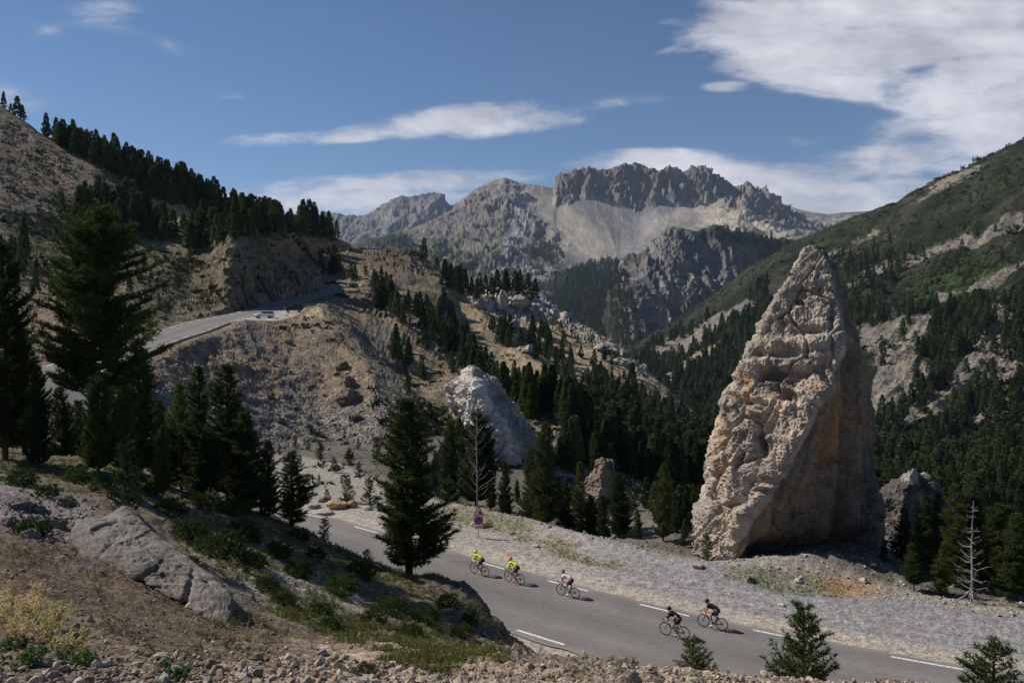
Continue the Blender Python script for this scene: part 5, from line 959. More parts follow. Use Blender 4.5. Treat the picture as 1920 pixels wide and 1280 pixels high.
def rt_bare(X, Y):
    return np.clip(strip(X, Y, [(1880, 600), (1840, 670), (1790, 740), (1700, 820)], 26)+strip(X, Y, [(1730, 610), (1700, 670), (1660, 740), (1645, 790)], 26)+.9*strip(X, Y, [(1900, 790), (1800, 830), (1760, 860)], 22)+strip(X, Y, [(1400, 575), (1350, 600), (1300, 640), (1230, 665)], 16)+strip(X, Y, [(1345, 655), (1290, 685), (1255, 715)], 15)+.9*strip(X, Y, [(1920, 492), (1830, 545), (1760, 555)], 12), 0, 1)
def stones_and_grass(near, floor):
    rng = np.random.RandomState(44)
    prot = [boulder_mesh(s, 1 if s < 5 else 2, (1, .75, .6), .30, chips=.62)[:2] for s in range(1, 9)]
    def scatter(name, Ps, sizes, cols, lab, mat):
        Vs = []; Fs = []; Cs = []; o = 0
        for P, s, c in zip(Ps, sizes, cols):
            V, F = prot[rng.randint(8)] if s > .12 or P[1] < 14 else prot[rng.randint(4)]
            a = rng.rand(3)*6.28; R = np.array(Matrix.Rotation(a[0], 3, 'Z') @ Matrix.Rotation(a[1]*.08, 3, 'X')); Vs.append((V*s)@R.T+P+A([0, 0, s*.12])); Fs.append(F+o); Cs.append(np.broadcast_to(c, V.shape)); o += len(V)
        ob = mesh_np(name, np.concatenate(Vs), np.concatenate(Fs), mat, {'albedo': np.concatenate(Cs)}, smooth=False); tag(ob, lab, 'stones', kind='stuff')
    ms = terrain_mat('loose_stone', .12, .01, .3, .1)
    P, X, Y, vg, Cn = near; pf = P.reshape(-1, 3); PXf, PYf = proj(pf); vf = vg.ravel(); Df = pf[:, 1]
    vis = (PXf > -30) & (PXf < 1950) & (PYf < 1300) & (Df < 45) & (Df > 5)
    # keep sampling proportional to screen area: uniform over vertices
    idx = np.nonzero(vis)[0]
    n1 = pn(pf[idx], .5, 3)
    lip = sm(PYf[idx], 1210, 1262)+.9*blob(PXf[idx], PYf[idx], 90, 975, 110, 45)+.7*blob(PXf[idx], PYf[idx], 560, 1110, 110, 30, 15)+.22+.35*(n1 > .12)
    w = lip*(1-.8*vf[idx]); w /= w.sum()
    ch = rng.choice(idx, 22000, p=w); pf = pf.copy(); pf[ch, :2] += rng.uniform(-.05, .05, (len(ch), 2)); fine = PYf[ch]
    big = sm(PYf[ch], 1215, 1275)+blob(PXf[ch], PYf[ch], 90, 975, 110, 45)*1.2
    sz = np.exp(rng.normal(-2.85, .65, len(ch)))*(.55+.9*big*rng.rand(len(ch))); sz *= np.clip(Df[ch]/12, .8, 1.6)
    pale = A([.38, .315, .25]); gr = A([.22, .205, .19]); br = A([.22, .15, .10])
    cs = [pale*(.5+.7*rng.rand()) if rng.rand() < .3+.3*sm(PYf[c], 1200, 1250) else (gr if rng.rand() < .5 else br)*(.7+.5*rng.rand()) for c in ch]
    sz = np.minimum(sz*np.where(PYf[ch] > 1225, 1.35-.6*sm(PXf[ch], 500, 1000), 1), .26)
    scatter('pebbles', pf[ch], sz, cs, 'loose pale and brown pebbles covering the foreground slope', ms)
    P, PX, PY, b, vgf = floor; pf = P.reshape(-1, 3); PXf, PYf = PX.ravel(), PY.ravel(); bf = b.ravel(); d, _ = near_path(P, ROAD, 6); df = d.ravel()
    idx = np.nonzero((PXf > 380) & (PXf < 1950) & (PYf > 790) & (PYf < 1280) & (df > 4.6) & (pf[:, 2] > -5) & ((pf[:, 0] > -30)))[0]
    w = .35+1.6*np.exp(-((bf[idx]+.3)/1.3)**2)*(pf[idx, 0] > -6)+.7*(bf[idx] > 1); w /= w.sum(); ch = rng.choice(idx, 9000, p=w); pf = pf.copy(); pf[ch, :2] += rng.uniform(-.15, .15, (len(ch), 2))
    sz = np.exp(rng.normal(-2.3, .55, len(ch)))*np.where(bf[ch] > -1.5, 1.25, .6); sz = np.where(df[ch] < 7, sz*.7, sz); sz = np.minimum(sz, .55)
    cs = [A([.36, .34, .32])*(.6+.7*rng.rand()) if rng.rand() < .7 else A([.40, .33, .25])*(.6+.6*rng.rand()) for c in ch]
    scatter('gravel', pf[ch], sz, cs, 'loose grey gravel and stones on the verge and the flat', ms)
    Pm, X, Y = SHEETS['mid']; idx = np.nonzero((X > 250) & (X < 760) & (Y > 600) & (Y < 850) & (Pm[:, 1] < 210))[0]; dm, _ = near_path(Pm[idx], ROAD, 8); idx = idx[dm > 8]
    wt = np.clip(sm(Y[idx], 640, 820)+strip(X[idx], Y[idx], [(700, 640), (735, 700), (760, 770), (730, 830)], 45), .12, 2); wt /= wt.sum(); ch = rng.choice(idx, 6500, p=wt)
    sz = np.minimum(np.exp(rng.normal(-1.55, .5, len(ch))), 1.1)
    cs = [A([.17, .16, .15])*(.6+.8*rng.rand()) if rng.rand() < .5 else A([.27, .21, .15])*(.6+.6*rng.rand()) for c in ch]
    scatter('scree', Pm[ch], sz, cs, 'broken scree stones strewn down the brown slope', ms)
    # grass tufts
    P = near[0].reshape(-1, 3); PXf, PYf = proj(P); w = vf*((PXf > -20) & (PXf < 1300) & (PYf < 1290) & (P[:, 1] > 8) & (P[:, 1] < 45)); w = w+.004*((PXf > -20) & (PXf < 1500) & (PYf < 1290) & (P[:, 1] > 8) & (P[:, 1] < 45)); w = w/w.sum()
    ch = rng.choice(len(P), 15000, p=w); V1 = blades(rng, P[ch]+rng.normal(size=(len(ch), 3))*A([.07, .07, .01]), np.tile(A([0, 0, 1.]), (len(ch), 1)), .12, .020, 9, .8)
    o = mesh_np('grass', V1, trifaces(len(V1)), M_GRASS, smooth=False); tag(o, 'green grass tufts patching the foreground slope', 'grass', kind='stuff')
    P = floor[0].reshape(-1, 3); w = vgf.ravel()*((PXb := proj(P)[0]) > 300)*(PXb < 1950)*(P[:, 1] < 80); w = w/w.sum(); ch = rng.choice(len(P), 3600, p=w)
    V1 = blades(rng, P[ch]+rng.normal(size=(len(ch), 3))*A([.15, .15, .01]), np.tile(A([0, 0, 1.]), (len(ch), 1)), .13, .03, 6, .9); o = mesh_np('grass', V1, trifaces(len(V1)), foliage_mat('verge_grass', (.12, .13, .045), .3, .25), smooth=False); tag(o, 'dry green grass along the verge and the mound by the tower', 'grass', kind='stuff')
    # low scrub and loose rocks on the hillsides
    def litter(sheet_, n, size, wt, mat, lab, name, k=11, flat=.55, sel=None):
        P, X, Y = SHEETS[sheet_]; w = wt(P, X, Y)*((X > -20) & (X < 1940) & (Y > 150) & (Y < 1100)); idx = np.nonzero(w > 1e-4)[0]
        p = w[idx]/w[idx].sum(); ch = rng.choice(idx, n, p=p); s = size*np.exp(rng.normal(0, .45, n)); C_ = P[ch]+rng.normal(size=(n, 3))*A([1, 1, 0])*.4
        rep = 5; Cc = np.repeat(C_, rep, 0)+rng.normal(size=(n*rep, 3))*np.repeat(s, rep)[:, None]*A([.42, .42, .1])+A([0, 0, .1])*np.repeat(s, rep)[:, None]
        V = blades(rng, Cc, np.tile(A([0, 0, .6]), (n*rep, 1)), np.repeat(s, rep)*flat, np.repeat(s, rep)*.33, k, .9); tint = np.repeat(rng.rand(n).astype(np.float32), rep*k*3)
        o = mesh_np(name, V, trifaces(len(V)), mat, {'tint': np.stack([tint]*3, -1)}, smooth=False); tag(o, lab, 'scrub', kind='stuff')
    M_SC = foliage_mat('scrub_leaves', (.055, .072, .028), .35, .1, True); M_SD = foliage_mat('dark_scrub_leaves', (.030, .045, .02), .35, .1, True)
    def offroad(P): d, _ = near_path(P, ROAD, 9); d2, _ = near_path(P, UP, 6); return (d > 6.5)*(d2 > 4)
    litter('left', 2600, .8, lambda P, X, Y: (.10+.9*np.clip(blob(X, Y, 60, 470, 160, 60, 10)+.9*blob(X, Y, 300, 480, 190, 70, 10)+.6*blob(X, Y, 170, 380, 150, 50, 35)+.5*blob(X, Y, 560, 455, 90, 22), 0, 1))*sm(fbm(P, .05, 3, seed=401), -.15, .25)*offroad(P)*(P[:, 2] > 16), M_SC, 'low scrub dotting the brown left hillside', 'scrub', 6)
    litter('mid', 4200, .75, lambda P, X, Y: (.05*(X > 500)+.8*sm(X, 690, 800)+.4*blob(X, Y, 580, 850, 150, 30)+.5*blob(X, Y, 600, 608, 60, 12))*sm(fbm(P, .06, 3, seed=402), -.2, .2)*offroad(P)*(X < 1400), M_SC, 'low scrub over the ridge and gullies', 'scrub', 6)
    litter('right', 8000, 2.6, lambda P, X, Y: (1-.93*sm(rt_bare(X, Y), .2, .6))*sm(fbm(P, .008, 3, seed=403), -.3, .15)*(P[:, 1] > 250), M_SD, 'dark scrub over the green right mountainside', 'scrub', 5)
    litter('floor', 900, .5, lambda P, X, Y: (P[:, 1] > 66)*1.*sm(fbm(P, .15, 3, seed=404), -.1, .2)*offroad(P)*(.25+(X > 1050)), M_SC, 'low scrub on the stony valley floor', 'scrub', 6)
    for sh, n, med, cond in (('left', 6000, -1.45, lambda P, X, Y: (.3+.9*blob(X, Y, 380, 520, 160, 80)+.7*sm(Y, 420, 520))*(P[:, 2] > 16)*offroad(P)), ('mid', 6000, -1.3, lambda P, X, Y: (.15+.8*sm(X, 680, 780))*(Y > 480)*(X < 1250)*offroad(P))):
        Pq, X, Y = SHEETS[sh]; w = cond(Pq, X, Y)*((X > -20) & (X < 1300) & (Y < 860) & (Y > 200)); w = w/w.sum(); ch = rng.choice(len(Pq), n, p=w); Pj = Pq[ch]+rng.uniform(-.4, .4, (n, 3))*A([1, 1, 0])
        sz = np.minimum(np.exp(rng.normal(med, .55, n)), 1.6); cs = [A([.30, .25, .20])*(.5+.9*rng.rand()) for _ in range(n)]
        scatter('loose_rocks', Pj, sz, cs, 'loose rocks strewn over the %s' % ('left hillside' if sh == 'left' else 'ridge flank'), ms)
    # pale dry weeds at lower left, broad-leaved plants, straw stalks
    cs = []; ds = []; st = MB()
    wl = [(20, 1130, .55), (50, 1150, .5), (80, 1165, .45), (95, 1180, .42), (12, 1165, .5), (135, 1200, .32), (40, 1185, .4), (70, 1120, .5), (110, 1150, .4)]
    for k, (x, y, h) in enumerate(wl):
        root_ = lookup('near', x, y+30); h *= .95; r_ = MB(); cc = []; dd = []
        for j in range(14):
            a = rng.normal(size=2)*.10; tip = A([a[0], a[1], h*rng.uniform(.6, 1.05)]); r_.tube([(0, 0, -.02), tuple(tip*.5+A([0, 0, .04])), tuple(tip)], [.004, .003, .002], 3)
            for q in np.linspace(.45, 1, 7): cc.append(tip*q+rng.normal(size=3)*.015); dd.append(A([a[0], a[1], .6]))
        e = empty('dry_weed', tuple(root_)); V1 = blades(rng, A(cc), A(dd), .04, .018, 9, 1.); mesh_np('flower_head', V1, trifaces(len(V1)), M_STRAW, smooth=False, parent=e); r_.build('stem', M_STRAW, e)
        tag(e, 'pale straw-coloured dry weed standing on the stones at lower left', 'weed', 'pale dry weeds at lower left')
    for k, (x, y) in enumerate([(20, 1215), (70, 1235), (130, 1225), (160, 1240), (330, 1275), (40, 1250)]):
        root_ = lookup('near', x, y); c_ = rng.normal(size=(26, 3))*A([.09, .09, .03])+A([0, 0, .05]); V1 = blades(rng, c_, np.tile(A([0, 0, .7]), (26, 1)), .075, .045, 5, 1.0); e = mesh_np('leafy_plant', V1, trifaces(len(V1)), foliage_mat('broad_leaves', (.10, .17, .05)), smooth=False); e.location = root_
        tag(e, 'low green broad-leaved plant among the pebbles at lower left', 'plant', 'leafy plants among the pebbles')
    ch = [lookup('near', x, y) for x, y in [(340, 1180), (380, 1195), (330, 1240), (450, 1190), (520, 1200), (560, 1205), (250, 1185), (480, 1215)]]
    for p in ch: 
        for j in range(5): q = p+rng.normal(size=3)*A([.12, .12, 0]); st.tube([tuple(q), tuple(q+A([rng.normal()*.05, 0, .2])), tuple(q+A([rng.normal()*.1, 0, .38]))], [.004, .003, .002], 3)
    o = st.build('dry_grass', M_STRAW); tag(o, 'thin straw stalks on the dark soil of the foreground', 'dry grass', kind='stuff')
# =================================================================== RIDERS, BICYCLES, CARS, SIGN
_sk = bpy.data.scenes.new('skin_work')
def skin_dg(o):
    _sk.collection.objects.link(o); vl = _sk.view_layers[0]; vl.update(); dg = vl.depsgraph; return dg
def skin_obj(name, chains, mat, parent=None, sub=2):
    """chains: list of [(pos, radius), ...]; first joins pelvis; shared positions are merged -> one continuous skin"""
    V = []; E = []; R = []; key = {}
    for ch in chains:
        prev = None
        for p, r in ch:
            k = tuple(round(c, 4) for c in p)
            if k not in key: key[k] = len(V); V.append(p); R.append(r)
            i = key[k]
            if prev is not None and prev != i: E.append((prev, i))
            prev = i
    me = bpy.data.meshes.new(name); me.from_pydata(V, E, []); o = bpy.data.objects.new(name, me); col.objects.link(o)
    s = o.modifiers.new('s', 'SKIN'); s.use_smooth_shade = True
    for i, d in enumerate(me.skin_vertices[0].data):
        r = R[i]; d.radius = (r, r) if not hasattr(r, '__len__') else r
    me.skin_vertices[0].data[0].use_root = True
    m = o.modifiers.new('u', 'SUBSURF'); m.levels = sub; m.render_levels = sub
    dg = skin_dg(o); me2 = bpy.data.meshes.new_from_object(o.evaluated_get(dg)); _sk.collection.objects.unlink(o); o.modifiers.clear(); o.data = me2; bpy.data.meshes.remove(me)
    me2.name = name; me2.materials.clear(); me2.materials.append(mat); me2.polygons.foreach_set('use_smooth', [True]*len(me2.polygons))
    if parent: o.parent = parent
    return o
def join_into(o, others):
    bm = bmesh.new(); bm.from_mesh(o.data)
    for q in others: bm.from_mesh(q.data)
    bm.to_mesh(o.data); bm.free()
    for p in o.data.polygons: p.use_smooth = True
    for q in others: bpy.data.objects.remove(q)
def V3(*a): return Vector(a)
def ik(a, b, l1, l2, pole):
    a, b, pole = Vector(a), Vector(b), Vector(pole); d = b-a; L = min(d.length, (l1+l2)*.999); d.normalize(); x = (l1*l1-l2*l2+L*L)/(2*L); h = math.sqrt(max(l1*l1-x*x, 0)); p = pole-d*pole.dot(d); p.normalize()
    return a+d*x+p*h
def lerp(a, b, t): return tuple(Vector(a)*(1-t)+Vector(b)*t)
SKIN = None
def ellips(c, r, mat, name, parent, zcut=None, seg=20):
    bm = bmesh.new(); bmesh.ops.create_uvsphere(bm, u_segments=seg, v_segments=seg//2+2, radius=1)
    for v in bm.verts: v.co = Vector((v.co.x*r[0], v.co.y*r[1], v.co.z*r[2]))
    if zcut is not None: bmesh.ops.delete(bm, geom=[v for v in bm.verts if v.co.z < zcut], context='VERTS')
    me = bpy.data.meshes.new(name); bm.to_mesh(me); bm.free(); me.materials.append(mat); me.polygons.foreach_set('use_smooth', [True]*len(me.polygons)); o = bpy.data.objects.new(name, me); col.objects.link(o); o.location = c; o.parent = parent; return o
def head_chain(neck, dirf, skin, parent_objs):
    """head with brow, nose, chin and ears as one skinned branch set; returns chains"""
    n = Vector(neck); f = Vector(dirf).normalized(); side = f.cross(V3(0, 0, 1)).normalized(); up = side.cross(f).normalized()
    c = n+up*.12+f*.035
    return [[(tuple(n), .055), (tuple(n+up*.05+f*.01), .058), (tuple(c), (.078, .095)), (tuple(c+up*.07), (.07, .085)), (tuple(c+up*.11-f*.01), .045)],
            [(tuple(c), (.078, .095)), (tuple(c+f*.085-up*.015), .022), (tuple(c+f*.108-up*.03), .013)], [(tuple(c), (.078, .095)), (tuple(c+f*.06-up*.075), .035)],
            [(tuple(c), (.078, .095)), (tuple(c+side*.082-f*.01), .018)], [(tuple(c), (.078, .095)), (tuple(c-side*.082-f*.01), .018)]], c, f, up, side
def hand(w, d, curl, mat, s=1):
    """palm and five curled fingers from wrist w along d, curling towards `curl`"""
    w, d, cu = Vector(w), Vector(d).normalized(), Vector(curl).normalized(); sd = d.cross(cu).normalized()*s; out = []
    out.append([(tuple(w), .024), (tuple(w+d*.045), (.036, .017)), (tuple(w+d*.085), (.036, .014))])
    for k, L in enumerate((.068, .078, .072, .058)):
        b = w+d*.08+sd*(-.027+.018*k); out.append([(tuple(b), .010), (tuple(b+d*L*.45+cu*.008), .0095), (tuple(b+d*L*.6+cu*L*.45), .009), (tuple(b+d*L*.25+cu*L*.75), .008)])
    b = w+d*.03-sd*.03; out.append([(tuple(b), .012), (tuple(b-sd*.018+d*.03+cu*.02), .0105), (tuple(b-sd*.005+d*.045+cu*.05), .009)])
    return [skin_obj('hand', [c], mat, None, 1) for c in out]
def make_bicycle(label, loc, rz, frame_c, crank, accent=None):
    root = empty('bicycle', loc, rz); tag(root, label, 'bicycle', 'road bikes being ridden')
    fm = plain('bike_frame_paint', frame_c, .3, .1, .5); bk = plain('black_rubber', (.018, .018, .02), .6); al = plain('alloy', (.35, .35, .36), .35, .8); blk = plain('carbon', (.02, .02, .022), .4)
    ra, fa = (-.41, 0, .335), (.585, 0, .335); bb = V3(0, 0, .27); st = V3(-.15, 0, .80); hd = V3(.43, 0, .84); hb = V3(.475, 0, .70)
    f = MB(); f.tube([bb, hb], [.024, .026], 10); f.tube([bb, st], .018, 8); f.tube([st, hd], .018, 8); f.tube([hb, hd], .022, 8)
    for s in (-1, 1): f.tube([bb+V3(0, s*.03, 0), V3(ra[0], s*.06, ra[2])], .011, 6); f.tube([st+V3(0, s*.02, -.02), V3(ra[0], s*.06, ra[2])], .008, 6)
    f.build('frame', fm, root, True)
    k = MB(); [k.tube([hb+V3(0, 0, -.01), V3(.50, s*.045, .62), V3(fa[0], s*.05, fa[2])], [.016, .013, .009], 6) for s in (-1, 1)]; k.build('fork', plain('fork_paint', accent or frame_c, .35), root, True)
    for c in (ra, fa):
        w = empty('wheel', c); w.parent = root
        MB().ring((0, 0, 0), .323, .0135, n=40, m=8).build('tyre', bk, w, True); MB().ring((0, 0, 0), .297, .014, n=40, m=6).build('rim', blk, w, True)
        sp = MB(); 
        for i in range(20): a = i*PI/10; s = .03*(-1)**i; sp.tube([(math.cos(a+.25*(-1)**(i//2))*.02, s, math.sin(a+.25*(-1)**(i//2))*.02), (math.cos(a)*.292, 0, math.sin(a)*.292)], .0014, 3)
        sp.build('spokes', al, w); MB().disc((0, 0, 0), .022, .09, 'y', 12).build('hub', blk, w)
    h = MB(); h.tube([hd, hd+V3(.02, 0, .045), hd+V3(.10, 0, .06)], .014, 8); c = hd+V3(.10, 0, .06); h.tube([c+V3(0, -.20, 0), c, c+V3(0, .20, 0)], .013, 8)
    for s in (-1, 1): h.tube([c+V3(0, s*.20, 0), c+V3(.06, s*.205, 0), c+V3(.11, s*.21, -.03), c+V3(.10, s*.215, -.09), c+V3(.05, s*.215, -.125), c+V3(-.02, s*.215, -.13)], .0135, 6); h.tube([c+V3(.08, s*.205, 0), c+V3(.13, s*.205, .035)], [.018, .013], 6); h.tube([c+V3(.12, s*.205, .0), c+V3(.13, s*.205, -.08)], .006, 4)
    h.build('handlebar', bk, root, True)
    s_ = MB(); s_.tube([st, V3(-.19, 0, .93)], .013, 8); s_.build('seat_post', blk, root, True); q = MB(); V = []
    for x, w, z in [(-.32, .07, .955), (-.27, .075, .965), (-.20, .05, .955), (-.12, .025, .95), (-.05, .018, .945)]: V += [(x, -w, z-.02), (x, -w*.6, z), (x, w*.6, z), (x, w, z-.02), (x, 0, z-.045)]
    F = [(i*5+j, i*5+(j+1) % 5, (i+1)*5+(j+1) % 5, (i+1)*5+j) for i in range(4) for j in range(5)]+[(4, 3, 2, 1, 0), (20, 21, 22, 23, 24)]; q.add(V, F).build('saddle', bk, root, True)
    a = crank; cr = MB(); e = V3(math.cos(a)*.17, 0, math.sin(a)*.17); cr.tube([bb+V3(0, .07, 0), bb+e+V3(0, .08, 0)], .011, 6); cr.tube([bb-V3(0, .07, 0), bb-e-V3(0, .08, 0)], .011, 6); cr.ring((bb.x, -.045, bb.z), .092, .005, n=24, m=4); cr.build('crankset', blk, root, True)
    for s, ee in ((1, e), (-1, -e)): MB().box(tuple(bb+ee+V3(0, s*.125, 0)), (.09, .08, .02)).build('pedal', blk, root)
    cs = MB(); cs.disc((ra[0], -.04, ra[2]), .055, .03, 'y', 16); cs.tube([(ra[0], -.045, ra[2]+.055), (0, -.045, .27+.092)], .004, 4); cs.tube([(ra[0], -.045, ra[2]-.10), (0, -.045, .27-.092)], .004, 4); cs.tube([(ra[0], -.045, ra[2]), (ra[0]+.02, -.045, ra[2]-.1)], .012, 4); cs.build('chain', al, root)
    MB().tube([V3(.14, .0, .46), V3(.24, .0, .57)], .034, 10).build('bottle', plain('bottle_plastic', (.5, .5, .48), .5), root, True)
    return root
def make_rider(label, loc, rz, crank, jersey, sleeves, short, helmet, shoe, sock, glove=None, long_sleeve=False, panel=None, lean=0., skin=(.30, .17, .11), aero=0):
    root = empty('person', loc, rz); tag(root, label, 'person', 'cyclists riding up the road'); sk = plain('skin', skin, .6, spec=.3)
    hip = V3(-.20, 0, 1.00); lean += .07; ch = V3(.15, 0, 1.27-lean); sh = V3(.30, 0, 1.33-lean); nk = V3(.37, 0, 1.37-lean)
    e = V3(math.cos(crank)*.17, 0, math.sin(crank)*.17); bb = V3(0, 0, .27); legs = []; fore = []; upper = []; knees = []
    for s in (1, -1):
        H = hip+V3(.02, s*.09, -.03); ft = bb+e*s+V3(-.03, s*.125, .075); K = ik(H, ft+V3(-.03, 0, .04), .45, .45, (1, 0, .25))+V3(0, s*.02, 0); An = ft+V3(-.05, 0, .06); legs.append((H, K, An, ft))
    hb = V3(.43, 0, .84)+V3(.10, 0, .06)
    arms = []
    for s in (1, -1):
        S = sh+V3(0, s*.175, -.02); Hd = hb+V3(.05, s*.20, .035); El = ik(S, Hd, .29, .27, (-.2, s*.5, -.6)); arms.append((S, El, Hd))
    H0, K0, A0, F0 = legs[0]
    chains = [[(tuple(hip), (.135, .125)), (tuple(lerp(hip, ch, .5)+V3(0, 0, .035) if False else Vector(lerp(hip, ch, .5))+V3(-.01, 0, .04)), (.13, .115)), (tuple(ch), (.14, .12)), (tuple(sh), (.11, .09)), (tuple(nk), .055)]]
    for s, (H, K, An, ft) in zip((1, -1), legs): chains.append([(tuple(hip), (.135, .125)), (tuple(H), .095), (lerp(H, K, .5), .078), (tuple(K), .055), (lerp(K, An, .35), .056), (lerp(K, An, .75), .036), (tuple(An), .034), (tuple(ft+V3(.07, 0, 0)), .032), (tuple(ft+V3(.12, 0, -.01)), .025)])
    for s, (S, El, Hd) in zip((1, -1), arms): chains.append([(tuple(sh), (.11, .09)), (tuple(S), .058), (lerp(S, El, .5), .046), (tuple(El), .037), (lerp(El, Hd, .4), .038), (lerp(El, Hd, .9), .026)])
    f = V3(1, 0, -.05 if not aero else -.25); hc, c, ff, up, side = head_chain(nk, f, sk, None); chains += hc
    body = skin_obj('body', chains, sk, root)
    hs = []
    for s, (S, El, Hd) in zip((1, -1), arms):
        hs += hand(lerp(El, Hd, .92), (Hd-El).normalized()*.6+V3(.5, 0, .1), (0, -s*.3, -1), sk, s)
    join_into(body, hs)
    gl = plain('dark_lens', (.02, .02, .025), .15)
    g = MB(); g.tube([c+side*.062+ff*.06+up*.012, c+ff*.102+up*.012, c-side*.062+ff*.06+up*.012], .015, 6); g.build('sunglasses', gl, root, True)
    MB().tube([c+ff*.088-up*.052+side*.022, c+ff*.094-up*.052, c+ff*.088-up*.052-side*.022], .006, 5).build('mouth', plain('lips', (.28, .10, .08), .6), root, True)
    jm = plain('jersey_fabric', jersey, .8, spec=.15, noise=.12, s=20.)
    tor = [[(tuple(hip+V3(.03, 0, .05)), (.15, .135)), (tuple(Vector(lerp(hip, ch, .5))+V3(-.01, 0, .05)), (.147, .13)), (tuple(ch+V3(0, 0, .01)), (.158, .137)), (tuple(sh), (.125, .10)), (lerp(sh, nk, .6), .07)]]
    for S, El, Hd in arms: tor.append([(tuple(sh), (.125, .10)), (tuple(S), .07), (lerp(S, El, .55), .06)]+([(tuple(El), .048), (lerp(El, Hd, .85), .036)] if long_sleeve else []))
    skin_obj('jersey', tor, jm, root)
    if sleeves is not None:
        sm_ = plain('sleeve_fabric', sleeves, .8)
        for S, El, Hd in arms: skin_obj('sleeve', [[(lerp(S, El, .1), .073), (lerp(S, El, .6), .063), (lerp(S, El, .9), .05)]], sm_, root, 1)
    if panel is not None: skin_obj('jersey_panel', [[(tuple(hip+V3(.08, .0, .06)), (.154, .125)), (tuple(Vector(lerp(hip, ch, .55))+V3(0, 0, .035)), (.160, .128)), (tuple(Vector(lerp(hip, ch, .9))+V3(0, 0, .01)), (.165, .13))]], plain('panel_fabric', panel, .8), root)
    so = [[(tuple(hip), (.15, .142)), (tuple(hip+V3(.05, 0, .05)), (.145, .13))]]
    for H, K, An, ft in legs: so.append([(tuple(hip), (.15, .142)), (tuple(H), .112), (lerp(H, K, .45), .094), (lerp(H, K, .72), .08)])
    skin_obj('shorts', so, plain('shorts_fabric', short, .7), root)
    for (H, K, An, ft) in legs:
        skin_obj('sock', [[(lerp(K, An, .62), .046), (tuple(An), .042)]], plain('sock_fabric', sock, .8), root, 1)
        skin_obj('shoe', [[(tuple(An+V3(-.02, 0, -.045)), .045), (tuple(ft+V3(.05, 0, -.02)), (.046, .036)), (tuple(ft+V3(.13, 0, -.028)), (.036, .026))]], plain('shoe_leather', shoe, .4), root, 1)
    hm = plain('helmet_shell', helmet, .35)
    h = ellips(tuple(c+up*.035-ff*.015), (.142, .105, .108), hm, 'helmet', root, -.03); v = MB()
    for k in (-.05, 0, .05): v.tube([(.11, k*.8, .066), (.03, k, .108), (-.07, k, .095)], .010, 5)
    v.build('vent', plain('helmet_vent', (.03, .03, .03), .6), h, True)
    st_ = MB(); st_.tube([c+side*.07+up*.02, c+side*.055-up*.08+ff*.03, c-up*.105+ff*.04, c-side*.055-up*.08+ff*.03, c-side*.07+up*.02], .005, 4); st_.build('chin_strap', gl, root)
    return root
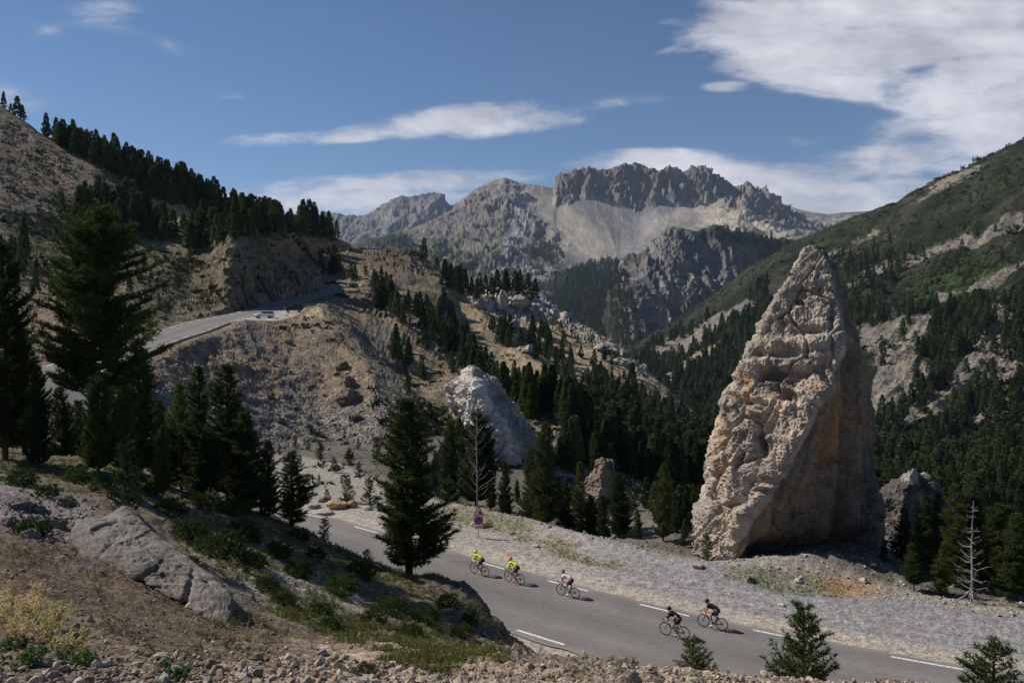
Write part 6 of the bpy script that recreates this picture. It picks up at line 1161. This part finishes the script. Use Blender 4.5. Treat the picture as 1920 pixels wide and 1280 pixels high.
def cyclists():
    C2 = ROAD
    def onroad(px, py):       # ground contact of the bike's middle; heading = road direction
        D = CAMZ*FOC/(py-600); x = (px-960)/FOC*D; i = ((ROAD[:, 0]-x)**2+(ROAD[:, 1]-D)**2).argmin(); t = ROAD[min(i+2, len(ROAD)-1)]-ROAD[max(i-2, 0)]
        return (x, D, .035), math.atan2(t[1], t[0])
    neon = (.62, .85, .04); bk = (.015, .015, .02)
    for px, py, lab, blab, kw, fc, cr, acc in [
        (900.5, 1083, 'cyclist in neon yellow jersey and yellow helmet, first in line', 'black road bike under the rider with the yellow helmet', dict(jersey=neon, sleeves=None, long_sleeve=True, short=bk, helmet=(.55, .8, .08), shoe=(.7, .8, .1), sock=(.6, .6, .1)), (.02, .02, .022), -2.0, None),
        (966.5, 1098.5, 'cyclist in neon yellow jersey with orange helmet and orange shoes, second in line', 'black road bike under the rider with orange shoes', dict(jersey=neon, sleeves=None, long_sleeve=True, short=bk, helmet=(.9, .13, .04), shoe=(.85, .1, .03), sock=(.8, .1, .04), skin=(.34, .2, .13)), (.02, .02, .022), -1.9, None),
        (1068, 1124.5, 'cyclist in white and black jersey with red helmet, third in line', 'dark red road bike under the red-helmeted rider', dict(jersey=(.72, .66, .66), sleeves=(.5, .08, .07), short=bk, helmet=(.35, .03, .05), shoe=(.8, .8, .8), sock=(.6, .5, .45), skin=(.55, .38, .31), aero=1, lean=.03), (.05, .012, .014), -1.5, (.1, .02, .02)),
        (1271, 1202, 'cyclist in black jersey with white side panel and black helmet, nearest the camera', 'black and green road bike, nearest the camera', dict(jersey=bk, sleeves=bk, panel=(.62, .62, .66), short=bk, helmet=bk, shoe=(.45, .45, .47), sock=(.65, .09, .07), skin=(.36, .22, .15), lean=.04), (.02, .025, .02), -1.7, (.02, .30, .08)),
        (1343, 1185.5, 'cyclist in black with orange-red sleeves and white shoes, last in line', 'black road bike ridden by the rider with white shoes', dict(jersey=bk, sleeves=(.75, .12, .06), short=bk, helmet=bk, shoe=(.85, .85, .85), sock=bk, skin=(.3, .19, .13), lean=.05), (.018, .018, .02), -.9, None)]:
        loc, rz = onroad(px, py); make_bicycle(blab, loc, rz, fc, cr, acc); make_rider(lab, loc, rz, cr, **kw)
    # far riders and bystanders
    for px, py, D, lab, jc in [(615.5, 526, 306, 'distant cyclist nearer the black car at the hairpin', (.6, .6, .6)), (633, 534, 293, 'distant cyclist in the middle of the hairpin bend', (.5, .6, .6))]:
        P = W(px, py, D); i = ((ROAD[:, 0]-P[0])**2+(ROAD[:, 1]-P[1])**2).argmin(); t = ROAD[min(i+1, len(ROAD)-1)]-ROAD[i-1]; P = (P[0], P[1], ROAD[i, 2]+.04)
        make_bicycle('bicycle under the '+lab, P, math.atan2(t[1], t[0]), (.02, .02, .02), -1.6); r = make_rider(lab, P, math.atan2(t[1], t[0]), -1.6, jc, None, bk, (.7, .7, .7), bk, bk); r['group'] = 'distant cyclists on the far road'
    P = W(522, 573.5, 215); i = ((ROAD[:, 0]-P[0])**2+(ROAD[:, 1]-P[1])**2).argmin(); P = (ROAD[i, 0]-1.2, ROAD[i, 1], ROAD[i, 2]+.04); t = ROAD[i+1]-ROAD[i-1]; a = math.atan2(-t[1], -t[0])
    make_bicycle('bicycle of the rider in dark clothes on the far straight', P, a, (.02, .02, .02), -1.6); make_rider('rider in dark clothes coming down the far straight', P, a, -1.6, bk, None, bk, bk, bk, bk)
def bystander(label, P, rz, top, leg, skin=(.35, .21, .15), s=1.):
    root = empty('person', tuple(P), rz); root.scale = (s, s, s); tag(root, label, 'person', 'people standing by the far road'); sk = plain('skin', skin, .6)
    hip = V3(0, 0, .95); ch = V3(.0, 0, 1.28); sh = V3(-.01, 0, 1.43); nk = V3(.01, 0, 1.52)
    L = [[(tuple(hip), (.13, .10)), (tuple(V3(0, 0, 1.1)), (.12, .09)), (tuple(ch), (.14, .10)), (tuple(sh), (.10, .07)), (tuple(nk), .055)]]; legs = []; arms = []
    for s_ in (1, -1): H = hip+V3(0, s_*.09, -.04); K = V3(.03, s_*.10, .50); An = V3(-.02+.05*s_, s_*.11, .08); legs.append((H, K, An)); L.append([(tuple(hip), (.13, .10)), (tuple(H), .09), (tuple(K), .056), (lerp(K, An, .4), .055), (tuple(An), .036), (tuple(An+V3(.12, 0, -.045)), .03)])
    for s_ in (1, -1): S = sh+V3(0, s_*.18, -.03); E = S+V3(-.02, s_*.06, -.28); Hd = E+V3(.10, 0, -.24); arms.append((S, E, Hd)); L.append([(tuple(sh), (.10, .07)), (tuple(S), .055), (tuple(E), .038), (tuple(Hd), .026)])
    hc, c, f, up, side = head_chain(nk, V3(1, 0, 0), sk, None); b = skin_obj('body', L+hc, sk, root, 1); hs = []
    for s_, (S, E, Hd) in zip((1, -1), arms): hs += hand(Hd, Hd-E, (1, 0, 0), sk, s_)
    join_into(b, hs); tm = plain('shirt_fabric', top, .8); lm = plain('trouser_fabric', leg, .8)
    skin_obj('shirt', [[(tuple(hip+V3(0, 0, .02)), (.15, .115)), (tuple(ch), (.158, .118)), (tuple(sh), (.12, .085)), (lerp(sh, nk, .4), .07)]]+[[(tuple(sh), (.12, .085)), (tuple(S), .068), (lerp(S, E, .8), .055)] for S, E, Hd in arms], tm, root, 1)
    skin_obj('trousers', [[(tuple(hip+V3(0, 0, .04)), (.145, .112)), (tuple(hip), (.145, .112))]]+[[(tuple(hip), (.145, .112)), (tuple(H), .105), (tuple(K), .07), (lerp(K, An, .9), .055)] for H, K, An in legs], lm, root, 1)
    for H, K, An in legs: skin_obj('shoe', [[(tuple(An+V3(0, 0, -.03)), .045), (tuple(An+V3(.14, 0, -.05)), .033)]], plain('shoe_leather', (.05, .05, .05), .5), root, 1)
    ellips(tuple(c+up*.04-f*.015), (.098, .085, .085), plain('hair', (.03, .02, .015), .7), 'hair', root, -.02, 14); return root
def make_car(label, loc, rz, paint, kind='hatch', cat='car'):
    root = empty('car', loc, rz); tag(root, label, cat, 'vehicles on the far road')
    Lh, Wd_ = (2.1, .88) if kind != 'van' else (2.4, .95)
    prof = dict(hatch=[(-2.1, .35), (-2.12, .75), (-2.0, .98), (-1.75, 1.42), (-1.2, 1.5), (.1, 1.48), (.95, 1.0), (1.85, .82), (2.1, .62), (2.12, .35)],
                suv=[(-2.3, .45), (-2.32, .95), (-2.25, 1.15), (-2.05, 1.72), (-1.5, 1.8), (.2, 1.76), (.95, 1.2), (2.0, 1.05), (2.25, .8), (2.27, .45)],
                van=[(-2.4, .4), (-2.42, 1.2), (-2.35, 1.95), (-2.0, 2.05), (.9, 2.0), (1.6, 1.25), (2.25, 1.0), (2.4, .7), (2.4, .4)])[kind]
    pm = plain('car_paint', paint, .25, .2, .5); gm = plain('car_glass', (.02, .025, .03), .08, spec=.6); bk = plain('car_trim', (.02, .02, .02), .6); V = []; n = len(prof)
    for f, zz in ((-1, 0), (-.97, 0), (.97, 0), (1, 0)):
        for x, z in prof: k = 1-.16*max(0, (z-.9))/.7; V.append((x, f*Wd_*k*(1 if abs(f) < 1 else .999), z if abs(f) < 1 else z*.995+.002))
    b = MB(); V = []
    ys = (-1, -.94, .94, 1)
    for yi, yf in enumerate(ys):
        for x, z in prof: k = 1-.17*max(0, (z-.9))/.7; ins = .04 if abs(yf) == 1 else 0; V.append((x*(1-ins*.6), yf*Wd_*k, z-ins*(z > .6)))
    F = [(i*n+j, i*n+j+1, (i+1)*n+j+1, (i+1)*n+j) for i in range(3) for j in range(n-1)]+[tuple(range(n))[::-1], tuple(3*n+j for j in range(n))]+[(0, n, 2*n, 3*n, 4*n-1, 3*n-1, 2*n-1, n-1)]
    b.add(V, F).build('body', pm, root, True); roof = max(z for x, z in prof); belt = .98 if kind == 'hatch' else 1.2
    for s in (-1, 1):
        k = lambda z: (1-.17*max(0, z-.9)/.7)*Wd_+.004
        zt = roof-.1; x0, x1 = (-1.75, .75) if kind == 'hatch' else (-2.0, .75) if kind == 'suv' else (-2.1, 1.3)
        for a, c in ((x0, (x0+x1)/2-.05), ((x0+x1)/2+.05, x1)):
            fr = .38 if c == x1 else 0; bk_ = .12 if a == x0 else 0
            MB().add([(a, s*k(belt), belt), (c, s*k(belt), belt), (c-fr, s*k(zt), zt), (a+bk_, s*k(zt), zt)], [(0, 1, 2, 3)]).build('side_window', gm, root)
    i0 = [i for i in range(n-1) if prof[i][1] > roof-.15 and prof[i+1][1] < roof-.3 and prof[i+1][0] > 0][0]; (xa, za), (xb, zb) = prof[i0], prof[i0+1]; m_ = lambda t: (xa+(xb-xa)*t+.012, za+(zb-za)*t+.012)
    (u, v), (p, q) = m_(.08), m_(.95); MB().add([(u, -.62*Wd_/.88, v), (u, .62*Wd_/.88, v), (p, .72*Wd_/.88, q), (p, -.72*Wd_/.88, q)], [(0, 1, 2, 3)]).build('windscreen', gm, root)
    (xa, za), (xb, zb) = prof[3], prof[2]; MB().add([(xa-.05, -.58, za-.04), (xa-.05, .58, za-.04), (xb-.012, .68, zb+.04), (xb-.012, -.68, zb+.04)], [(0, 1, 2, 3)]).build('rear_window', gm, root)
    for x in (-1.3, 1.32):
        for s in (-1, 1):
            w = empty('wheel', (x, s*(Wd_-.10), .33)); w.parent = root; MB().disc((0, 0, 0), .33, .2, 'y', 20).build('tyre', bk, w, True); MB().disc((0, s*.012, 0), .2, .19, 'y', 14).build('rim', plain('rim_alloy', (.4, .4, .42), .35, .7), w)
    lm = plain('lamp_glass', (.7, .7, .7), .1); tl = plain('tail_lamp_plastic', (.35, .02, .02), .2)
    for s in (-1, 1): MB().box((prof[-2][0]-.05, s*.62, .68 if kind == 'hatch' else .88), (.14, .34, .13)).build('headlight', lm, root); MB().box((prof[1][0]+.04, s*.70, .86 if kind == 'hatch' else 1.05), (.08, .22, .2)).build('tail_light', tl, root); MB().box((.75, s*(Wd_+.06), belt+.03), (.12, .16, .12)).build('mirror', pm, root)
    MB().box((2.12 if kind != 'van' else 2.36, 0, .45), (.1, 1.5, .18)).build('bumper', bk, root)
    if kind == 'suv': w = MB(); w.disc((-2.42, 0, 1.05), .33, .18, 'x', 20); w.build('spare_wheel', bk, root)
    return root
def traffic():
    def car(px, py, rz, *a, sheet_='mid', **k): P = lookup(sheet_, px, py, 3.5); return make_car(a[0], tuple(P+A([0, 0, .03])), math.radians(rz), *a[1:], **k)
    car(496, 593, 215, 'white hatchback parked on the gravel strip of the far road', (.75, .77, .78)); car(551, 582, 200, 'black off-roader parked on the gravel strip beside two people', (.012, .012, .015), 'suv')
    P = W(661, 538.5, 285); make_car('black van parked at the far lookout', (P[0], P[1], groundz(['mid'], P[0], P[1])+.03), math.radians(250), (.012, .012, .015), 'van', 'van')
    i = len(ROAD)-10; P = W(592, 516, 316); i = ((ROAD[:, 0]-P[0])**2+(ROAD[:, 1]-P[1])**2).argmin(); t = ROAD[i-2]-ROAD[i]; make_car('black car with a pale windscreen coming round the hairpin', tuple(ROAD[i]+A([0, 0, .04])), math.atan2(t[1], t[0]), (.012, .012, .015))
    for x, lab, c in [(697, 'white car parked on the upper road crest', (.8, .8, .8)), (708, 'pale grey car behind the white one on the upper road crest', (.6, .63, .66)), (735, 'small white car at the right end of the upper road crest', (.75, .75, .75))]:
        P = W(x, 466, 361); i = ((UP[:, 0]-P[0])**2).argmin(); make_car(lab, tuple(UP[i]+A([0, .3, .2])), math.radians(5), c)
    for px, py, D, lab, t_, l_ in [(564, 580, 205, 'person in dark clothes beside the black off-roader', (.03, .03, .035), (.03, .03, .04)), (569.5, 580, 206, 'person in a reddish top right of the black off-roader', (.35, .18, .14), (.10, .09, .08)), (649, 538, 283.5, 'person in black standing left of the van at the lookout', (.015, .015, .02), (.015, .015, .02)), (653, 539, 283.5, 'person in pale clothes right next to the lookout van', (.55, .5, .48), (.35, .3, .28))]:
        P = W(px, py, D); z = groundz(['mid'], P[0], P[1]); bystander(lab, (P[0], P[1], z+.0), rng_.uniform(0, 6), t_, l_)
rng_ = random.Random(3)
def road_sign():
    P = lookup('floor', 898, 1006); root = empty('road_sign', tuple(P), 0); root.scale = (.9, .9, .92); root.rotation_euler = (0, 0, math.radians(4)); tag(root, 'post with falling rocks triangle, no parking disc and arrow plate', 'road sign')
    gv = plain('galvanised_steel', (.36, .35, .34), .55, .5, noise=.2); wh = plain('sign_white', (.62, .58, .58), .5); rd = plain('sign_red', (.42, .05, .10), .5); bl = plain('sign_blue', (.10, .035, .26), .5); bk = plain('sign_black', (.02, .02, .02), .5)
    MB().box((0, .04, 1.1), (.08, .05, 2.75)).build('post', gv, root)
    def tri(c, r, y, t): # rounded triangle plate pts
        return [(c[0]+r*math.sin(a), y, c[1]+r*math.cos(a)) for a in (0, 2*PI/3, 4*PI/3)]
    def plate(pts, y, t):
        n = len(pts); V = [(x, y, z) for x, _, z in pts]+[(x, y+t, z) for x, _, z in pts]; return MB().add(V, [tuple(range(n)), tuple(range(n, 2*n))[::-1]]+[(i, i+n, (i+1) % n+n, (i+1) % n) for i in range(n)])
    c = (0, 2.10); plate(tri(c, .54, 0, 0), 0, .02).build('warning_plate', rd, root); w = bpy.data.objects[-1] if False else None
    plate(tri(c, .40, 0, 0), -.006, .004).build('warning_face', wh, root)
    r = MB(); r.add([(.02, -.012, 1.93), (.30, -.012, 1.93), (.17, -.012, 2.12), (.09, -.012, 2.24), (.02, -.012, 2.10)], [(0, 1, 2, 3, 4)]);
    for x, z in ((-.06, 2.10), (-.12, 2.00), (-.02, 2.2), (-.10, 1.94)): r.add([(x-.025, -.012, z), (x, -.012, z-.025), (x+.025, -.012, z), (x, -.012, z+.025)], [(0, 1, 2, 3)])
    r.build('falling_rocks_symbol', bk, root)
    cz = 1.42; MB().box((0, .012, cz), (.84, .02, .78)).build('backing_plate', plain('sign_backing', (.55, .47, .45), .6), root)
    MB().disc((0, -.004, cz), .34, .01, 'y', 40).build('no_parking_ring', rd, root); MB().disc((0, -.012, cz), .265, .01, 'y', 40).build('no_parking_disc', bl, root)
    s = MB(); a = math.radians(45); d = V3(math.cos(a), 0, -math.sin(a)); n = V3(d.z, 0, -d.x)*.032; p = V3(0, -.019, cz); s.add([p-d*.27-n, p+d*.27-n, p+d*.27+n, p-d*.27+n], [(0, 1, 2, 3)]); s.build('slash', rd, root)
    MB().add([(-.05, -.0195, cz-.20), (.05, -.0195, cz-.20), (0, -.0195, cz-.10)], [(0, 1, 2)]).build('white_mark', wh, root)
    MB().box((0, .012, .86), (.66, .02, .26)).build('arrow_plate', wh, root)
    ar = MB(); ar.add([(-.2, 0, .835), (.2, 0, .835), (.2, 0, .885), (-.2, 0, .885)], [(0, 1, 2, 3)]); ar.add([(-.29, 0, .86), (-.2, 0, .80), (-.2, 0, .92)], [(0, 1, 2)]); ar.add([(.29, 0, .86), (.2, 0, .92), (.2, 0, .80)], [(0, 1, 2)]); o = ar.build('arrow', bk, root); o.location = (0, -.004, 0)
# =================================================================== SKY, SUN, AIR, CAMERA
SUN = Vector((-.70, .26, .665)).normalized()
def sky():
    w = bpy.data.worlds.new('World'); bpy.context.scene.world = w; w.use_nodes = True; nt = w.node_tree; L = nt.links.new
    bg = nt.nodes['Background']; s = nd(nt, 'ShaderNodeTexSky'); s.sky_type = 'NISHITA'; s.sun_disc = False
    s.sun_elevation = math.asin(SUN.z); s.sun_rotation = math.atan2(SUN.x, SUN.y); s.altitude = 2300; s.air_density = 1.; s.dust_density = .15; s.ozone_density = 3.0
    hs = nd(nt, 'ShaderNodeHueSaturation'); hs.inputs['Saturation'].default_value = 1.08; L(s.outputs[0], hs.inputs['Color'])
    tc = nd(nt, 'ShaderNodeTexCoord'); sep = nd(nt, 'ShaderNodeSeparateXYZ'); L(tc.outputs['Generated'], sep.inputs[0])
    y = mathn(nt, 'MAXIMUM', sep.outputs[1], .03)
    u = mathn(nt, 'DIVIDE', sep.outputs[0], y); v = mathn(nt, 'DIVIDE', sep.outputs[2], y)
    cx = nd(nt, 'ShaderNodeCombineXYZ'); L(u, cx.inputs[0]); L(v, cx.inputs[1])
    # every cloud bank: direction (u = east/north, v = up/north), half sizes, tilt
    def tod(px, py): P = W(px, py, 1.); return P[0], P[2]-CAMZ
    banks = [(900, 226, 180, 28, 3.5, 1.0), (700, 246, 110, 16, 6, .75), (520, 262, 130, 16, 4, .62), (1130, 196, 160, 12, 6, .42), (720, 345, 260, 20, 3, .75), (640, 378, 260, 22, 0, .85), (1510, 85, 210, 66, -10, 1.4), (1720, 50, 270, 100, 0, 1.35), (1600, 138, 210, 40, -6, 1.0), (1840, 150, 200, 70, -6, 1.3), (1880, 235, 220, 40, 6, 1.0), (1720, 285, 300, 24, 7, 1.1), (1560, 322, 300, 24, 5, 1.1), (1240, 308, 150, 24, 0, 1.15), (1420, 322, 180, 24, 0, 1.1), (1560, 356, 340, 20, 2, 1.05), (1500, 388, 340, 20, 0, 1.2), (1365, 163, 50, 10, 2, .6), (1275, 92, 50, 10, 12, .55), (205, 34, 85, 30, -8, .50), (90, 54, 55, 16, -5, .36), (310, 80, 70, 26, -12, .30), (430, 180, 40, 8, 0, .4), (1500, 266, 60, 10, 3, .7), (450, 410, 200, 18, 0, .6), (-300, 200, 300, 60, 0, 1.), (2400, 100, 400, 120, 0, 1.3)]
    tot = None
    for px, py, rx, ry, rot, st in banks:
        c = tod(px, py); m = nd(nt, 'ShaderNodeMapping'); m.vector_type = 'TEXTURE'; m.inputs['Location'].default_value = (c[0], c[1], 0); m.inputs['Rotation'].default_value = (0, 0, math.radians(rot)); m.inputs['Scale'].default_value = (rx/FOC*1.5, ry/FOC*1.55, 1); L(cx.outputs[0], m.inputs[0])
        ln = nd(nt, 'ShaderNodeVectorMath', operation='LENGTH'); L(m.outputs[0], ln.inputs[0])
        k = mathn(nt, 'MULTIPLY', mathn(nt, 'SUBTRACT', 1., mathn(nt, 'MULTIPLY', ln.outputs['Value'], ln.outputs['Value']), clamp=True), st)
        tot = k if tot is None else mathn(nt, 'SMOOTH_MAX', tot, k, .25)
    nv = nd(nt, 'ShaderNodeMapping'); nv.inputs['Scale'].default_value = (4.2, 15, 1); nv.inputs['Rotation'].default_value = (0, 0, math.radians(-5)); L(cx.outputs[0], nv.inputs[0])
    n1 = nd(nt, 'ShaderNodeTexNoise', Scale=1.25, Detail=13., Roughness=.64, Distortion=.35); L(nv.outputs[0], n1.inputs['Vector'])
    n2 = nd(nt, 'ShaderNodeTexNoise', Scale=8., Detail=11., Roughness=.64, Distortion=.3)
    nv2 = nd(nt, 'ShaderNodeMapping'); nv2.inputs['Scale'].default_value = (1, 2.0, 1); L(cx.outputs[0], nv2.inputs[0]); L(nv2.outputs[0], n2.inputs['Vector'])
    nz = mathn(nt, 'ADD', mathn(nt, 'MULTIPLY', n1.outputs[0], .55), mathn(nt, 'MULTIPLY', n2.outputs[0], .45))
    d = mathn(nt, 'ADD', tot, mathn(nt, 'MULTIPLY', mathn(nt, 'SUBTRACT', nz, .5), 5.6))
    mr = nd(nt, 'ShaderNodeMapRange', interpolation_type='SMOOTHSTEP'); mr.inputs[1].default_value = .02; mr.inputs[2].default_value = 1.2; L(mathn(nt, 'MULTIPLY', d, mathn(nt, 'MULTIPLY', mathn(nt, 'SUBTRACT', tot, .12), 3., clamp=True)), mr.inputs[0])
    mask = mathn(nt, 'MULTIPLY', mr.outputs[0], .93); mask = mathn(nt, 'MULTIPLY', mask, mathn(nt, 'MULTIPLY', mathn(nt, 'SUBTRACT', sep.outputs[1], .03), 12., clamp=True))
    # cloud body tone: thin parts glow, thick undersides greyer
    cr = nd(nt, 'ShaderNodeMix', data_type='RGBA'); cr.inputs['A'].default_value = CLOUD_A; cr.inputs['B'].default_value = CLOUD_B
    n3 = nd(nt, 'ShaderNodeTexNoise', Scale=6., Detail=7., Roughness=.6); nv3 = nd(nt, 'ShaderNodeMapping'); nv3.inputs['Scale'].default_value = (1, 2.6, 1); nv3.inputs['Location'].default_value = (.02, .035, 0); L(cx.outputs[0], nv3.inputs[0]); L(nv3.outputs[0], n3.inputs['Vector'])
    mr3 = nd(nt, 'ShaderNodeMapRange'); mr3.inputs[1].default_value = .36; mr3.inputs[2].default_value = .64; L(n3.outputs[0], mr3.inputs[0]); L(mr3.outputs[0], cr.inputs['Factor'])
    mx = nd(nt, 'ShaderNodeMix', data_type='RGBA'); L(mask, mx.inputs['Factor']); L(hs.outputs[0], mx.inputs['A']); L(cr.outputs['Result'], mx.inputs['B']); L(mx.outputs['Result'], bg.inputs[0]); bg.inputs[1].default_value = SKY_STR
    w.cycles.sampling_method = 'MANUAL'; w.cycles.sample_map_resolution = 512
SKY_STR = .079
CLOUD_A = (5.4, 5.5, 6.4, 1); CLOUD_B = (9.2, 9.2, 9.9, 1)
def lights_camera():
    l = bpy.data.lights.new('sun', 'SUN'); l.energy = 5.0; l.angle = math.radians(.5); l.color = (1, .93, .84); o = bpy.data.objects.new('sun', l); col.objects.link(o); o.rotation_euler = SUN.to_track_quat('Z', 'Y').to_euler()
    c = bpy.data.cameras.new('camera'); c.sensor_width = 36; c.lens = 28; c.clip_start = .1; c.clip_end = 40000; o = bpy.data.objects.new('camera', c); col.objects.link(o); o.location = (0, 0, CAMZ); o.rotation_euler = (PI/2+PITCH, 0, 0)
    sc = bpy.context.scene; sc.camera = o; sc.view_settings.view_transform = 'Standard'; sc.view_settings.look = 'None'; sc.view_settings.exposure = .12; sc.view_settings.gamma = 1
    sc.render.use_persistent_data = False; sc.cycles.max_bounces = 5; sc.cycles.diffuse_bounces = 2; sc.cycles.glossy_bounces = 1; sc.cycles.transparent_max_bounces = 4; sc.cycles.volume_bounces = 0; sc.cycles.use_adaptive_sampling = True; sc.cycles.adaptive_threshold = .02; sc.cycles.use_denoising = True; sc.cycles.denoiser = 'OPENIMAGEDENOISE'
def haze():
    mb = MB(); mb.box((0, 4700, (1180-430)/2), (13000, 11000, 1180+430)); m = bpy.data.materials.new('haze'); m.use_nodes = True; nt = m.node_tree; nt.nodes.remove(nt.nodes['Principled BSDF'])
    v = nd(nt, 'ShaderNodeVolumePrincipled'); v.inputs['Color'].default_value = (.62, .76, 1, 1); v.inputs['Density'].default_value = .000032; v.inputs['Anisotropy'].default_value = .0; nt.links.new(v.outputs[0], nt.nodes['Material Output'].inputs['Volume'])
    o = mb.build('haze', m); tag(o, kind='stuff')
# =================================================================== BUILD
import time as _t
_t0 = _t.time()
def lap(s): print('%-10s %.1f' % (s, _t.time()-_t0), flush=True)
near = terr_near(); lap('near'); floor = terr_floor(); lap('floor'); terr_mid(); lap('mid'); terr_left(); lap('left'); rt = terr_right(); lap('right'); terr_far(); lap('far')
roads(); lap('roads'); big_rocks(); boulders(); lap('rocks'); stones_and_grass(near, floor); lap('stones')
near_trees(); lap('trees'); far_trees(None); lap('far trees'); cyclists(); traffic(); road_sign(); lap('objects')
bpy.data.scenes.remove(_sk); sky(); lights_camera(); haze(); lap('done')
